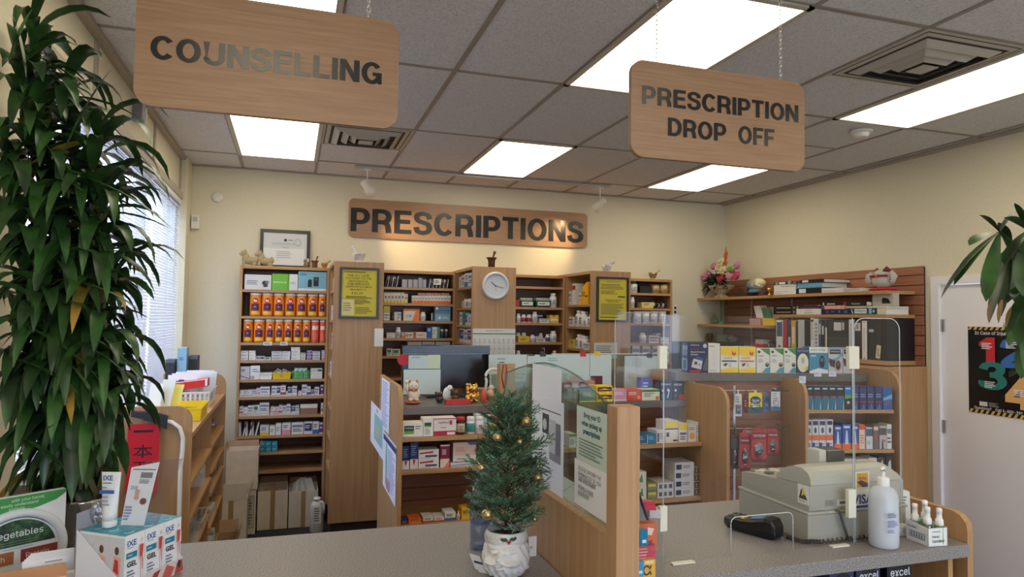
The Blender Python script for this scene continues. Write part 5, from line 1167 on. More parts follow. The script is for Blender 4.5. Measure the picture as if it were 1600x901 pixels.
gpaper(764,796,554,584,'pale sheet left on the glass behind the tree top',[('l',.4,.7,.9,.85,1,(150,160,160)),('l',.5,.55,.9,.65,1,(60,70,70))])
gpaper(796,823,554,584,'pale blank sheet second on the glass',[])
gpaper(793,822,585,596,'small pale note below the sheets on the glass',[('t',.1,.4,.8,.8,'CUTTING',(90,96,96))])
gpaper(824,846,556,568,'small pale card left of the black clip',[],dy=.003)
gpaper(848,874,556,568,'small pale card right of the black clip',[('l',.3,.3,.9,.8,2,(120,180,160))],dy=.003)
gpaper(836,921,554,600,'large pale green sheet on the glass',[],dy=-.004+.004)
gpaper(922,955,554,606,'tall pale green folder right of the red clip',[('r',.0,0,.1,.1,(150,160,160))],dy=.001)
gpaper(976,1030,556,618,'pale grey green sheet right end of glass',[('r',.33,0,.345,1,(180,194,190))],dy=.001)
gpaper(923,941,587,606,'dark red square card on the glass',[],M((96,24,34)),dy=.004)
def clip(px,py,col,lab):
 c=P(px,py,'y',-2.10);b=MB().prism([(-.022,0),(.022,0),(.016,.03),(-.016,.03)],(c.x,-2.094,c.z-.012),EX,EZ,(0,-1,0),.03,M(col,.35))
 k=b.build('binder_clip',None,lab,'binder clip','binder clips on the glass');MB().tube([(c.x-.008,-2.092,c.z+.016),(c.x-.01,-2.09,c.z+.045),(c.x+.01,-2.09,c.z+.045),(c.x+.008,-2.092,c.z+.016)],.0015,STEEL,6).build('clip_handle',k)
clip(849,554,(24,24,26),'black binder clip on the glass screen edge');clip(912,554,(196,30,40),'red binder clip on the glass screen edge');clip(935,553,(226,190,40),'yellow binder clip on the glass screen edge');clip(1016,556,(24,26,34),'black binder clip at the right of the glass screen')
for k,(px,w_,h_,col,lb)in enumerate(((806,.09,.15,(206,202,194),'white tub'),(832,.10,.18,(218,216,210),'tall white tub'),(790,.07,.12,(190,110,90),'reddish jar'))):
 x=Xat(px,-1.95,zA);MB().lathe((x,-1.95,zA+.0005),[(w_/2*.9,0),(w_/2,.01),(w_/2,h_*.8),(w_/2*.96,h_*.81),(w_/2*.98,h_*.84),(w_/2*.98,h_)],M(col,.4),20).build('storage_tub',None,lb+' on the staff counter behind the glass','tub','tubs behind the glass')
for k,(px,col)in enumerate(((884,(150,60,70)),(897,(190,170,160)),(909,(140,50,60)),(920,(170,120,110)))):
 x=Xat(px,-2.30,zA+.09);b=MB().box(x-.03,x+.03,-2.33,-2.27,zA+.079,zA+.115+.01*(k%2),M(col));b.decor((x-.03,-2.33,zA+.08),EX,EZ,.06,.03,[('l',.1,.2,.9,.8,2,(230,220,214))]);b.build('small_packet',None,'small reddish packet on the rack, %s from left'%ORD[k],'medicine packet','packets on the small rack')
b=MB();x0,x1=Xat(876,-2.30,zA),Xat(926,-2.30,zA);b.box(x0,x1,-2.34,-2.26,zA+.073,zA+.078,ACRYL).box(x0,x0+.004,-2.34,-2.26,zA+.0005,zA+.14,ACRYL).box(x1-.004,x1,-2.34,-2.26,zA+.0005,zA+.14,ACRYL);b.build('acrylic_rack',None,'clear acrylic rack of small packets on the counter','rack')
TH=math.radians(12.5);UA=V((math.cos(TH),-math.sin(TH),0));UN=V((-math.sin(TH),-math.cos(TH),0));L0=V((3.34,-2.45,0))
def turn(b):
 b.v=[L0+UA*p.x-UN*p.y+EZ*p.z for p in b.v];return b
def Pn(px,py,d):
 r_=ray(px,py);A=L0+UN*d;t_=(A-CAM).dot(UN)/r_.dot(UN);return CAM+r_*t_
zBC=Pn(1200,583,0).z
tB=thing('display_counter',L0+UA*.7,'right display counter with meter boxes on top and hanging packs','display counter')
MB().prism([(0,0),(.8,0),(.8,1.352)]+[(.10+.10*math.cos(math.radians(a)),1.252+.10*math.sin(math.radians(a)))for a in range(90,181,10)],(XB0,PF,0),EY,EZ,(1,0,0),.022,BEECH).build('end_panel',tB,bevel=.001)
EF=.30
for s_,zt_ in((.738,1.395),(1.362,1.452)):
 poly=[(0,0),(EF+.36,0),(EF+.36,zt_)]+[(.12+.12*math.cos(math.radians(a)),zt_-.12+.12*math.sin(math.radians(a)))for a in range(90,181,10)]
 if s_<1:poly=[p for p in poly]
 b=MB().prism([(p[0]-EF,min(p[1],zBC-.056)if(s_<1 and p[0]>EF-.01)else p[1])for p in poly],(s_+.022,0,0),EY,EZ,(1,0,0),.022,BEECH);turn(b).build('end_panel',tB,bevel=.001)
turn(MB().box(.0,1.338,0,.36,zBC-.055,zBC,COUNTERD)).build('countertop',tB,bevel=.002)
a_,c_=P(1037,600,'y',-2.30).x,P(1074,600,'y',-2.30).x
MB().box(a_,c_,-2.30,-2.12,zA+.001,zBC-.002,BEECH).build('support_block',tB)
b=MB()
for a_,c_ in((.15,.736),(.762,1.338)):
 b.box(a_,c_,.02,.03,0,zBC-.056,SLATX);z=.12
 while z<zBC-.13:b.box(a_+.002,c_-.002,.007,.02,z,z+.068,SLATX);z+=.0762
turn(b).build('slatwall_back',tB)
DC=.285
zc1,zc2=Pn(1330,640,DC).z,Pn(1330,702,DC).z;zc3=zc2-.235
for z in(zc1,zc2,zc3):turn(MB().box(.764,1.338,-DC,.005,z-.022,z,BEECHX)).build('shelf',tB,bevel=.001)
turn(MB().box(.40,.415,.0025,.0065,.3,1.33,STEEL)).build('slotted_strip',tB)
cK=(1040,500,4.505);FR0=(L0-UN*.02,UA)
r=Row('right counter top',zBC,'device boxes on top of the right counter',crop=cK,depth=.09,fr=FR0)
GCORN=[('p',[(.25,1),(1,1),(1,.72),(.7,.82)],(60,140,60)),('c',.18,.86,.11,(50,80,60)),('l',.1,.66,.8,.72,1,(70,90,80)),('l',.1,.42,.5,.58,3,(150,156,150)),('c',.8,.34,.15,(44,44,50),.09),('c',.8,.38,.1,(180,140,110),.04),('p',[(.4,.02),(1,.02),(1,.24),(.7,.2)],(70,150,180))]
o,u,w,h=r.span(160,298,155)
b=MB().obox(o+u*w/2-UN*.065+EZ*.0005,u,-UN,EZ,w/2,.065,h,M((36,42,82)))
b.decor(o,u,EZ,w,h,[('t',.1,.88,.56,.94,'LifeSource',(220,226,236)),('c',.84,.88,.1,(196,200,212)),('t',.12,.74,.5,.8,'Multi-Reading',(206,50,100)),('t',.12,.64,.84,.72,'Blood Pressure',(226,230,240)),('t',.12,.56,.5,.63,'Monitor',(226,230,240)),('p',[(.05,.3),(.45,.55),(.8,.45),(.6,.3)],(60,90,150)),('p',[(.14,.18),(.64,.1),(.72,.38),(.26,.46)],(206,208,210)),('r',.3,.26,.44,.36,(60,64,70)),('c',.56,.26,.05,(120,124,128)),('p',[(.7,.1),(.9,.5),(1,.46),(1,.05)],(90,96,110)),('r',.04,.01,.6,.08,(190,30,90))])
b.decor(o-UN*.13,UN,EZ,.13,h,[('r',0,0,1,1,(70,100,170)),('c',.3,.8,.16,(180,200,236)),('c',.7,.8,.16,(180,200,236)),('c',.3,.64,.16,(150,176,226)),('c',.7,.64,.16,(150,176,226)),('r',.1,.06,.9,.45,(150,196,236)),('r',.3,.1,.7,.4,(90,120,180))])
b.build('device_box',None,r.lab('navy blood pressure monitor box'),'box',r.g)
r.box(299,384,163,'slim white box picturing a thermometer',(226,224,218),[('l',.1,.88,.6,.92,1,INK),('c',.12,.9,.04,INK),('r',.42,.26,.60,.76,(206,206,204)),('r',.44,.28,.58,.74,(222,222,220)),('l',.1,.05,.9,.1,1,(170,170,170))])
for a,c_,band,dd in((386,513,(44,84,140),'blue'),(515,636,(206,110,60),'orange')):
 r.box(a,c_,186,'yellow white box with butterfly, %s band'%dd,(236,232,216),[('r',0,.7,1,1,(244,206,44)),('p',[(0,.7),(1,.7),(1,.62),(.5,.6)],(240,216,90)),('r',0,0,1,.12,(244,206,44)),('p',[(0,.12),(1,.12),(1,.2),(.6,.2)],(240,216,90)),('p',[(.62,.7),(.66,.86),(.74,.74),(.86,.84),(.84,.68),(.74,.66)],(190,80,50)),('t',.1,.52,.68,.6,'FreeStyle',(90,96,104)),('r',.06,.42,.9,.48,band),('p',[(.12,.3),(.3,.38),(.4,.34),(.26,.24)],(50,54,64)),('l',.42,.22,.65,.36,3,(170,170,170))])
for a,c_ in((640,733),(735,830),(832,919)):r.box(a,c_,198,'white box with green corner',(226,226,218),GCORN)
cL=(1240,540,4.505);r.c=cL
r.box(20,108,18,'navy box with pale yellow oval',(36,56,100),[('t',.06,.86,.94,.94,'CONTOUR',(170,190,220)),('c',.52,.42,.46,(236,232,180),.38),('c',.52,.42,.36,(226,226,206),.30),('r',.4,.4,.64,.62,(176,180,176)),('c',.8,.2,.14,(226,200,70))])
r.box(109,243,8,'white and blue box picturing dark meter',(60,140,176),[('r',0,.78,1,1,(228,226,216)),('t',.08,.85,.86,.93,'ACCU-CHEK',(60,62,70)),('c',.68,.44,.15,(30,34,48),.24),('r',.6,.44,.76,.58,(90,110,120)),('p',[(0,0),(1,0),(1,.12),(.5,.2),(0,.08)],(226,230,230)),('l',.08,.62,.4,.7,1,(220,236,240))])
for a,c_ in((245,345),(347,428)):
 r.box(a,c_,14,'pale box with dark title and meter',(200,196,196),[('r',.08,.76,.88,.94,(34,38,52)),('t',.14,.82,.82,.9,'OneTouch',(220,224,230)),('p',[(0,.5),(.6,.62),(1,.84),(1,.7),(.6,.5),(0,.4)],(90,160,200)),('p',[(.0,.6),(.5,.5),(.6,.2),(.1,.3)],(60,44,66)),('c',.68,.32,.24,(200,140,130),.22),('c',.68,.32,.17,(34,34,44),.17),('r',.6,.3,.76,.42,(90,96,100)),('r',0,.97,1,1,(90,160,200))])
FRC=(L0+UN*(DC-.012),UA)
r=Row('right counter top shelf',zc1,'tooth care boxes on the right counter shelves',fr=FRC,crop=cL,depth=.09);r.clamp=(.766,1.336);r.hmax=zBC-.058-zc1
TB=[('r',0,.55,1,1,(36,34,50)),('p',[(0,0),(.8,0),(1,.5),(1,.55),(0,.55)],(32,110,140)),('p',[(.8,0),(1,0),(1,.5)],(206,206,210)),('r',.1,.86,.8,.93,(190,196,206)),('r',.2,.54,1,.58,(206,60,80))]
for a,c_,y in((88,139,222),(141,196,222),(198,249,190),(250,301,218),(303,357,188)):r.box(a,c_,y,'tall dark and teal toothbrush box',(32,110,140),TB)
r.box(359,411,212,'blue green and black box',(30,34,42),[('r',0,.6,1,1,(34,120,180)),('p',[(0,.45),(1,.5),(1,.62),(0,.62)],(90,170,60)),('c',.5,.3,.2,(200,206,210)),('l',.1,.85,.9,.95,1,(210,230,240))])
for a,c_ in((413,462),(464,516),(518,571),(573,627)):r.box(a,c_,247,'navy purple patterned box',(44,52,100),[('r',0,.75,1,.95,(60,60,110)),('l',.1,.5,.9,.7,2,(140,160,200)),('r',.1,.3,.9,.36,(170,40,70)),('p',[(.2,0),(.8,0),(.6,.3)],(70,110,170))])
r.box(629,700,292,'small blue box',(40,96,160),[('p',[(0,.5),(1,.7),(1,.5),(0,.4)],(110,180,220)),('l',.2,.2,.8,.4,2,(190,60,80))])
for k,(a,c_)in enumerate(((40,86),(145,196),(248,300))):
 p0=Pn(1240+a/4.505,540+(262 if a<50 else 216)/4.505,.31);p1=Pn(1240+c_/4.505,540+(214 if a<50 else 182)/4.505,.31)
 q=Pn(1240+c_/4.505,540+(262 if a<50 else 216)/4.505,.31);wv=q-p0;h_=p1 .z-q.z
 b=MB().prism([(0,0),(wv.length,0),(wv.length,h_),(0,h_)],p0,UA,EZ,UN,.001,M((214,218,236)));b.decor(p0,UA,EZ,wv.length,h_,[('l',.1,.3,.8,.8,2,(150,156,180))])
 b.build('price_tag',None,'pale tag above the toothbrush boxes, %s from left'%ORD[k],'price tag','tags above the toothbrush boxes')
r=Row('right counter middle shelf',zc2,'tooth care boxes on the right counter shelves',fr=FRC,crop=cL,depth=.09);r.clamp=(.766,1.336);r.hmax=zc1-.026-zc2
OB=[('r',0,.30,1,.48,(226,110,50)),('r',0,0,.45,.22,(40,60,120)),('r',.1,.82,.9,.96,(60,60,90)),('c',.5,.64,.2,(60,70,100),.1),('l',.5,.04,.95,.22,2,(110,120,160))]
for a,c_,y in((90,128,522),(130,177,520),(179,229,520),(231,280,518)):r.box(a,c_,y,'white orange and navy box',(216,216,220),OB)
for a,c_,y in((285,340,560),(342,407,550),(409,459,556)):r.box(a,c_,y,'blue box with orange base',(46,84,160),[('r',0,0,1,.24,(230,110,44)),('p',[(.3,.2),(.7,.2),(.56,.75),(.42,.75)],(206,216,236)),('r',.15,.84,.85,.93,(210,216,236))])
r.box(461,504,554,'white and orange box',(228,200,180),[('r',0,.8,1,1,(226,90,50)),('l',.15,.2,.85,.6,4,(206,120,90))]);r.box(509,559,575,'white box with grey figure',(214,216,220),[('r',0,.6,1,.95,(80,90,120)),('c',.4,.3,.3,(180,186,196))])
r.box(561,602,560,'brown and grey box',(120,104,100),[('r',.1,.8,.9,.95,(210,206,204)),('r',.2,.4,.7,.55,(196,80,50))]);r.box(604,655,562,'grey box with dark top',(190,186,184),[('r',0,.6,1,.9,(90,80,80)),('p',[(.3,0),(.6,0),(.5,.4),(.36,.4)],(70,60,70)),('r',.6,.3,.8,.4,(200,60,50))]);r.box(656,692,552,'white tall box',(224,222,220),'print')
r=Row('right counter lowest shelf',zc3,'tooth care boxes on the right counter shelves',fr=FRC,crop=cL,depth=.09);r.clamp=(.766,1.336);r.hmax=zc2-.026-zc3
for a,c_,y,kd,col,dd in((110,200,800,'print',(214,214,214),'white carton'),(205,300,800,'navy',(214,214,214),'white carton'),(305,358,800,'print',(214,214,214),'white carton'),(360,440,795,'print',(216,214,214),'white long carton'),(445,525,797,'print',(216,214,214),'white long carton'),(527,590,788,'red',(216,206,206),'red white carton'),(595,645,780,'',(30,30,34),'black carton'),(650,700,775,'',(30,30,34),'black carton')):
 r.box(a,c_,y,dd,col,kd if kd else[('p',[(.2,.5),(.8,.6),(.7,.9),(.4,.8)],(206,206,210))])
def hook(x0,x1,dd,z,lab):
 b=MB().tube([(x0,.005,z),(x0,-dd,z),(x1,-dd,z),(x1,.005,z)],.004,STEEL,6);turn(b).build('hook_rail',None,lab,'hook rail','chrome hanging rails')
DH=.17
zh1,zh2=Pn(1190,610,DH).z,Pn(1190,669,DH).z
hook(.17,.70,DH,zh1,'upper chrome hanging rail in the middle bay');hook(.17,.70,DH,zh2,'lower chrome hanging rail in the middle bay')
def pack(px0,px1,py0,py1,col,items,lab,dy=0,z_top=None,th=.012,grp='blister packs on the hanging rails'):
 dd=DH+.012+dy;a,c=Pn(px0,py0,dd),Pn(px1,py1,dd);w=(c-a).dot(UA);h=a.z-c.z;o=V((a.x,a.y,c.z));q=-UN
 b=MB().prism(rrect(w,h,min(w,h)*.1,3),o,UA,EZ,UN,.002,M(col,.4));b.decor(o,UA,EZ,w,h,items)
 zt=max(z_top or a.z,a.z)+.006
 if dy>=0:b.obox(o+UA*w*.5+q*.0015+EZ*(h-.002),UA,q,EZ,w*.1,.0006,zt-a.z+.004,M(col,.4))
 if dy>.004:b.obox(o+UA*w*.5+q*(dy+.012)/2+EZ*(zt-o.z-.001),UA,q,EZ,w*.05,(dy+.012)/2,.0015,M(col,.4))
 ob=b.build('blister_pack',None,lab,'blister pack',grp);MB().ell(o+UA*w*.5-q*.001+EZ*h*.36,(w*.36,th,h*.26),BAG,16,10,rot=Matrix.Rotation(-TH,3,'Z')).build('plastic_bubble',ob)
pack(1148,1159,615,650,(206,206,206),[('r',.1,.1,.9,.5,(110,120,150)),('l',.1,.6,.9,.9,3,(120,120,130))],'slim white hanging pack on the upper rail',z_top=zh1)
pack(1162,1169,622,645,(120,40,50),[('l',.1,.4,.9,.9,3,(200,150,150))],'narrow maroon hanging pack on the upper rail',z_top=zh1)
pack(1170,1191,613,645,(226,206,40),[('c',.5,.62,.4,(30,60,90),.2),('t',.2,.55,.8,.68,'GUM',(230,236,240)),('r',.0,.0,1,.3,(30,90,110)),('l',.1,.32,.9,.42,1,(60,90,80))],'yellow and teal hanging pack on the upper rail',dy=.03,z_top=zh1)
pack(1193,1203,617,642,(60,110,170),[('r',.1,.5,.9,.9,(40,60,110))],'blue hanging pack on the upper rail',z_top=zh1)
pack(1205,1219,608,641,(206,212,214),[('r',0,0,1,.18,(50,110,160)),('l',.15,.3,.85,.85,5,(150,156,160)),('r',0,.9,1,1,(40,44,50))],'white and blue hanging pack on the upper rail',dy=.03,z_top=zh1)
pack(1142,1154,680,732,(34,30,34),[('r',.1,.6,.9,.9,(70,60,66))],'long dark hanging pack on the lower rail',z_top=zh2)
RED=[('r',.05,.7,.95,.9,(120,20,30)),('t',.1,.74,.9,.86,'TENSOR',(236,214,214)),('c',.5,.38,.28,(36,32,40),.2),('r',.0,.0,1,.1,(90,16,26))]
pack(1156,1172,676,736,(176,34,44),RED,'red hanging pack with dark gadget on the lower rail',dy=.03,z_top=zh2)
pack(1174,1198,670,722,(182,36,44),RED,'widest red hanging pack on the lower rail',dy=.05,z_top=zh2)
pack(1199,1216,671,712,(170,30,40),RED,'rightmost red hanging pack on the lower rail',dy=.02,z_top=zh2)
for k in range(3):pack(1160+k*18,1176+k*18,668-k,700,(160,28,38),[('r',.05,.7,.95,.9,(220,200,200))],'red pack hanging behind the front ones, %s from left'%ORD[k],dy=-.02,z_top=zh2)
t=thing('monitor',(3.6,-1.55,zA),'dark monitor standing behind the blood pressure box','monitor')
a,c=P(1053,533,'y',-1.7),P(1162,533,'y',-1.7)
MB().box(a.x,c.x,-1.7,-1.66,1.33,a.z,M((22,22,25),.25)).build('screen',t,bevel=.003);MB().box((a.x+c.x)/2-.04,(a.x+c.x)/2+.04,-1.66,-1.62,zA-.1,1.4,BLACK).box((a.x+c.x)/2-.14,(a.x+c.x)/2+.14,-1.76,-1.5,zA-.12,zA-.10,BLACK).build('stand',t)
MB().box(XB0-.2,5.10,-1.84,-1.35,zA-.16,zA-.12,COUNTERD).box(XB0-.18,XB0-.16,-1.82,-1.4,0,zA-.16,BEECH).box(5.06,5.08,-1.82,-1.4,0,zA-.16,BEECH).build('staff_desk',None,'grey topped staff desk behind the right display counter','desk')
t=thing('side_cabinet',(5.08,-2.2,0),'plain wooden cabinet against the right wall beside the door','cabinet')
XD1=4.80
b=MB().box(XD1,RX-.002,-2.52,-2.50,.001,1.443,BEECH);b.build('front_panel',t,bevel=.0015)
MB().box(XD1,RX-.002,-2.50,-1.98,.001,1.435,BEECH).build('body',t)
# ================================================================== RIGHT WALL: SLATWALL, SHELVES, BOOKS
SX0=RX-.02
t=thing('slatwall_panel',(RX-.01,-1.3,1.45),'wooden slatwall panel on the right wall behind the books','wall panel')
b=MB().box(RX-.012,RX-.001,-2.512,.0-.02,1.446,2.19,M((58,38,30),.7));z=1.446
while z<2.19:b.box(RX-.022,RX-.012,-2.51,-.02,z,min(z+.070,2.195),SLAT);z+=.0762
b.build('slats',t)
XF=5.14
def wshelf(y0,y1,z,lab,th=.026,xf=XF):
 b=MB().box(xf,RX-.022,y0,y1,z-th,z,BEECHY);return b.build('wall_shelf',None,lab,'shelf','wooden wall shelves',bevel=.0015)
zT=P(1320,456,'x',XF).z;zM=P(1320,491,'x',XF).z;zL=P(1400,565,'x',XF).z
zT1=zT-.004;zM1=P(1150,507,'x',XF).z
wshelf(-2.44,-1.165,zT,'upper right wall shelf holding binders and the white cat');wshelf(-1.16,.0-.02,zT1,'upper left wall shelf holding the flower arrangement',xf=5.08)
wshelf(-2.44,-1.165,zM,'middle wall shelf holding the thick books');wshelf(-1.155,-.02,zM1,'middle left wall shelf with glassware and yellow basket',xf=5.08)
wshelf(-2.44,-1.165,zL,'lower wall shelf holding the upright binders',.034);wshelf(-1.155,-.02,1.462,'lowest left wall shelf mostly hidden by boxes',xf=5.08)
for y in(-.5,-1.10):MB().box(RX-.03,RX-.0225,y-.01,y+.01,1.46,zT-.03,M((200,196,190),.4)).build('shelf_standard',None,'thin metal upright strip on the slatwall, %s'%('left one' if y>-1 else 'right one'),'shelf bracket','metal uprights on the slatwall')
cM=(1200,400,4.504)
class Pile:
 def __init__(s,z):s.z=z
 def add(s,x0,x1,h,col,items,lab,name='book',depth=.22,xin=0,cat='book',pages=True):
  pz=s.z
  ya=Yat(1200+x0/4.504,XF+xin,pz);yb_=Yat(1200+x1/4.504,XF+xin,pz)
  yb_=max(yb_,-2.438)
  t=thing(name,(XF+xin+depth/2,(ya+yb_)/2,pz),lab,cat,'books and binders on the wall shelves')
  x=XF+xin;m=M(col,.4);w=ya-yb_
  b=MB().box(x,x+.004,yb_,ya,pz+.0005,pz+h,m).box(x+.004,x+depth,yb_,ya,pz+.0005,pz+.003,m).box(x+.004,x+depth,yb_,ya,pz+h-.003,pz+h,m)
  b.decor((x,ya,pz),(0,-1,0),EZ,w,h,items);b.build('cover',t)
  MB().box(x+.006,x+depth-.004,yb_+.004,ya-.004,pz+.003,pz+h-.003,M((226,222,210),.8)).build('pages',t)
  s.z=pz+h+.0006;return t
WL=lambda a,b_,c,d:('r',a,b_,c,d,(226,226,224))
H=lambda y0,y1:(y1-y0)/4.504/264
pl=Pile(zT);pl.add(42,196,H(196,264),(230,228,220),[('l',.05,.4,.95,.5,1,(120,120,120)),('l',.05,.15,.5,.25,1,(120,120,120))],'thick white binder lying at the bottom left of the top shelf pile','binder',.24,cat='binder')
pl.add(42,208,H(160,195),(226,224,216),[('l',.3,.3,.95,.7,2,(90,90,90))],'thinner white binder on the thick white one','binder',.24,cat='binder');pl.add(44,226,H(124,158),(70,72,74),[('c',.1,.5,.05,(150,150,150)),('c',.6,.6,.06,(160,160,160)),('c',.8,.3,.05,(120,120,120)),WL(.2,.2,.44,.85)],'grey mottled binder on top of the white binders','binder',.24,cat='binder')
pl=Pile(zT);pl.add(198,374,H(206,262),(24,24,27),[WL(.12,.12,.4,.88)],'black binder with white label under a blue folder','binder',.29,cat='binder');pl.add(200,378,H(156,205),(96,158,196),[('p',[(0,.2),(1,.5),(1,.62),(0,.32)],(140,190,216))],'light blue folder between two black binders','binder',.27,cat='binder');pl.add(230,392,H(118,154),(26,26,29),[WL(.07,.25,.34,.85)],'black binder with white label on top of the blue folder','binder',.29,cat='binder')
pl=Pile(zT);pl.add(378,524,H(232,256),(222,222,224),[('l',.1,.2,.9,.6,1,(160,160,160))],'stack of loose white papers right of the black binder','paper_stack',.25,cat='papers');pl.add(380,522,H(214,232),(230,228,230),[],'thin white booklet on the loose papers','paper_stack',.25,cat='papers')
pl=Pile(zT);pl.add(528,668,H(214,250),(206,202,198),[('l',.0,.2,1,.8,4,(160,154,150))],'loose paper stack left of the white cat','paper_stack',.2,.03,cat='papers')
pl=Pile(zM);pl.add(38,198,H(355,405),(24,24,26),[('r',.14,.35,.76,.6,(150,140,110)),('r',.86,.2,.97,.8,(120,116,110))],'lower of two thick black books at the left of middle shelf');pl.add(38,198,H(314,354),(26,26,28),[('r',.14,.35,.76,.62,(160,150,120)),('r',.86,.2,.97,.8,(120,116,110))],'upper of two thick black books at the left of middle shelf')
pl=Pile(zM);pl.add(200,372,H(350,408),(228,228,224),[('t',.14,.5,.86,.74,'Over The Top',(110,110,118)),('t',.2,.2,.8,.42,'Dosette Minder',(110,110,118))],'thick white book with grey title on the middle shelf');pl.add(212,374,H(325,349),(34,32,34),[('r',.1,.3,.9,.6,(110,100,90))],'thin black book on the thick white book');pl.add(250,350,H(310,324),(120,50,110),[],'thin purple booklet topmost over the white book')
pl=Pile(zM);pl.add(376,580,H(357,408),(34,42,92),[('r',.16,.2,.26,.8,(110,70,60)),('l',.35,.3,.5,.7,1,(110,130,180)),('r',.6,.3,.66,.7,(110,130,170)),('r',.8,.25,.9,.75,(90,110,150))],'thick navy book on the middle shelf');pl.add(396,540,H(321,356),(226,166,148),[('l',.05,.3,.6,.6,1,(240,210,196)),('r',.7,0,.74,1,(240,220,200))],'salmon pink book on the navy book');pl.add(386,540,H(288,320),(28,24,26),[('r',.2,.3,.56,.65,(206,200,190)),('r',0,0,.06,1,(200,200,196)),('r',.94,0,1,1,(180,50,50))],'black book with white title on the pink book')
pl=Pile(zM);pl.add(584,766,H(350,408),(22,66,92),[('r',.14,.14,.62,.9,(206,222,220)),('t',.18,.3,.58,.8,"STEDMAN'S",(22,50,70)),('p',[(0,.9),(.03,.9),(.1,.1),(.06,.1)],(210,222,226)),('r',.70,.1,.82,.9,(150,186,200)),('r',.86,.3,.92,.7,(206,222,226))],'thick teal dictionary with pale title block');pl.add(546,690,H(330,349),(206,186,156),[],'thin tan book between the dictionary and black book');pl.add(546,692,H(288,329),(24,22,26),[('t',.18,.28,.8,.72,'Therapeutic',(226,226,226)),('r',0,0,.04,1,(180,50,50))],'black book with white title above the teal dictionary')
pl=Pile(zM);pl.add(768,918,H(352,406),(214,210,190),[('r',0,0,1,.06,(190,186,170))],'thick cream book at the right of middle shelf');pl.add(700,880,H(330,350),(206,202,190),[],'thin cream booklet on the thick cream book')
yA_=Yat(1200+700/4.504,XF,zM);b=MB()
b.prism([(0,0),(.19,0),(.19,.10),(0,.10)],(XF+.05,yA_,pl.z),(0,-1,0),EZ,(-1,0,0),.06,M((186,180,168),.4));b.prism([(.09,.02),(.17,.02),(.15,.055),(.11,.065),(.09,.06)],(XF+.0495,yA_,pl.z),(0,-1,0),EZ,(-1,0,0),.001,BLACK)
b.build('holder_box',None,'grey plastic holder with dark cut out under the white cat','box')
def upright(x0,x1,ytop,col,items,lab,name='binder',cat='binder',depth=.24,xin=0):
 z=zL;ya=Yat(1200+x0/4.504,XF+xin,z);yb_=Yat(1200+x1/4.504,XF+xin,z);zt=min(Zat(400+ytop/4.504,XF+xin,(ya+yb_)/2),zM-.03)
 yb_=max(yb_,-2.438)
 b=MB().box(XF+xin,XF+xin+depth,yb_+.0006,ya-.0006,z+.0005,zt,M(col,.4));b.decor((XF+xin,ya-.0006,z),(0,-1,0),EZ,ya-yb_-.0012,zt-z,items)
 return b.build(name,None,lab,cat,'upright binders on the lower wall shelf')
upright(58,104,450,(222,222,220),[('r',.08,.5,.92,.96,(60,90,120)),('r',.2,.94,.7,1,(226,226,226)),('c',.5,.2,.14,(24,24,26))],'white box file with blue grey upper half, leftmost on shelf','box_file')
upright(106,134,450,(178,44,58),[],'red upright binder near the left of lower shelf');upright(140,162,452,(40,58,86),[('r',.2,.2,.8,.5,(200,200,206))],'slim dark blue upright binder between red and yellow ones');upright(164,196,450,(214,168,40),[('r',.25,.3,.75,.8,(222,214,190))],'yellow upright binder on the lower shelf')
upright(198,210,455,(34,34,38),[],'thin black binder right of the yellow one');upright(212,256,448,(196,200,206),[('r',.3,0,.34,1,(150,154,160)),('r',.6,0,.64,1,(160,164,170))],'pale grey stack of upright files');upright(258,298,450,(32,32,34),[],'plain black binder right of the pale files')
upright(300,324,434,(222,222,222),[('l',.2,.4,.8,.9,10,(120,120,130)),('r',.1,.9,.9,.96,(50,50,60))],'white printed binder left of the patterned one');upright(326,356,440,(214,216,222),[('c',.5,q/10+.05,.2,(110,112,122))for q in range(9)],'white binder with dotted spine');upright(358,374,450,(70,80,130),[('r',.1,.6,.9,.9,(200,200,210))],'slim purple blue binder right of the dotted spine')
upright(376,398,450,(40,40,44),[('r',.2,.6,.8,.84,(206,206,206))],'black binder with small white upper label');upright(400,420,450,(44,44,48),[('r',.2,.24,.8,.8,(214,212,206))],'black binder with long white label')
upright(422,568,450,(48,50,52),[('r',.3,.72,.66,.94,(206,206,206)),('r',.7,.74,.8,.94,(190,190,196)),('r',0,.5,1,.52,(90,92,96)),('r',.08,.05,.95,.45,(60,60,62))],'wide dark document box with white label','document_box')
upright(570,608,446,(214,214,216),[('l',.3,.1,.7,.9,16,(130,130,140))],'white binder with vertical print right of the document box');upright(610,658,448,(42,42,46),[('r',.1,.72,.9,.92,(206,206,206)),('l',.2,.76,.8,.88,3,(80,80,90))],'black binder with white label behind the acrylic clip');upright(660,706,450,(36,36,38),[('r',.06,.0,.84,.98,(230,228,222)),('c',.4,.95,.08,INK),('c',.4,.03,.08,INK),('r',.3,.2,.5,.8,(200,200,200))],'black binder with full height white spine label')
upright(708,750,450,(34,33,34),[('r',.1,.7,.9,.77,(200,200,200))],'black binder with low white strip right of white spine');upright(752,800,446,(38,35,34),[('p',[(.1,.06),(.75,.04),(.95,.36),(.3,.38)],(214,206,176)),('l',.35,.1,.7,.3,4,(110,100,80))],'black binder with cream handwritten label');upright(802,1010,440,(22,22,25),[],'widest plain black case at the end of lower shelf','document_case',depth=.27)
yc_=Yat(1380,XF+.12,zT);c=V((XF+.12,yc_,zT));s=1
t=thing('lucky_cat',c,'large white rounded lucky cat on red cushion, top wall shelf','lucky cat figurine')
MB().ell(c+V((0,0,.014)),(.07,.125,.015),M((196,24,44),.6),26,10).build('cushion',t)
CW=M((244,240,232),.25)
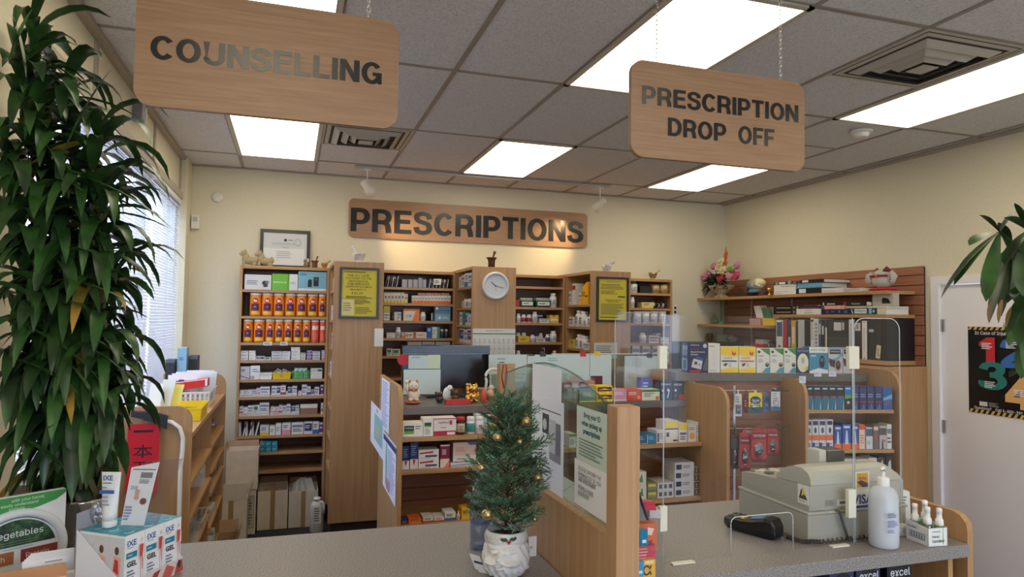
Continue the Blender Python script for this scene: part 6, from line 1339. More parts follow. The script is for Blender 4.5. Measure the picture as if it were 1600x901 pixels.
b=MB().ell(c+V((0,0,.085)),(.06,.095,.062),CW,28,16).ell(c+V((-.006,0,.125)),(.052,.078,.048),CW,26,14)
for sy in(-1,1):
 pts=[c+V((-.005,sy*.06,.11)),c+V((-.015,sy*.10,.135)),c+V((-.018,sy*.122,.105)),c+V((-.02,sy*.118,.075))]
 b.tube(pts,.024,CW,12,taper=[1,.95,1,.9]).ell(c+V((-.026,sy*.112,.10)),(.024,.03,.044),CW,16,10)
b.build('body',t)
mr=M((110,34,36),.4)
b.lathe(c+V((-.01,.048,.158)),[(.020,0),(.012,.014),(.001,.026)],mr,10).lathe(c+V((-.01,-.045,.152)),[(.034,0),(.02,.022),(.001,.04)],mr,10);b.build('ears',t)
b=MB();pts=[c+V((-.058+.012*abs(math.cos(a_)),.078*math.cos(a_),.118))for a_ in[math.pi*q/10 for q in range(11)]];b.tube(pts,.008,M((150,24,34)),8);b.build('collar',t)
MB().ell(c+V((-.066,0,.112)),(.008,.010,.010),GOLD,12,8).build('bell',t)
b=MB()
for k in range(3):b.ell(c+V((-.05,-.112+.0,.085+.017*k)),(.003,.006,.004),INK,8,6)
for k in range(3):b.ell(c+V((-.05,.112,.085+.017*k)),(.003,.006,.003),M((170,120,120)),8,6)
b.build('paw_marks',t)
yf_=Yat(1127,XF+.13,zT1);yf_=Yat(1127,5.225,zT1);c=V((5.225,yf_,zT1))
t=thing('flower_arrangement',c,'artificial flower arrangement in a pale stone urn, top shelf','flower arrangement')
URN=speck('pale_stone_urn',(190,176,150),(150,136,112),(210,198,176),50,.7)
MB().lathe(c,[(.075,.0005),(.08,.01),(.07,.022),(.045,.032),(.05,.045),(.10,.075),(.145,.115),(.15,.13),(.13,.13),(.09,.10)],URN,30,sy=1.15,sx=.75).build('urn',t)
def petals(b,p,r,m,n=9,d=(-1,0,.3),layers=3):
 d=V(d).normalized();u=d.cross(EZ).normalized();v=u.cross(d)
 for L_ in range(layers):
  rr=r*(1-L_*.28)
  for k in range(n-2*L_):
   a_=2*math.pi*k/(n-2*L_)+L_*.4;dirn=(u*math.cos(a_)+v*math.sin(a_));q=p+dirn*rr*.55+d*rr*(.15+.28*L_)
   b.ell(q,(rr*.36,rr*.36,rr*.13),m,8,5,rot=(dirn.cross(d)).normalized().to_track_quat('X','Z').to_matrix()@Matrix.Rotation(.5+.5*L_,3,'X'))
 b.ell(p+d*r*.4,r*.25,m,8,6)
PK=M((206,130,160),.6);PK2=M((186,60,96),.6);CRM=M((222,206,160),.6);ORG=M((196,92,34),.5)
def at(px,py,dx=0):return P(px,py,'x',5.19+dx)
fl='flower'
for px,py,r_,m in((1104,432,.082,PK),(1143,430,.078,PK),(1115,416,.052,PK),(1152,415,.058,M((190,120,140),.6)),(1151,431,.06,PK2)):
 b=MB();petals(b,at(px,py,-.03),r_,m);b.build(fl,t)
b=MB();p=at(1125,436,-.06)
b.ell(p+V((0,.022,.012)),(.02,.034,.034),M((176,40,66),.8),14,9).ell(p+V((0,-.022,.012)),(.02,.034,.034),M((176,40,66),.8),14,9).ell(p+V((0,0,-.018)),(.02,.032,.036),M((176,40,66),.8),14,9);b.build('red_bloom',t)
for px,py in((1124,418),(1127,410),(1130,423)):
 b=MB();petals(b,at(px,py,-.05),.065,CRM,6,layers=1);b.build(fl,t)
def blade(b,p0,p1,w,m,sag=.0,n=6,up=None,cup=.12):
 p0,p1=V(p0),V(p1);d=p1-p0;up=V(up)if up else EZ;s_=d.cross(up)
 if s_.length<1e-4:s_=EX
 s_.normalize();nn=s_.cross(d).normalized();vs=[];fs=[]
 for i in range(n+1):
  q=i/n;c_=p0+d*q-EZ*sag*q*q;ww=w*math.sin(math.pi*min(.98,q*.92+.06))**.7
  vs+=[c_-s_*ww/2+nn*ww*cup,c_,c_+s_*ww/2+nn*ww*cup]
 for i in range(n):
  for j in(0,1):fs.append((i*3+j,i*3+j+1,i*3+j+4,i*3+j+3))
 b.add(vs,fs,m,True)
b=MB()
for a_,h_ in((.1,.17),(.35,.12),(-.15,.10),(.0,.13)):blade(b,at(1133,410,-.02),at(1133,410,-.02)+V((0,-a_*.12,h_)),.030,ORG,0,6,up=(1,0,0))
for a_ in(-.6,-.2,.3,.7):blade(b,at(1134,415,-.03),at(1134,415,-.03)+V((-.02,-a_*.08,.05)),.022,M((196,110,50)),0,5,up=(1,0,0))
b.build('orange_spike',t)
b=MB();petals(b,at(1142,419,-.07),.03,M((110,150,60),.4),5,layers=1);b.ell(at(1141,420,-.07),(.012,.065,.030),M((120,160,70),.35),16,8);b.build('green_leaf',t)
b=MB()
for px,py in((1104,432),(1143,430),(1116,416),(1152,414),(1125,436),(1130,412),(1127,418),(1142,420)):q=at(px,py,.0);b.tube([c+V((-.02,0,.10)),(c+V((-.02,0,.14))).lerp(q,.5),q],.004,M((50,70,40),.6),6)
b.build('stems',t)
b=MB();rr=random.Random(3);LG=M((40,56,38),.5);LG2=M((86,104,92),.6)
for k in range(120):
 a_=rr.uniform(0,2*math.pi);d=V((math.cos(a_)*.8,math.sin(a_)*1.25,rr.uniform(-.1,1))).normalized();d=V((d.x*.45-.12,d.y,d.z));p0=c+V((-.05,0,.13+.05*(k%2)));L_=rr.uniform(.13,.24)
 if d.x>.5 and L_>.15:L_=.13
 blade(b,p0+d*.05,p0+d*L_,rr.uniform(.02,.045),LG if k%3 else LG2,.04)
for k in range(5):blade(b,c+V((-.05,.08,.12)),c+V((-.08,.20+.012*k,.03+.016*k)),.014,LG,.03)
for a_ in range(8):blade(b,c+V((-.02,-.02,.17)),c+V((-.02,-.06-.03*a_,.20+.004*a_*(a_%3))),.005,LG2,.01)
b.v=[V((min(p.x,RX-.026),min(p.y,-.02),p.z if p.x>XF else max(p.z,zT1-.03)))for p in b.v]
b.build('foliage',t)
yq=Yat(1180,XF+.14,zT1);c=V((XF+.15,yq,zT1))
t=thing('wrapped_bowl',c,'clear wrapped basket with pale blue and cream cloth inside','gift basket')
MB().ell(c+V((0,.0,.095)),(.085,.13,.090),BAG,24,14).build('clear_wrap',t)
b=MB().ell(c+V((.0,-.03,.135)),(.06,.10,.05),M((222,214,168),.6),20,10).ell(c+V((.0,.04,.125)),(.06,.07,.055),M((150,196,206),.6),20,10);b.build('cloth',t)
b=MB().ell(c+V((-.03,-.01,.055)),(.05,.08,.025),M((110,160,190),.6),16,8);b.build('blue_ribbon',t)
b=MB();rr=random.Random(5)
for k in range(26):
 a_=rr.uniform(0,math.pi*2);blade(b,c+V((-.02,.05,.04)),c+V((-.03+.04*math.cos(a_),.06+.10*math.sin(a_),rr.uniform(.08,.17))),.008,LG2,0)
b.build('sprigs',t)
MB().prism([(0,0),(.21,0),(.10,.085),(.07,.085)],(XF+.012,yq+.16,zT1+.0005),(0,-1,0),EZ,(-1,0,0),.03,M((60,36,28),.5)).build('dark_stand',None,'dark brown angular stand between the urn and wrapped basket','stand')
b=MB().box(XF+.03,XF+.10,yq-.10,yq+.02,zT1+.0005,zT1+.032,BLACK);b.build('black_case',None,'small black case in front of the wrapped basket','case')
c=V((XF+.03,Yat(1204,XF+.03,zT1)-.0+.015,zT1));MB().lathe(c,[(.016,.0005),(.016,.012),(.005,.02),(.006,.03),(.022,.05),(.024,.07),(.021,.07)],GOLD,16).build('gold_cup',None,'tiny gold cup beside the white binders on top shelf','cup')
z=zM1
c=V((XF+.06,Yat(1127,XF+.06,z),z));t=thing('measuring_cylinder',c,'clear measuring cylinder with bright green base','measuring cylinder')
MB().lathe(c,[(.035,.0005),(.035,.006),(.016,.012),(.014,.03)],M((40,170,100),.4),6).build('base',t)
MB().lathe(c,[(.013,.02),(.013,.24),(.016,.245)],GLASSG,16).lathe(c,[(.0115,.24),(.0115,.03)],GLASSG,16).build('tube',t)
c=V((XF+.14,Yat(1134,XF+.14,z),z));t=thing('measuring_cylinder',c,'taller clear measuring cylinder behind the green one','measuring cylinder')
MB().lathe(c,[(.04,.0005),(.04,.006),(.02,.012),(.02,.26),(.024,.265)],GLASSG,18).build('tube',t)
for k,(px,r_,h_)in enumerate(((1098,.035,.09),(1110,.04,.12),(1118,.03,.08))):
 c=V((XF+.06+.05*(k%2),Yat(px,XF+.06,z)-.0,z));b=MB().lathe(c,[(r_*.9,.0005),(r_,.006),(r_,h_*.5),(r_*.35,h_*.8),(r_*.35,h_),(r_*.42,h_*1.03)],GLASSG,18);b.build('glass_flask',None,('small clear glass flask at the far left','larger clear glass flask, second from left','low clear glass flask beside the green base')[k]+' of glassware shelf','flask')
c0=Yat(1170,XF,z);c1=Yat(1188,XF,z)
b=MB().box(XF+.01,XF+.12,c1,c0-.0,z+.0005,z+.065,M((190,120,130),.5));b.decor((XF+.01,c0,z),(0,-1,0),EZ,c0-c1,.065,[('c',.1+.16*(q%6),.15+.22*(q//6),.04,(230,220,224))for q in range(24)]);b.build('pink_box',None,'pink dotted box left of the yellow shelf basket','box')
b=MB()
for k in range(3):b.obox((XF+.02+.03*k,c1+.03+.01*k,z+.068),EX,EY,V((-.1,.25-.12*k,1)).normalized(),.002,.05,.12,WHITE)
b.build('paper_leaflets',None,'white leaflets standing in the pink dotted box','leaflet')
y0_,y1_=Yat(1189,XF,z),Yat(1211,XF,z)+.01
ob=basket('yellow_basket',XF+.01,XF+.16,y1_,y0_,z+.0005,.065,YEL,'yellow plastic basket beside the thick black books',None,slots=False)
for k in range(3):
 b=MB().obox((XF+.04+.03*k,(y0_+y1_)/2,z+.01),EX,EY,V((-.12,.35-.1*k,1)).normalized(),.002,.05,.165,M((226,228,232))if k else M((90,140,110)));b.build('paper_sheets',None,('green edged sheet','white printed sheet','rear white printed sheet')[k]+' standing in the yellow shelf basket','paper')
z=1.462
c=V((XF+.05,Yat(1109,XF+.05,z+.1),z));MB().lathe(c,[(.03,.0005),(.032,.004),(.032,.10),(.034,.102),(.034,.16),(.028,.165)],M((66,52,48),.3,.3),18).build('dark_flask',None,'dark metal flask on the lowest left wall shelf','flask')
y0_,y1_=Yat(1116,XF,z+.1),Yat(1131,XF,z+.1);b=MB().box(XF+.03,XF+.1,y1_,y0_,z+.0005,z+.155,M((126,150,140),.5));b.decor((XF+.03,y0_,z),(0,-1,0),EZ,y0_-y1_,.15,[('c',.6,.3,.1,(210,210,190))]);b.build('mint_box',None,'mint green box right of the dark metal flask','box')
c=V((XF+.06,Yat(1146,XF+.06,z+.1),z));MB().lathe(c,[(.03,.0005),(.03,.10),(.05,.12),(.048,.13),(.01,.145),(.012,.155),(0,.158)],M((150,146,140),.35,.4),20).build('metal_dish',None,'covered metal dish on the lowest left wall shelf','dish')
y0_,y1_=Yat(1173,XF,z+.06),Yat(1189,XF,z+.06);b=MB().box(XF+.02,XF+.15,y1_,y0_,z+.05+.0005,z+.085,M((196,36,50),.4)).box(XF+.02,XF+.15,y1_,y0_,z+.0005,z+.05,M((90,40,44),.4));b.build('red_case',None,'flat red case beside the plastic wrapped item','case')
b=MB().box(XF+.03,XF+.13,y1_+.01,y0_-.03,z+.0855,z+.125,M((220,214,210)));b.build('pale_carton',None,'pale carton on top of the flat red case','box')
c=V((XF+.10,Yat(1200,XF+.10,z+.06)+.02,z));b=MB()
for k in range(5):b.ell(c+V((.02+.01*(k%2),.012*(k-2)-.035,.06+.012*(k%3))),(.06,.03,.058),BAG,12,8)
b.build('plastic_bag',None,'clear plastic wrapped bundle left of upright binders','plastic bag')
# ================================================================== FRONT COUNTERS
ZC=1.06
t=thing('service_counter',(.85,-4.45,0),'left grey topped service counter with the small tree and gel boxes','counter')
b=MB().box(.03,1.627,-4.80,-4.14,ZC-.038,ZC,COUNTER).box(.03,.52,-4.14,-3.82,ZC-.038,ZC,COUNTER);b.build('countertop',t)
MB().box(.05,1.61,-4.74,-4.72,0,ZC-.038,BEECH).box(.05,.07,-4.72,-3.86,0,ZC-.038,BEECH).box(1.59,1.61,-4.72,-4.18,0,ZC-.038,BEECH).build('body',t)
t=thing('till_counter',(2.35,-4.45,0),'right grey topped till counter with the cash register','counter')
MB().box(1.692,2.987,-4.80,-4.14,ZC-.040,ZC,COUNTER).build('countertop',t,bevel=.002)
MB().box(1.70,2.96,-4.42,-4.40,.10,ZC-.041,SLATX).build('front_panel',t)
b=MB().prism([(-4.79,0),(-4.14,0),(-4.14,1.15),(-4.74,1.15),(-4.765,1.142),(-4.785,1.122),(-4.79,1.10)],(2.989,0,0),EY,EZ,(-1,0,0),.024,BEECH);b.build('end_panel',t,bevel=.001)
MB().box(1.70,2.96,-4.76,-4.421,.865,.885,BEECHX).build('shelf',t);MB().box(2.93,2.9495,-4.77,-4.43,0,ZC-.041,BEECH).build('inner_panel',t);MB().box(1.70,2.96,-4.74,-4.42,.0,.10,M((46,38,34))).build('toe_kick',t)
b=MB().box(3.014,3.03,-4.70,-4.68,.97,.985,STEEL).box(3.014,3.028,-4.705,-4.675,.95,.968,BLACK);b.build('panel_hook',None,'tiny metal hook on the outer side of till counter end','hook')
for k,(px0,px1,py)in enumerate(((1338,1375,882),(1386,1424,877),(1296,1334,892))):
 y=-4.745;x0,x1=Xat(px0,y,.95),Xat(px1,y,.95);zt=Zat(py,(x0+x1)/2,y)
 b=MB().box(x0,x1,y,y+.10,.8855,zt,M([(34,40,78),(26,28,36),(40,52,96)][k],.3));w=x1-x0
 b.decor((x0,y,.8855),EX,EZ,w,zt-.8855,[('c',.55,.72,.36,(16,17,22),.24),('t',.14,.62,.94,.86,'excel',(226,228,230),.006),('p',[(0,.3),(1,.5),(1,.4),(0,.2)],(80,110,170))])
 b.build('gum_box',None,'%s dark gum box under the till counter edge'%('middle','right','left')[k],'box','gum boxes under the till counter')
t=thing('counter_partition',(1.66,-4.55,0),'wooden partition with post and curved glass between the two counters','partition')
MB().box(1.632,1.688,-4.965,-3.95,0,1.25,BEECH).build('panel',t,bevel=.001)
MB().box(1.630,1.690,-5.02,-4.966,0,1.558,BEECH).build('post',t,bevel=.002)
arc=[(P(x,y,'x',1.656).y,P(x,y,'x',1.656).z)for x,y in((948,634),(930,612),(905,590),(885,578),(866,570),(850,567),(835,568),(810,575),(790,583))]
arc=arc+[(-4.06,1.50),(-4.0,1.42)]
poly=[(-4.965,1.251)]+[(-3.97,1.251)]+[(a,c)for a,c in arc[::-1]]
poly[-1]=(-4.965,poly[-1][1])
b=MB().prism([(-p[0],p[1])for p in poly[::-1]],(1.654,0,0),(0,-1,0),EZ,(-1,0,0),.006,GLASSG);b.build('curved_glass',t)
MB().tube([(1.657,a,c+.001)for a,c in arc],.0022,M((90,104,104),.2),6).build('glass_edge',t)
def pg(tl,tr,bl,br,items,label,x=1.6525,m=None,name='paper_notice'):
 A=[P(*q,'x',x)for q in(tl,tr,bl,br)]
 y0=(A[0].y+A[2].y)/2;y1=(A[1].y+A[3].y)/2;z1=(A[0].z+A[1].z)/2;z0=max((A[2].z+A[3].z)/2,1.2515)
 b=MB().prism([(0,0),(y0-y1,0),(y0-y1,z1-z0),(0,z1-z0)],(x,y0,z0),(0,-1,0),EZ,(-1,0,0),.0005,m or M((236,238,246)));b.decor((x,y0,z0),(0,-1,0),EZ,y0-y1,z1-z0,items,.00025)
 return b.build(name,None,label,'paper')
TEAL=(40,96,120)
pg((902,630),(948,650),(900,722),(948,744),[('t',.22,.80,.84,.92,'Bring your ID',TEAL,.03),('t',.12,.66,.92,.78,'when picking up',TEAL,.03),('t',.2,.52,.84,.64,'prescriptions',TEAL,.03),('l',.1,.14,.92,.46,6,(130,148,152)),('r',0,0,1,.02,(170,190,190))],'pale green notice saying to bring your ID, on partition glass',m=M((204,220,214)))
pg((897,716),(948,738),(898,784),(947,818),[('t',.14,.78,.84,.88,'PLEASE INFORM THE',INK,.0,'l'),('t',.14,.66,.84,.76,'PHARMACIST IF YOU',INK,.0,'l'),('t',.14,.54,.7,.64,'ARE PREGNANT',INK,.0,'l'),('l',.14,.64,.84,.655,1,INK),('t',.14,.36,.84,.47,'怀孕的人士请先',(50,50,60),0,'l'),('t',.14,.23,.5,.34,'告知药剂师',(50,50,60),0,'l')],'white notice PLEASE INFORM THE PHARMACIST below the ID notice',x=1.6505)
pg((841,617),(881,630),(839,758),(879,774),[('r',.16,.86,.9,.87,INK),('r',.2,.60,.46,.82,(60,60,66)),('c',.3,.7,.08,(206,206,212)),('r',.48,.36,.72,.78,(206,206,212)),('r',.74,.40,.9,.76,(120,120,128)),('r',.5,.34,.9,.42,(150,150,158)),('l',.1,.12,.6,.3,4,(120,120,130))],'white printed page with grey photograph on partition glass')
pg((833,569),(868,573),(829,745),(866,700),[('l',.3,.3,.34,.7,6,(180,190,214)),('r',.6,.3,.8,.36,(170,176,190))],'tall bluish white sheet behind the photograph page',x=1.6532)
pg((868,575),(878,578),(866,640),(876,646),[],'narrow curled bluish sheet edge on partition glass',x=1.6531)
pg((880,745),(896,752),(879,775),(897,786),[('p',[(0,.2),(1,.9),(1,.95),(0,.26)],(150,170,164))],'small pale green slip low on the partition glass',m=M((190,206,198)))
t=thing('wire_rack',(1.74,-4.86,ZC),'clear pocket rack holding gum packs beside the partition post','rack')
q0=Xat(986,-4.90,1.2)
for k,(z0,z1)in enumerate(((1.0605,1.185),(1.19,1.295))):
 b=MB().prism([(0,0),(.085,0),(.10,z1-z0),(0,(z1-z0)*1.1)],(1.700,-4.955+.02*k,z0),EX,EZ,(0,-1,0),.003,ACRYL).box(1.699,1.702,-4.955+.02*k,-4.86,z0,z1,ACRYL).box(1.699,1.79,-4.955+.02*k,-4.86,z0,z0+.003,ACRYL);b.build('pocket',t)
def gp(px0,px1,py0,py1,y,col,items,lab,name='gum_pack',cat='gum pack',grp='gum packs in the rack',lean=0,dep=.02):
 a,c=P(px0,py0,'y',y),P(px1,py1,'y',y);x0=max(a.x,1.7035);b=MB().box(x0,c.x,y,y+dep,c.z,a.z,M(col,.35));b.decor((x0,y,c.z),EX,EZ,c.x-x0,a.z-c.z,items);return b.build(name,None,lab,cat,grp)
gp(985,1026,820,858,-4.885,(206,96,40),[('t',.64,.1,.84,.4,'x',INK),('p',[(.6,.6),(.8,.55),(.9,.8),(.66,.86)],(236,200,180)),('r',.1,.4,.5,.5,(226,150,90))],'orange gum pack in the upper rack pocket',dep=.03)
gp(990,1024,854,878,-4.90,(190,46,70),[('l',.1,.2,.7,.9,4,(236,170,180))],'pink striped gum pack in the middle of the rack',dep=.03)
gp(996,1024,876,900,-4.915,(230,176,40),[('t',.3,.1,.8,.7,'α',INK),('r',.4,.76,.9,.95,(240,214,150))],'yellow gum pack at the bottom of the rack',dep=.03)
gp(1000,1012,829,852,-4.935,(44,150,196),[('r',.3,.2,.8,.4,(200,226,236))],'small blue gum pack in the upper clear pocket')
gp(994,1006,878,900,-4.952,(44,150,196),[('r',.3,.2,.8,.4,(200,226,236))],'small blue gum pack in the lower clear pocket')
a,c=P(986,766,'y',-4.88),P(1012,812,'y',-4.88)
b=MB().add([(1.703,-4.88,c.z),(c.x,-4.88,c.z),(a.x+.035,-4.84,a.z),(1.703,-4.84,a.z),(1.703,-4.872,c.z),(c.x,-4.872,c.z),(a.x+.035,-4.832,a.z),(1.703,-4.832,a.z)],[(0,1,2,3),(7,6,5,4),(0,4,5,1),(1,5,6,2),(2,6,7,3),(3,7,4,0)],M((98,100,106),.35));b.tube([(c.x,-4.882,c.z),(a.x+.035,-4.842,a.z)],.003,BLACK,6)
b.build('sign_board',None,'small leaning grey board with black edge behind partition post','board')
b=MB();p=P(1009,800,'y',-4.84);p.z=P(1000,815,'y',-4.86).z+.026
b.obox(p,V((1,-.4,0)).normalized(),EY,V((-.3,0,1)).normalized(),.022,.012,.022,M((206,50,70),.4)).obox(p+V((.022,.0,-.022)),V((1,-.5,0)).normalized(),EY,V((-.1,0,1)).normalized(),.014,.012,.022,M((206,200,196),.4));b.build('candy_roll',None,'pink candy packet behind the small leaning board','candy')
b=MB();p=P(1000,815,'y',-4.86)
for k in range(4):b.box(1.704,p.x+.02,-4.86+.012*k,-4.852+.012*k,p.z-.01,p.z+.012-.002*k,M((222,116,40)))
b.build('orange_packets',None,'row of orange packets under the small leaning board','packets')
t=thing('acrylic_shield',(2.35,-4.69,ZC),'clear acrylic shield with payment opening standing on till counter','acrylic shield')
YS=-4.69;zt=Zat(497,2.7,YS)
x0,x1=Xat(1036,YS,1.3),Xat(1333,YS,1.3);n0,n1=Xat(1142,YS,1.1),Xat(1239,YS,1.1);zn=Zat(803,2.3,YS)
out=[(x0,ZC+.001),(n0,ZC+.001)]+[(n0+.02-.02*math.cos(math.radians(a)),zn-.02+.02*math.sin(math.radians(a)))for a in range(0,91,15)]+[(n1-.02+.02*math.sin(math.radians(a)),zn-.02+.02*math.cos(math.radians(a)))for a in range(0,91,15)]+[(n1,ZC+.001),(x1,ZC+.001),(x1,zt),(x0,zt)]
MB().prism(out,(0,YS,0),EX,EZ,(0,-1,0),.004,ACRYL).build('main_pane',t)
EDGE=M((196,206,208),.15,0,.8)
b=MB().tube([(n0,YS,ZC+.002)]+[(p[0],YS,p[1])for p in out[2:16]]+[(n1,YS,ZC+.002)],.0014,EDGE,6)
b.tube([(x0,YS-.001,ZC+.002),(x0,YS-.001,zt)],.0016,EDGE,6).tube([(x1,YS-.001,ZC+.002),(x1,YS-.001,zt)],.0016,EDGE,6);b.build('pane_edges',t)
r_=.04;wing=[(0,ZC+.001),(.30,ZC+.001)]+[(.30-r_+r_*math.cos(math.radians(a)),zt+.008-r_+r_*math.sin(math.radians(a)))for a in range(0,91,15)]+[(0,zt+.008)]
MB().prism([(-p[0],p[1])for p in wing[::-1]],(x0-.006,YS,0),(0,-1,0),EZ,(-1,0,0),.004,ACRYL).build('left_wing',t)
MB().tube([(x0-.008,YS+p[0],p[1])for p in wing[1:]],.0014,EDGE,6).build('wing_edge',t)
xw=Xat(1406,YS,1.5);ww=xw-x1-.006;xr=x1+.006;yr=YS+.0
wr=[(0,ZC+.001),(ww,ZC+.001)]+[(ww-r_+r_*math.cos(math.radians(a)),zt-r_+r_*math.sin(math.radians(a)))for a in range(0,91,15)]+[(r_-r_*math.cos(math.radians(a)),zt-r_+r_*math.sin(math.radians(a)))for a in range(90,-1,-15)]
MB().prism(wr,(xr,YS,0),EX,EZ,(0,-1,0),.004,ACRYL).build('right_wing',t)
MB().tube([(xr+p[0],YS-.001,p[1])for p in wr[1:]]+[(xr,YS-.001,ZC+.002)],.0015,EDGE,6).build('wing_edge',t)
CRB=M((222,218,196),.4)
for px0,px1,py0,py1,zf in((1030,1042,540,576,0),(1031,1042,791,829,0),(1326,1342,541,576,0),(1325,1337,765,808,0)):
 a,c=P(px0,py0,'y',YS-.006),P(px1,py1,'y',YS-.006);MB().box(a.x,c.x,YS-.009,YS-.0045+.0105,c.z,a.z,CRB).build('bracket',t,bevel=.001)
for px0,px1,py in((1042,1082,877),(1299,1332,855)):
 a,c=P(px0,py,'z',ZC),P(px1,py,'z',ZC);MB().box(a.x,c.x,YS-.022,YS-.0045,ZC+.0005,ZC+.005,CRB).build('foot',t)
RG=M((166,163,149),.4);RG2=M((178,175,160),.4)
t=thing('cash_register',(2.66,-4.5,ZC),'large grey beige electronic cash register behind the acrylic shield','cash register')
rx0,rx1,ry0,ry1=2.485,2.885,-4.655,-4.300
b=MB().box(rx0,rx1,ry0,ry1,ZC+.001,1.148,RG);b.build('cash_drawer',t,bevel=.004)
MB().box(rx0-.003,rx1+.003,ry0-.003,ry1+.003,1.1485,1.157,RG2).build('base_rim',t,bevel=.003)
prof=[(ry0+.004,1.157),(ry0+.002,1.235),(ry0+.012,1.268),(ry0+.035,1.284),(ry0+.075,1.288),(ry0+.12,1.274),(ry0+.16,1.254),(ry0+.19,1.240),(ry1-.03,1.222),(ry1-.008,1.214),(ry1-.006,1.157)]
MB().prism(prof,(rx0+.012,0,0),EY,EZ,(-1,0,0),0,RG)if 0 else None
b=MB();pr2=[(ry0+.004,1.157),(ry0+.003,1.238),(ry1-.10,1.222),(ry1-.008,1.212),(ry1-.006,1.157)]
b.prism([(-p[0],p[1])for p in pr2],(rx0+.008,0,0),(0,-1,0),EZ,(-1,0,0),rx1-rx0-.016,RG);b.build('body',t,bevel=.004)
b=MB();hood=[(ry0+.006,1.2385),(ry0+.008,1.262),(ry0+.02,1.279),(ry0+.045,1.290),(ry0+.085,1.290),(ry0+.12,1.278),(ry0+.155,1.254),(ry0+.175,1.230)]
n=14;vs=[];k=len(hood)
for i in range(n+1):
 f=i/n;x=rx0+.016+(rx1-rx0-.032)*f;s_=1-.55*max(0,(f-.84)/.16)**2-.06*max(0,(.12-f)/.12)**2
 vs+=[(x,p[0],1.238+(p[1]-1.238)*s_)for p in hood]
fs=[(i*k+j,(i+1)*k+j,(i+1)*k+j+1,i*k+j+1)for i in range(n)for j in range(k-1)]+[tuple(range(k)),tuple(range(n*k+k-1,n*k-1,-1))]
fs=[f[::-1]for f in fs]
b.add(vs,fs,RG2,False);b.build('hood',t)
b=MB()
for i in range(8):
 for j in range(4):b.box(rx0+.03+.04*i,rx0+.056+.04*i,ry1-.125+.027*j,ry1-.105+.027*j,1.224-.004*j,1.233-.004*j,M((206,204,190)if(i+j)%3 else(120,122,116)))
b.build('keypad',t)
px0,px1=2.641,2.751
b=MB().box(px0,px0+.032,-4.53,-4.47,1.262,1.322,M((196,196,186),.4)).box(px0+.032,px1,-4.53,-4.46,1.258,1.320,M((62,60,56),.25));b.build('customer_display',t,bevel=.004)
MB().lathe((2.70,-4.50,1.235),[(.05,0),(.045,.02),(.02,.028)],M((60,62,60),.4),20).build('display_mount',t)
def rp(px0,py0,px1,py1,items,col,name,y=ry0-.0):
 a,c=P(px0,py0,'y',y),P(px1,py1,'y',y);b=MB().box(a.x,c.x,y-.0012,y-.0002,c.z,a.z,M(col));b.decor((a.x,y-.0012,c.z),EX,EZ,c.x-a.x,a.z-c.z,items,.0003);return b.build(name,t)
a,c=P(1247,754,'x',rx0+.008),P(1264,790,'x',rx0+.008)
b=MB().prism([(0,0),(a.y-c.y,0),(a.y-c.y,a.z-c.z),(0,a.z-c.z)],(rx0+.0065,a.y,c.z),(0,-1,0),EZ,(-1,0,0),.001,WHITE)
b.decor((rx0+.0065,a.y,c.z),(0,-1,0),EZ,a.y-c.y,a.z-c.z,[('p',[(.1,.25),(.3,.7),(.5,.85),(.62,.6),(.9,.25)],(40,38,30)),('p',[(.35,.4),(.45,.85),(.6,.72),(.8,.45),(.6,.5)],(226,200,60)),('l',.1,.1,.9,.18,1,(80,80,80))],.0003);b.build('sticker',t)
yb_=ry0+.0025
rp(1336,737,1358,762,[('r',.1,.08,.9,.92,(222,160,50)),('p',[(.1,.4),(.5,.08),(.9,.08),(.9,.3),(.4,.5)],(60,60,66)),('t',.2,.55,.8,.68,'Interac',(60,50,40))],(226,224,214),'card_sticker',yb_)
rp(1327,765,1375,795,[('r',0,0,1,.26,(40,70,150)),('r',0,.8,1,1,(226,226,228)),('t',.04,.32,.80,.76,'VISA',(36,60,140),.03)],(228,228,228),'card_sticker',yb_)
rp(1289,781,1305,790,[('l',.05,.1,.95,.9,4,(90,90,86))],(150,150,138),'rating_plate',yb_);rp(1308,780,1325,789,[('r',.2,.3,.9,.7,(90,90,90))],(216,214,204),'serial_label',yb_)
rp(1384,763,1397,784,[('r',0,0,.5,1,(206,60,40)),('r',.5,0,1,1,(226,140,50))],(60,60,60),'card_sticker',yb_)
a=P(1305,797,'y',ry0-.004);c=P(1325,842,'y',YS+.012)
MB().tube([a,a+V((.012,-.008,-.004)),(a*.45+c*.55)+V((.004,-.004,0)),(c.x,c.y,ZC+.012)],.0045,M((60,60,58)),8).build('power_cord',t)
b=MB();pts=[];n=260;A,B_=P(1215,848,'z',ZC+.008),V((2.74,-4.672,ZC+.008))
path=[V((2.44,-4.60,ZC+.010)),V((2.46,-4.655,ZC+.009)),V((2.52,-4.672,ZC+.009)),V((2.66,-4.672,ZC+.009)),V((2.80,-4.668,ZC+.009))]
for i in range(n+1):
 f=i/n*(len(path)-1);k=min(int(f),len(path)-2);q=path[k].lerp(path[k+1],f-k);w=i*.75
 pts.append(q+V((0,math.sin(w)*.006,.0-.0+math.cos(w)*.006)))
b.tube(pts,.0018,M((50,50,52),.5),5);b.build('coiled_cord',None,'dark coiled cord from card terminal along the register base','cord')
t=thing('card_terminal',(2.39,-4.53,ZC),'black handheld card payment terminal lying in the shield opening','card terminal')
A,B_=V((2.345,-4.435,ZC)),V((2.420,-4.60,ZC));d=(B_-A).normalized();s_=V((d.y,-d.x,0));L_=(B_-A).length
BK=M((24,24,27),.35)
sec=[(.0,.012,.030,.036),(.08,.004,.034,.040),(.35,.004,.034,.040),(.6,.002,.036,.048),(.8,.001,.036,.058),(.93,.001,.034,.056),(1.0,.006,.030,.040)]
b=MB();vs=[]
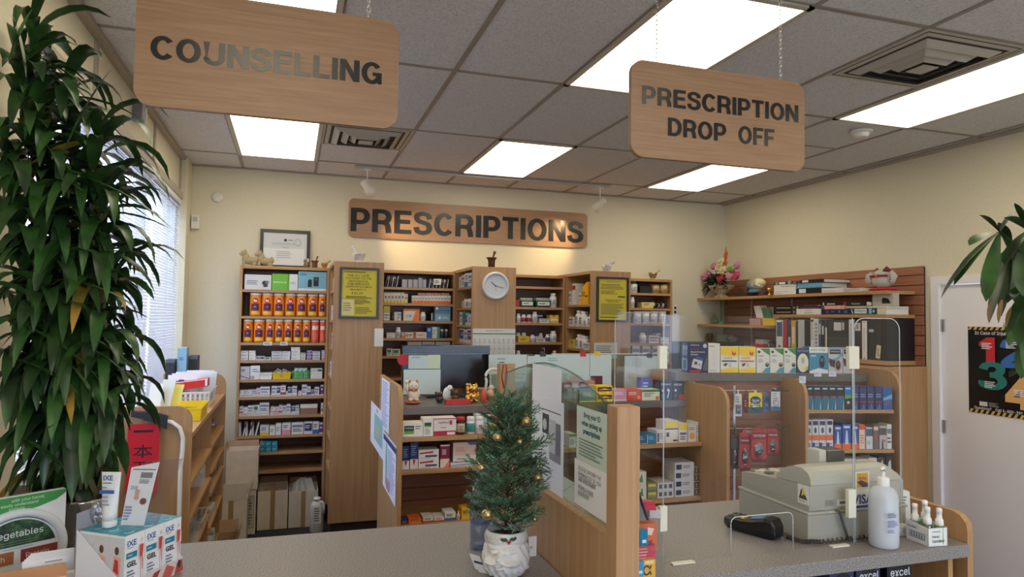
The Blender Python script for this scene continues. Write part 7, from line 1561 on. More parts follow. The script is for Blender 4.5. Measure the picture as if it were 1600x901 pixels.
for f,z0,hw,zt_ in sec:
 c_=A+d*L_*f;z1=zt_*1.1
 for sx,zz in((-.8,z0),(.8,z0),(1,z0+(z1-z0)*.35),(.96,z0+(z1-z0)*.85),(.8,z1),(-.8,z1),(-.96,z0+(z1-z0)*.85),(-1,z0+(z1-z0)*.35)):vs.append(c_+s_*hw*sx+EZ*(zz+.001))
k=8;fs=[(i*k+j,i*k+(j+1)%k,(i+1)*k+(j+1)%k,(i+1)*k+j)for i in range(len(sec)-1)for j in range(k)]+[tuple(range(k-1,-1,-1)),tuple(range((len(sec)-1)*k,len(sec)*k))]
b.add(vs,fs,BK,False);b.build('body',t,bevel=.002)
b=MB();up_=s_.cross(d);up_=up_ if up_.z>0 else-up_
for i in range(4):
 for j in range(3):
  c_=A+d*L_*(.10+.085*i)+s_*(.018*(j-1))+EZ*.0462;b.obox(c_,d,s_,EZ,.0045,.007,.003,M([(60,60,66),(60,60,66),(60,60,66),(206,70,50)][i]if j==0 else[(90,90,96),(90,90,96),(90,90,96),(226,190,60)][i]))
b.build('keypad',t)
q=A+d*L_*.62+EZ*.0565;MB().obox(q,(d+EZ*.2).normalized(),s_,EZ,L_*.12,.024,.0015,M((110,140,190),.15)).build('screen',t)
xs=Xat(1380.5,-4.738,1.15);c=V((xs,-4.738,ZC+.0005));zs_=Zat(757,xs,-4.738)-c.z;r_=.0432
t=thing('sanitizer_bottle',c,'large translucent white pump bottle at the front of till counter','bottle')
b=MB().lathe(c,[(r_*.9,0),(r_,.006),(r_*1.01,.03),(r_,zs_*.80),(r_*.93,zs_*.88),(r_*.70,zs_*.955),(r_*.42,zs_*.985),(r_*.38,zs_)],MILK,36)
b.decor(c+V((-.030,-r_*1.01-.001,zs_*.26)),EX,EZ,.044,zs_*.36,[('l',.0,.72,.8,.95,3,(90,100,150)),('l',.0,.3,.95,.62,5,(110,120,170)),('l',.0,.05,.7,.2,2,(110,120,170))]);b.build('body',t)
MB().lathe(c,[(r_*.40,zs_-.004),(r_*.42,zs_),(r_*.42,zs_+.02),(r_*.36,zs_+.024),(r_*.14,zs_+.026),(r_*.14,zs_+.044)],WHITE,24).build('pump_collar',t)
MB().tube([c+V((.0,0,zs_+.044)),c+V((.002,-.0,zs_+.05)),c+V((-.012,-.012,zs_+.056)),c+V((-.03,-.02,zs_+.053))],.006,WHITE,10,taper=[1.4,1.2,.9,.6]).build('pump_nozzle',t)
x_=Xat(1406,-4.66,1.1);c=V((x_,-4.66,ZC+.0005));h_=Zat(818,x_,-4.66)-c.z
b=MB().lathe(c,[(.018,0),(.019,.004),(.019,h_*.62),(.016,h_*.68)],M((230,230,230),.3),20);b.decor(c+V((-.01,-.0195,.01)),EX,EZ,.02,h_*.4,[('l',.1,.1,.9,.9,4,(130,130,140))])
ob=b.build('small_bottle',None,'small white capped bottle between pump bottle and spray carton','bottle',origin=c);MB().lathe(c,[(.017,h_*.67),(.019,h_*.68),(.019,h_),(.016,h_*1.01)],WHITE,20).build('cap',ob)
x_=Xat(1410,-4.60,1.15);z1=Zat(766,x_,-4.60)
b=MB().obox((x_,-4.60,ZC+.0005),V((1,-.3,0)).normalized(),V((.3,1,0)).normalized(),V((-.05,0,1)).normalized(),.022,.014,z1-ZC,M((222,220,212)))
b.decor((x_-.022-.004,-4.60-.008,ZC+.01),V((1,-.3,0)).normalized(),V((-.05,0,1)).normalized(),.042,(z1-ZC)*.9,[('r',.1,.3,.6,.42,(60,60,60)),('l',.1,.1,.9,.25,2,(150,60,50)),('l',.1,.55,.9,.9,4,(120,120,120))]);b.build('lotion_carton',None,'upright cream coloured carton behind the small white bottle','box')
A=P(1450.6,854.7,'z',ZC);B_=P(1480.5,852.5,'z',ZC);D_=P(1413,841,'z',ZC)
u=(B_-A);w_=u.length;u.normalize();v=(D_-A);l_=v.length;v=V((-u.y,u.x,0));l_=min(l_,.115)
zf=Zat(826,A.x,A.y)-ZC
t=thing('spray_carton',A+u*w_/2+v*l_/2,'white open carton marked Hand Sanitizer at the counter corner','carton')
b=MB();m=M((226,226,224));z0=V((0,0,ZC+.0006));A0=V((A.x,A.y,ZC+.0006));zbk=zf*1.12
b.prism([(0,0),(w_,0),(w_,zf),(0,zf)],A0,u,EZ,-v,.002,m).prism([(0,0),(l_,0),(l_,zf),(0,zbk)],A0+v*l_,-v,EZ,-u,.002,m).prism([(0,0),(w_,0),(w_,zbk),(0,zbk)],A0+v*(l_-.002),u,EZ,-v,.002,m).prism([(0,0),(l_,0),(l_,zbk),(0,zf)],A0+u*w_,v,EZ,u,.002,m)
b.obox(A0+u*w_/2+v*l_/2,u,v,EZ,w_/2,l_/2,.002,m)
b.decor(A0,u,EZ,w_,zf,[('l',.2,.76,.9,.84,1,(60,60,70)),('t',.2,.46,.56,.62,'Hand',INK),('t',.2,.2,.84,.40,'Sanitizer',INK)])
b.decor(A0+v*l_,-v,EZ,l_,zf,[('t',.04,.74,.5,.92,'Sanitizer',(50,60,130)),('r',.16,.26,.86,.60,(40,50,90)),('r',.18,.29,.84,.57,(206,210,220)),('r',.24,.32,.30,.54,(120,130,160)),('r',.36,.32,.42,.54,(120,130,160)),('r',.48,.32,.54,.54,(120,130,160)),('r',.60,.32,.66,.54,(120,130,160)),('r',.72,.32,.78,.54,(120,130,160))]);b.build('carton_body',t)
LIQ=clear('pale_green_liquid',(206,226,190),.05,.12)
for k,(f,g,dh)in enumerate(((.30,.84,.0),(.62,.66,.012),(.42,.38,.0),(.78,.16,.0))):
 c=A0+u*w_*f+v*l_*g+EZ*.003;h=.098+dh;tt=thing('spray_bottle',c,'small clear spray bottle, %s in the Hand Sanitizer carton'%('farthest','tallest','second nearest','nearest')[k],'spray bottle','spray bottles in the carton')
 MB().lathe(c,[(.013,0),(.0145,.003),(.0145,h*.55),(.010,h*.62)],LIQ,18).build('body',tt);MB().lathe(c,[(.0115,h*.60),(.0125,h*.61),(.0115,h*.78),(.0085,h*.80),(.0075,h*1.0),(.0085,h*1.005),(.0085,h*1.12),(.006,h*1.14)],WHITE,18).build('cap',tt)
N_=V((.532,-4.54,0));e1=V((.57,.822,0));e2=V((-.822,.57,0));LW,LD=.186,.146
t=thing('gel_display_tray',N_+e1*LW/2+e2*LD/2+EZ*ZC,'white cardboard display tray holding the pain gel boxes','display tray')
b=MB();m=M((226,226,228));T0=N_-e1*.004-e2*.004+EZ*(ZC+.0006);w_,d_=LW+.008,LD+.008
b.obox(T0+e1*w_/2+e2*d_/2,e1,e2,EZ,w_/2,d_/2,.003,m)
b.prism([(0,0),(w_,0),(w_,.036),(0,.036)],T0,e1,EZ,-e2,.0015,m)
b.prism([(0,0),(d_,0),(d_,.030),(.0,.150)],T0+e2*d_,-e2,EZ,-e1,.0015,m)
b.prism([(0,0),(d_,0),(d_,.150),(0,.036)],T0+e1*w_,e2,EZ,e1,.0015,m)
b.decor(T0,e1,EZ,w_,.036,[('r',.0,.05,.36,.95,(206,210,214)),('t',.04,.2,.3,.8,'XE',(40,100,160)),('p',[(.36,0),(1,0),(1,1),(.36,1)],(214,196,188)),('p',[(.4,0),(.52,.2),(.6,.9),(.48,.8)],(150,60,56)),('p',[(.62,.2),(.78,0),(.84,.6),(.7,1)],(190,90,80)),('p',[(.84,0),(1,.1),(.98,1),(.88,.8)],(170,80,70)),('c',.92,.7,.03,(70,50,44),.3)])
b.decor(T0+e2*d_,-e2,EZ,d_,.10,[('t',.40,.02,.94,.34,'IXE',(36,90,150),.03),('c',.34,.3,.02,(206,40,60)),('c',.30,.16,.016,(36,90,150)),('c',.36,.12,.014,(36,90,150))]);b.build('tray',t)
MB().prism([(0,.0),(.075,.0),(.075,.195),(0,.19)],T0+e2*(d_+.002),e1,EZ,-e2,.0012,M((150,150,158))).build('back_card',t)
BT=M((44,150,178),.35);BW=M((232,232,232),.35)
bw,bd,z0,z1=LW/3,LD/3,ZC+.0042,1.208
def gelbox(i,j):
 o=N_+e1*(bw*i+.0008)+e2*(bd*j+.0008)+EZ*z0;w=bw-.0016;d=bd-.0016;h=z1-z0
 b=MB().obox(o+e1*w/2+e2*d/2,e1,e2,EZ,w/2,d/2,h,BW);top=o+EZ*(h+.0003)
 b.quad(top,top+e1*w,top+e1*w+e2*d,top+e2*d,BT)
 b.decor(o+EZ*h,e1,e2,w,d,[('c',.5,.4,.2,(226,232,236),.2),('c',.52,.46,.16,(44,150,178),.16)],.0006)
 if j==0:
  m1=(196,70,60)
  b.decor(o,e1,EZ,w,h,[('t',.12,.78,.58,.92,'IXE',(36,90,150),.03),('c',.07,.86,.02,(36,90,150)),('c',.04,.80,.015,(36,90,150)),('l',.1,.76,.5,.785,1,(120,120,130)),('r',.06,.60,.60,.70,(34,122,150)),('l',.12,.635,.5,.665,1,(220,230,236)),('t',.10,.43,.60,.57,'GEL',INK,.03),('l',.1,.12,.56,.40,5,(110,120,140)),('p',[(.74,.56),(.86,.56),(.90,.78),(.70,.78)],m1),('c',.80,.86,.045,(206,190,182),.04),('p',[(.70,.78),(.66,.76),(.64,.55),(.67,.54)],(214,180,170)),('p',[(.90,.78),(.94,.76),(.96,.55),(.93,.54)],(214,180,170)),('p',[(.74,.56),(.79,.56),(.77,.34),(.74,.34)],(206,150,140)),('p',[(.81,.56),(.86,.56),(.86,.34),(.83,.34)],m1),('p',[(.745,.33),(.77,.33),(.765,.12),(.75,.12)],m1),('p',[(.83,.33),(.855,.33),(.85,.12),(.835,.12)],(214,180,170))])
 if i==0:
  b.decor(o+e2*d,-e2,EZ,d,h,[('r',.0,.3,1,.96,(206,204,204)),('p',[(.2,.3),(.7,.3),(.8,.62),(.3,.66)],(226,170,150)),('c',.5,.74,.14,(92,60,48),.07),('p',[(.3,.4),(.66,.34),(.6,.58),(.4,.6)],(190,50,50)),('l',.1,.06,.9,.24,3,(120,130,150))])
 return b.build('gel_box',None,'teal topped pain gel box, column %s from left, %s row of the tray'%(ORD[i],('front','middle','back')[j]),'box','pain gel boxes in the display tray')
for i in range(3):
 for j in range(3):gelbox(i,j)
zt0=z1+.0015;c=P(171,822,'z',zt0);c=V((c.x,c.y,zt0))
t=thing('gel_tube',c,'white gel tube with blue band standing on the teal boxes','tube')
fr=RT.copy();fr.z=0;fr.normalize();dp=V((-fr.y,fr.x,0))
zz=Zat(737,c.x,c.y)-zt0;b=MB();vs=[];n=20;secs=[]
for i in range(9):
 f=i/8;hw=.0175+(.0255-.0175)*f;hd=.0150*(1-f)**.8+.0012;z_=.018+(zz-.018)*f
 for k in range(n):a_=2*math.pi*k/n;vs.append(c+fr*hw*math.cos(a_)+dp*hd*math.sin(a_)+EZ*z_)
fs=[(i*n+k,i*n+(k+1)%n,(i+1)*n+(k+1)%n,(i+1)*n+k)for i in range(8)for k in range(n)]+[tuple(range(n-1,-1,-1)),tuple(range(8*n,9*n))]
b.add(vs,fs,M((226,228,228),.35),True);b.build('body',t)
b=MB();off=-dp*.0165
b.decor(c-fr*.019+off+EZ*(.018+.2*zz*.5),fr,EZ,.038,zz*.80,[('t',.22,.80,.86,.92,'IXE',(36,90,150),.03),('l',.2,.72,.9,.76,1,(60,60,80)),('r',.0,.50,1,.58,(40,90,170)),('l',.15,.62,.6,.66,1,(80,90,110)),('l',.2,.2,.8,.46,3,(150,150,160))],.0004);b.build('printed_label',t)
MB().lathe(c,[(.016,0),(.017,.002),(.0175,.018)],M((214,222,222),.3),22).build('cap',t)
hc=c+fr*.034+dp*.012
t=thing('header_card',hc,'clear bag with a printed header card leaning beside the gel tube','product card')
tl=(EZ+fr*.17+dp*.02).normalized();b=MB().prism([(0,0),(.060,0),(.066,.165),(-.004,.150)],hc-fr*.012,fr,tl,-dp,.001,M((214,214,216)))
b.decor(hc-fr*.012,fr,tl,.062,.15,[('r',.02,.96,.98,.975,(60,60,70)),('r',.4,.82,.9,.92,(120,120,126)),('t',.1,.62,.4,.68,'IXE',(60,90,140)),('l',.4,.72,.9,.8,3,(110,110,120)),('c',.42,.48,.10,(196,150,130)),('p',[(.34,.5),(.5,.5),(.52,.62),(.32,.62)],(196,150,130)),('c',.74,.42,.14,(120,70,64)),('l',.05,.08,.4,.34,5,(120,130,170))]);b.build('card',t)
b=MB().prism([(0,0),(.085,.0),(.115,.175),(.02,.165)],hc-fr*.004+dp*.003,fr,tl,-dp,.0008,FILM);b.build('clear_bag',t)
hp=c-fr*.038+dp*.008;b=MB();b.ell(hp+EZ*.034,(.017,.010,.033),BAG,14,9).ell(hp+fr*.01+EZ*.028,(.014,.010,.027),BAG,14,9);b.build('clear_pouch',None,'crinkled clear pouch on gel boxes left of the tube','pouch')
pu=V((.82,.572,0));pn=V((.572,-.82,0));tr_=V((.312,-4.20,0))
t=thing('leaflet_display',tr_-pu*.15+EZ*ZC,'white display board with a divided meal plate and green header','display board')
lean=(EZ-pn*.0).normalized();ht=Zat(761,.312,-4.20)-ZC;w_=.34;O_=tr_-pu*w_+EZ*(ZC+.0006)
b=MB().prism(rrect(w_,ht-.001,.006,3),O_,pu,lean,pn,.012,M((222,222,222)))
b.decor(O_,pu,lean,w_,ht,[('p',[(.35,.80),(.6,.76),(.8,.80),(.93,.86),(1,.94),(1,.985),(.35,.985)],(60,140,66)),('p',[(0,.72),(.35,.78),(.35,.985),(0,.985)],(60,140,66)),('t',.52,.905,.93,.955,'with your hands',(206,230,200),.0),('t',.44,.85,.86,.90,'to easily understand',(206,230,200),.0),('t',.5,.80,.8,.845,'portions',(206,230,200),.0)]);b.build('board',t)
cx_,cz_=.66,.30;R_x,R_z=.150,.135;pc=O_+pu*w_*cx_+lean*(.050)
def ring(b,r0,r1,th,m,off,a0=0,a1=360,n=40):
 vs=[];fs=[]
 for i in range(n+1):
  a=math.radians(a0+(a1-a0)*i/n);ca,sa=math.cos(a),math.sin(a)
  for r,h in((r0,0),(r0+(r1-r0)*.25,th),(r0+(r1-r0)*.75,th),(r1,0)):vs.append(pc+pu*ca*r+lean*sa*r*.92+pn*(off+h))
 for i in range(n):
  for j in range(3):fs.append((i*4+j,i*4+j+1,(i+1)*4+j+1,(i+1)*4+j))
 b.add(vs,[f[::-1]for f in fs],m,True)
PL=M((214,216,220),.25);b=MB();ring(b,.100,.124,.012,PL,.0008,-18,198);b.build('plate_rim',t)
b=MB()
def sect(pts,m,off=.0016):b.add([pc+pu*x+lean*y+pn*off for x,y in pts],[tuple(range(len(pts)))],m)
sect([(.120*math.cos(math.radians(a)),.110*math.sin(math.radians(a)))for a in range(-20,201,8)],PL,.0012)
GV=speck('plate_vegetable_photo',(44,74,48),(26,44,34),(66,104,62),60,.4)
up_half=[(.092*math.cos(math.radians(a)),.016+.076*math.sin(math.radians(a)))for a in range(0,181,9)]
sect(up_half,GV,.0022);sect([(.010,.004),(.098,.004),(.098,-.016),(.084,-.030),(.010,-.030)],M((136,52,44)),.0022);sect([(-.098,.004),(-.006,.004),(-.006,-.030),(-.085,-.030),(-.098,-.016)],M((160,96,50)),.0022)
b.text('Vegetables',pc-pu*.062+lean*.036+pn*.0032,pu,lean,.124,.022,M((226,230,226)),.0);b.text('Protein',pc+pu*.022-lean*.020+pn*.0032,pu,lean,.055,.015,M((226,210,206)),.0);b.text('Starch',pc-pu*.082-lean*.020+pn*.0032,pu,lean,.055,.015,M((226,214,200)),.0)
for k in range(4):b.quad(*[pc+pu*x+lean*y+pn*.0032 for x,y in((-.05+.006*k,.028-.006*k),(.05-.004*k,.028-.006*k),(.05-.004*k,.0295-.006*k),(-.05+.006*k,.0295-.006*k))],M((120,140,120)))
b.build('plate_sections',t)
b=MB();pc2=pc;ring(b,.093,.098,.004,PL,.0024,5,175);b.build('section_rim',t)
a=P(103,879,'z',1.112);b=MB()
o=V((a.x,a.y,ZC+.0006));du=V((.96,.28,0)).normalized();dv=V((-.28,.96,0)).normalized()
b.obox(o-du*.125-dv*.05,du,dv,EZ,.125,.05,1.112-ZC-.0006,M((222,160,116),.5));b.build('peach_carton',None,'peach coloured carton in the lower left corner','box')
q=o+dv*.012
b=MB();
for k in range(5):b.obox(q-du*(.045-.004*k)+dv*.004*k,du,dv,(EZ+dv*.12).normalized(),.048,.0008,.066+.003*k,M((228,226,224)))
b.decor(q-du*.045-du*.044-dv*.001,du,(EZ+dv*.12).normalized(),.088,.066,[('l',.5,.80,.95,.9,1,(150,140,130)),('p',[(.0,.6),(.3,.7),(.3,.4),(0,.3)],(206,170,140))]);b.build('card_stack',None,'stack of white cards standing behind the peach carton','cards')
a=P(113,892,'z',1.09);b=MB().obox((a.x,a.y,ZC+.0006),du,dv,EZ,.018,.012,.030,WHITE);b.decor((a.x-.017,a.y-.014,1.075),du,EZ,.03,.012,[('l',.1,.2,.9,.8,1,INK)]);b.build('white_box',None,'tiny white box right of the peach carton','box')
# ================================================================== PLANTS
def leaf(b,p,d,L_,w,m,droop,rng,n=7,fold=.22,broad=False):
 d=d.normalized();vs=[];fs=[];c=V(p);cur=d.copy();st=L_/n
 sd=cur.cross(EZ);sd=EX.copy()if sd.length<.05 else sd.normalized()
 tw=rng.uniform(-.35,.35)
 for i in range(n+1):
  t_=i/n
  ww=w*(math.sin(math.pi*min(1,t_*.93+.05))**(.75 if not broad else .6))*(1-.25*t_ if not broad else(.45+.75*t_ if t_<.7 else 1.0-.2*(t_-.7)))
  if i==n:ww=w*.02
  s_=(sd*math.cos(tw*t_)+cur.cross(sd)*math.sin(tw*t_)).normalized();nn=s_.cross(cur).normalized()
  vs+=[c-s_*ww/2+nn*ww*fold,c,c+s_*ww/2+nn*ww*fold]
  cur=(cur-EZ*droop*(.35+t_)).normalized();sd=(sd-cur*sd.dot(cur));sd=sd.normalized()if sd.length>.01 else EX
  c=c+cur*st
 for i in range(n):
  for j in(0,1):fs.append((i*3+j,i*3+j+1,i*3+j+4,i*3+j+3))
 b.add(vs,fs,m,True)
rng=random.Random(11)
pb=V((.315,-4.02,ZC+.0006))
t=thing('tall_plant',pb,'tall bushy green plant with long drooping leaves at the left','potted plant')
MB().lathe(pb,[(.072,0),(.078,.006),(.080,.12),(.086,.125),(.086,.135),(.076,.135),(.074,.10),(0,.09)],M((196,196,190),.12,.9),30).build('pot',t)
MB().lathe(pb,[(.074,.11),(0,.112)],M((52,40,32),.9),20).build('soil',t)
stems=[(-.03,.0,1.40,-.20,-.02),(-.03,-.01,1.1,-.20,-.08),(-.03,.01,.6,-.19,.03),(-.02,.01,.8,-.20,.04),(-.02,.00,1.52,-.20,.05),(.02,.02,1.36,-.13,.0),(.0,-.02,1.18,.00,-.02),(.03,.0,1.0,.0,-.06),(-.03,.01,.92,-.20,-.06),(.01,.03,.76,.02,.05),(-.01,-.03,.70,-.10,-.10),(.03,.01,.52,.03,-.05),(-.04,0,.48,-.17,-.02),(0,.02,1.28,-.19,-.09),(.02,-.02,.34,.03,-.06)]
LY=leafmat('yellowing_leaf',(176,130,40),(120,110,46));STM=M((86,78,50),.6)
fb=MB();tips=[]
for(ox,oy,H_,dx,dy)in stems:
 pts=[pb+V((ox,oy,.10))]
 for i in range(1,8):
  f=i/7;pts.append(pb+V((ox+dx*f**1.5+.012*math.sin(i*1.9),oy+dy*f**1.5,.10+(H_-.02)*f)))
 MB().tube(pts,.0085,STM,7,taper=[1.2,1.1,1,1,.9,.8,.7,.5]).build('stem',t)
 nl=28+int(H_*38)
 for k in range(nl):
  f=1-(k/nl)**1.05*.86;q=f*7;i=min(int(q),6);p=pts[i].lerp(pts[i+1],q-i)
  a=k*2.4+ox*40;el=.9-1.1*(k/nl)+rng.uniform(-.25,.25)
  d=V((math.cos(a)*.95,math.sin(a)*.8,el))
  if d.x>0:d.x*=.55 if p.x<.33 else .35
  L_=rng.uniform(.20,.34)*(1 if k>3 else .8)
  if p.x+d.normalized().x*L_<.05:L_*=.55;d.x=abs(d.x)*.3
  e_=p+d.normalized()*L_*.8
  if e_.z<1.46 and e_.y<-4.14:continue
  if e_.z<1.56 and e_.x>.40 or e_.z<2.0 and e_.x>.43 and rng.random()<.7:continue
  if e_.x>.47 and rng.random()<.5:continue
  leaf(fb,p,d,L_,rng.uniform(.036,.058),(LEAF if rng.random()>.25 else LEAF2)if rng.random()>.04 else LY,rng.uniform(.24,.62),rng)
for(px0,py0,px1,py1,wd)in((110,150,215,188,.024),(100,265,262,362,.026),(95,250,172,110,.02),(150,300,232,345,.022),(120,440,215,490,.022),(150,330,262,360,.024),(130,520,222,600,.026),(140,545,195,590,.02),(150,395,235,402,.018),(100,560,150,640,.03),(20,500,150,600,.032),(15,100,50,15,.028),(40,120,20,25,.026),(60,90,140,150,.026),(20,680,100,740,.03),(20,560,120,620,.03)):
 y_=-4.22;A,B_=P(px0,py0,'y',y_),P(px1,py1,'y',y_);d=B_-A;L_=d.length
 leaf(fb,A,d+EZ*L_*.25,L_*1.03,wd,LEAF2 if wd>.025 else LEAF,.07,rng,n=9)
fb.v=[V((max(p.x,.07),p.y,max(p.z,ZC+.004)))for p in fb.v]
fb.build('foliage',t)
rng=random.Random(4)
c=V((3.80,-4.60,0));t=thing('money_tree',c,'broad leafed green plant reaching in at the right edge','potted plant')
MB().lathe(c,[(.13,.001),(.15,.02),(.18,.34),(.19,.36),(.17,.36),(.165,.30),(0,.29)],M((110,74,52),.6),28).build('pot',t)
MB().lathe(c,[(.168,.315),(0,.32)],M((52,40,32),.9),20).build('soil',t)
b=MB()
for k in range(3):
 b.tube([c+V((.02*math.cos(k*2.1+z*5),.02*math.sin(k*2.1+z*5),.3+z))for z in[q*.1 for q in range(16)]],.018,M((116,96,70),.8),8)
b.build('trunk',t)
fb=MB();sb=MB()
def palm(px,py,y,leaves,hub_from=None):
 h=P(px,py,'y',y);base=c+V((0,0,1.75))if hub_from is None else V(hub_from)
 sb.tube([base,base.lerp(h,.5)+EZ*.06,h],.0035,M((80,110,50),.5),6)
 for(qx,qy,w)in leaves:
  e=P(qx,qy,'y',y-.02);d=e-h;L_=d.length;leaf(fb,h,d+EZ*L_*.32,L_*1.04,w,LEAF2 if rng.random()<.4 else LEAF,.075,rng,n=8,fold=.12,broad=True)
palm(1562,362,-4.66,[(1518,392,.055),(1545,470,.062),(1500,455,.05),(1482,478,.03),(1590,420,.055),(1530,340,.03),(1592,330,.05)])
palm(1580,385,-4.60,[(1556,440,.06),(1552,505,.045),(1585,470,.06),(1612,440,.06),(1568,492,.05),(1560,350,.045)])
palm(1606,360,-4.70,[(1570,345,.045),(1585,320,.03),(1600,460,.075),(1575,420,.06),(1640,420,.06),(1650,350,.06)])
palm(1612,440,-4.64,[(1578,480,.06),(1596,540,.07),(1580,530,.05),(1610,590,.07),(1640,520,.06)])
palm(1606,500,-4.60,[(1580,545,.05),(1598,590,.06),(1570,520,.04),(1640,560,.06)])
for k in range(40):
 a=k*2.4;h=c+V((.08*math.cos(a),.12*math.sin(a),1.5+.012*k));d=V((abs(math.cos(a))*.7+.1,math.sin(a),.3));leaf(fb,h,d,rng.uniform(.14,.2),.06,LEAF,.2,rng,fold=.12,broad=True)
b=MB();DRY=leafmat('dry_leaf_tip',(150,110,70),(110,90,60))
for(qx,qy,ex,ey)in((1549,470,1545,505),(1566,468,1560,505),(1580,480,1572,512)):
 h,e=P(qx,qy,'y',-4.66),P(ex,ey,'y',-4.66);leaf(b,h,e-h,(e-h).length,.022,DRY,.02,rng,n=5)
fb.build('foliage',t);b.build('dry_leaves',t);sb.build('leaf_stalks',t)
c=V((1.486,-4.640,ZC+.0006));HT=.122
CER=M((222,218,212),.22,0,.5)
t=thing('santa_planter',c,'white ceramic bearded face planter on the left counter','planter')
b=MB();n=72;m_=46;vs=[];prof=[(0,.036),(.05,.050),(.2,.061),(.4,.0625),(.6,.059),(.74,.055),(.80,.0585),(.90,.0585),(.96,.056),(1,.052)]
def pr_(f):
 for(a,r0),(b_,r1)in zip(prof,prof[1:]):
  if f<=b_:s=(f-a)/(b_-a);s=s*s*(3-2*s);return r0+(r1-r0)*s
 return prof[-1][1]
G_=lambda x,y,x0,y0,sx,sy:math.exp(-((x-x0)/sx)**2-((y-y0)/sy)**2)
for j in range(m_+1):
 f=j/m_
 for i in range(n):
  a=2*math.pi*i/n;th=a-math.pi
  wt=th;th=(th+.55+math.pi)%(2*math.pi)-math.pi;r=pr_(f);e=0
  e+=.012*G_(th,f,0,.50,.13,.07)+.005*G_(th,f,0,.57,.09,.08)
  e+=.011*G_(th,f,.30,.40,.24,.055)+.011*G_(th,f,-.30,.40,.24,.055)
  e+=.006*G_(th,f,.62,.36,.2,.05)+.006*G_(th,f,-.62,.36,.2,.05)
  e-=.006*G_(th,f,0,.33,.12,.03)
  e+=.006*G_(th,f,.32,.605,.16,.045)+.006*G_(th,f,-.32,.605,.16,.045)
  e-=.004*G_(th,f,.32,.55,.18,.02)+.004*G_(th,f,-.32,.55,.18,.02)
  e+=.006*G_(th,f,.36,.70,.26,.03)+.006*G_(th,f,-.36,.70,.26,.03)
  e+=.007*G_(th,f,0,.27,.12,.04)
  if f<.34:e+=(.0022*math.sin(th*17+f*16)+.0012*math.sin(th*31-f*22))*min(1,(.34-f)/.1)
  if f<.7 and abs(th)>.75:e+=.0022*math.sin(th*15+f*20)*min(1,(abs(th)-.75)/.3)
  if .77<f<.93:e+=.0015*math.sin(th*26+f*50)
  r+=e*2.1;vs.append(c+V((r*math.sin(wt),-r*math.cos(wt)*.97,HT*f)))
for j in range(4):
 f=1-.12*(j+1)
 for i in range(n):
  th=2*math.pi*i/n-math.pi;r=pr_(.95)*(.9-.02*j);vs.append(c+V((r*math.sin(th),-r*math.cos(th)*.97,HT*f)))
k=m_+5
fs=[(j*n+i,j*n+(i+1)%n,(j+1)*n+(i+1)%n,(j+1)*n+i)for j in range(k-1)for i in range(n)]+[tuple(range(n-1,-1,-1))]
fs=[f[::-1]if len(f)==4 else f[::-1]for f in fs]
b.add(vs,[f[::-1]for f in fs],CER,True);b.build('face_pot',t)
b=MB().lathe(c,[(.048,HT*.86),(0,HT*.88)],M((50,60,44),.9),20);b.build('filling',t)
b=MB();hp=c+V((-.012,-.0605,HT*.885));HG=M((34,66,40),.35)
for sx in(-1,1):
 b.prism([(0,0),(.006,.005),(.012,.003),(.018,.007),(.021,.001),(.014,-.004),(.006,-.004)]if sx>0 else[(0,0),(-.006,-.004),(-.014,-.004),(-.021,.001),(-.018,.007),(-.012,.003),(-.006,.005)],hp+V((.002*sx,0,.002)),EX,EZ,(0,-1,0),.002,HG)
b.ell(hp+V((-.003,-.002,-.003)),.003,M((190,30,40),.3),8,6).ell(hp+V((.003,-.002,-.003)),.003,M((190,30,40),.3),8,6).ell(hp+V((0,-.002,-.007)),.003,M((190,30,40),.3),8,6);b.build('holly_motif',t)
rng=random.Random(21)
tb=c+V((0,0,HT*.80));t=thing('small_tree',tb,'small artificial evergreen with brass bells in the face planter','artificial tree')
ztop=Zat(622,1.48,-4.64);Ht=ztop-tb.z
MB().tube([tb,tb+V((.003,0,Ht*.5)),tb+V((0,0,Ht*.97))],.0045,M((70,56,40),.8),8,taper=[1.3,1,.4]).build('trunk',t)
NG=[M((62,104,76),.6),M((80,124,88),.6),M((98,142,114),.6)];NG2=M((124,150,138),.7);BRK=M((80,62,44),.8)
fb=MB()
def needle(p,d,L_,w,m):
 s_=d.cross(V((rng.uniform(-1,1),rng.uniform(-1,1),rng.uniform(-1,1)))).normalized()
 fb.add([p-s_*w,p+s_*w,p+d*L_+s_*w*.35,p+d*L_-s_*w*.35],[(0,1,2,3)],m)
def sprig(p,d,L_,m):
 fb.tube([p,p+d*L_*.6,p+d*L_+EZ*L_*.06],.0010,BRK,4)
 n=int(L_/.0026)
 for i in range(n):
  q=p+d*L_*(i+1)/n;s_=d.cross(EZ);s_=EX if s_.length<.1 else s_.normalized();a=i*1.9
  u=s_*math.cos(a)+d.cross(s_)*math.sin(a);needle(q,(u*.8+d*.9+EZ*.15).normalized(),rng.uniform(.008,.014),.0014,m)
def prof_w(f):return .112 if f<.45 else .112-(f-.45)*.115
dirs=[]
nb=92
for k in range(nb):
 f=.03+.93*k/nb;a=k*2.399;base=tb+V((0,0,Ht*f));L_=prof_w(f)*rng.uniform(.72,1.08);el=.35+.5*f+rng.uniform(-.2,.25)
 d=V((math.cos(a),math.sin(a),el)).normalized();m=NG[k%3]if k>8 or k%2 else NG2
 fb.tube([base,base+d*L_*.55,base+d*L_],.0014,BRK,4)
 sprig(base+d*L_*.2,d,L_*.8,m)
 for s2 in range(10):
  g=.22+.078*s2;p=base+d*L_*g;sd=V((-d.y,d.x,rng.uniform(-.2,.5)))*(1 if s2%2 else-1);dd=(d*.8+sd*.7+EZ*rng.uniform(-.1,.3)).normalized();sprig(p,dd,L_*rng.uniform(.28,.42),m)
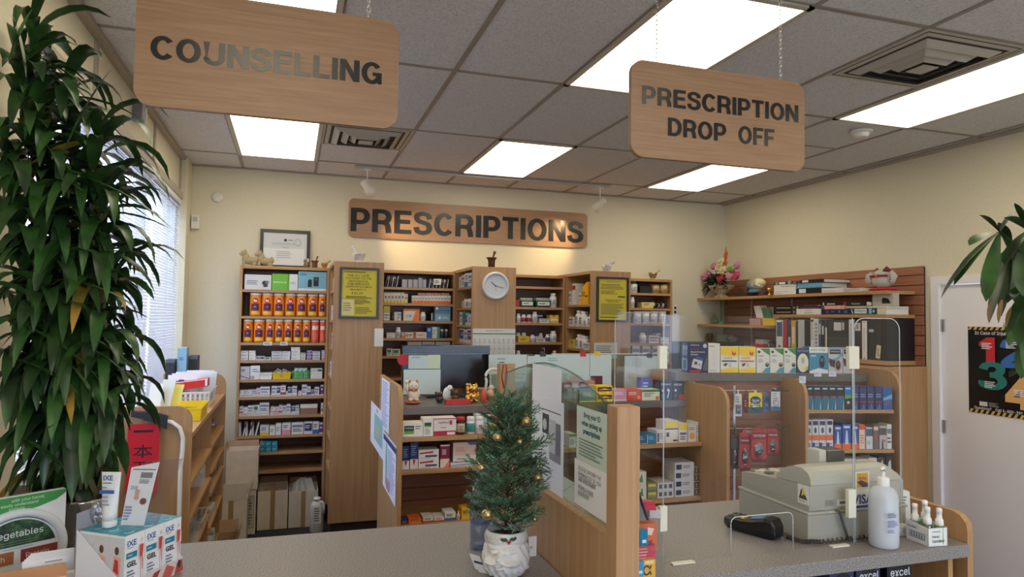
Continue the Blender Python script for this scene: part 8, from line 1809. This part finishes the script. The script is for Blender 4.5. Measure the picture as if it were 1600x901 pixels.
for px,py,bx_,by in((775,617,790,660),(842,634,810,665),(836,655,808,690),(866,680,815,710),(748,707,790,735),(857,757,805,770),(747,778,785,800),(852,716,812,745),(850,795,805,815),(800,622,800,670),(755,735,790,765)):
 A,B_=P(bx_,by,'y',-4.66),P(px,py,'y',-4.68);d=(B_-A);L_=d.length;d.normalize();m=NG[px%3]
 sprig(A,d,L_,m)
 for s2 in range(9):
  g=.1+.09*s2;sd=V((-d.z,rng.uniform(-.3,.3),d.x))*(1 if s2%2 else-1);sprig(A+d*L_*g,(d*.9+sd*.6).normalized(),L_*(.35-.02*s2),m)
fb.build('foliage',t)
first=None
BEL=M((186,160,112),.28,.85)
for k,(px,py,r)in enumerate(((777,683,.0115),(752,730,.0145),(822,658,.0125),(840,745,.0150),(761,803,.0145),(835,810,.0105),(812,690,.008))):
 p=P(px,py,'y',-4.715 if 760<px<830 else-4.66);tt=thing('brass_bell',p-EZ*r,'round brass jingle bell on the small tree, %s'%('upper left','far left middle','upper right','far right middle','lower left','lower right','small one among upper branches')[k],'bell','brass jingle bells on the small tree')
 MB().ell(p,r,BEL,22,14).build('bell_body',tt)
 b=MB().lathe(p,[(r*1.003,-.0004),(r*1.06,0),(r*1.003,.0004)],BEL,24).ell(p+V((r*.42,-r*.84,r*.34)),r*.13,INK,8,6).ell(p+V((-r*.42,-r*.84,-r*.3)),r*.13,INK,8,6).box(p.x-r*.6,p.x+r*.6,p.y-r*.99,p.y-r*.9,p.z-r*.38,p.z-r*.32,INK);b.build('bell_band',tt)
 MB().tube([p+EZ*r,p+EZ*(r+.006),p+(tb+V((0,0,p.z-tb.z+.02))-p)*.4+EZ*.008],.0009,GOLD,5).build('bell_loop',tt)
x_=Xat(751,-4.42,1.16);c=V((x_,-4.42,ZC+.0006));hh=Zat(736,x_,-4.42)-c.z;r=.0325
t=thing('water_bottle',c,'clear bluish plastic bottle with blue cap behind small tree','bottle')
b=MB().lathe(c,[(r*.8,0),(r,.006),(r,hh*.10),(r*.97,hh*.12),(r,hh*.14),(r,hh*.30),(r*.97,hh*.32),(r,hh*.34),(r,hh*.66),(r*.9,hh*.76),(r*.55,hh*.86),(r*.42,hh*.90)],PETB,30);b.build('body',t)
MB().lathe(c,[(r*1.005,hh*.34),(r*1.01,hh*.345),(r*1.01,hh*.62),(r*1.005,hh*.625)],clear('pale_blue_label_film',(190,206,240),.2,.12),30).build('label',t)
MB().lathe(c,[(r*.44,hh*.885),(r*.47,hh*.89),(r*.47,hh*.98),(r*.40,hh)],M((120,160,206),.35),22).build('cap',t)
MB().tube([c+V((-.012,-.004,hh*.97)),c+V((-.02,-.006,hh*1.04)),c+V((-.012,-.004,hh*1.09)),c+V((.008,0,hh*1.08)),c+V((.014,0,hh*1.0))],.003,M((130,170,214),.35),8).build('cap_loop',t)
b=MB().obox((1.425,-4.60,ZC+.0006),V((.6,-.8,0)).normalized(),V((.8,.6,0)).normalized(),V((-.35,.2,.9)).normalized(),.018,.0005,.045,WHITE).obox((1.43,-4.622,ZC+.0006),V((.7,-.7,0)).normalized(),V((.7,.7,0)).normalized(),V((-.5,.1,.75)).normalized(),.016,.0005,.03,WHITE)
b.obox((1.422,-4.605,ZC+.020),V((.6,-.8,0)).normalized(),V((.8,.6,0)).normalized(),V((-.35,.2,.9)).normalized(),.0185,.0009,.006,M((50,60,120)));b.build('price_tag',None,'white tags leaning on the left side of face planter','tag')
p0,p1=P(826,838,'y',-4.615),P(838,868,'y',-4.615);b=MB().box(p0 .x,p1 .x,-4.6156,-4.615,p1 .z,p0 .z,WHITE);b.ell(((p0 .x+p1 .x)/2-.004,-4.616,(p0 .z+p1 .z)/2-.002),(.004,.001,.003),GOLD,8,6);b.build('hang_tag',None,'white hang tag behind the right side of face planter','tag')
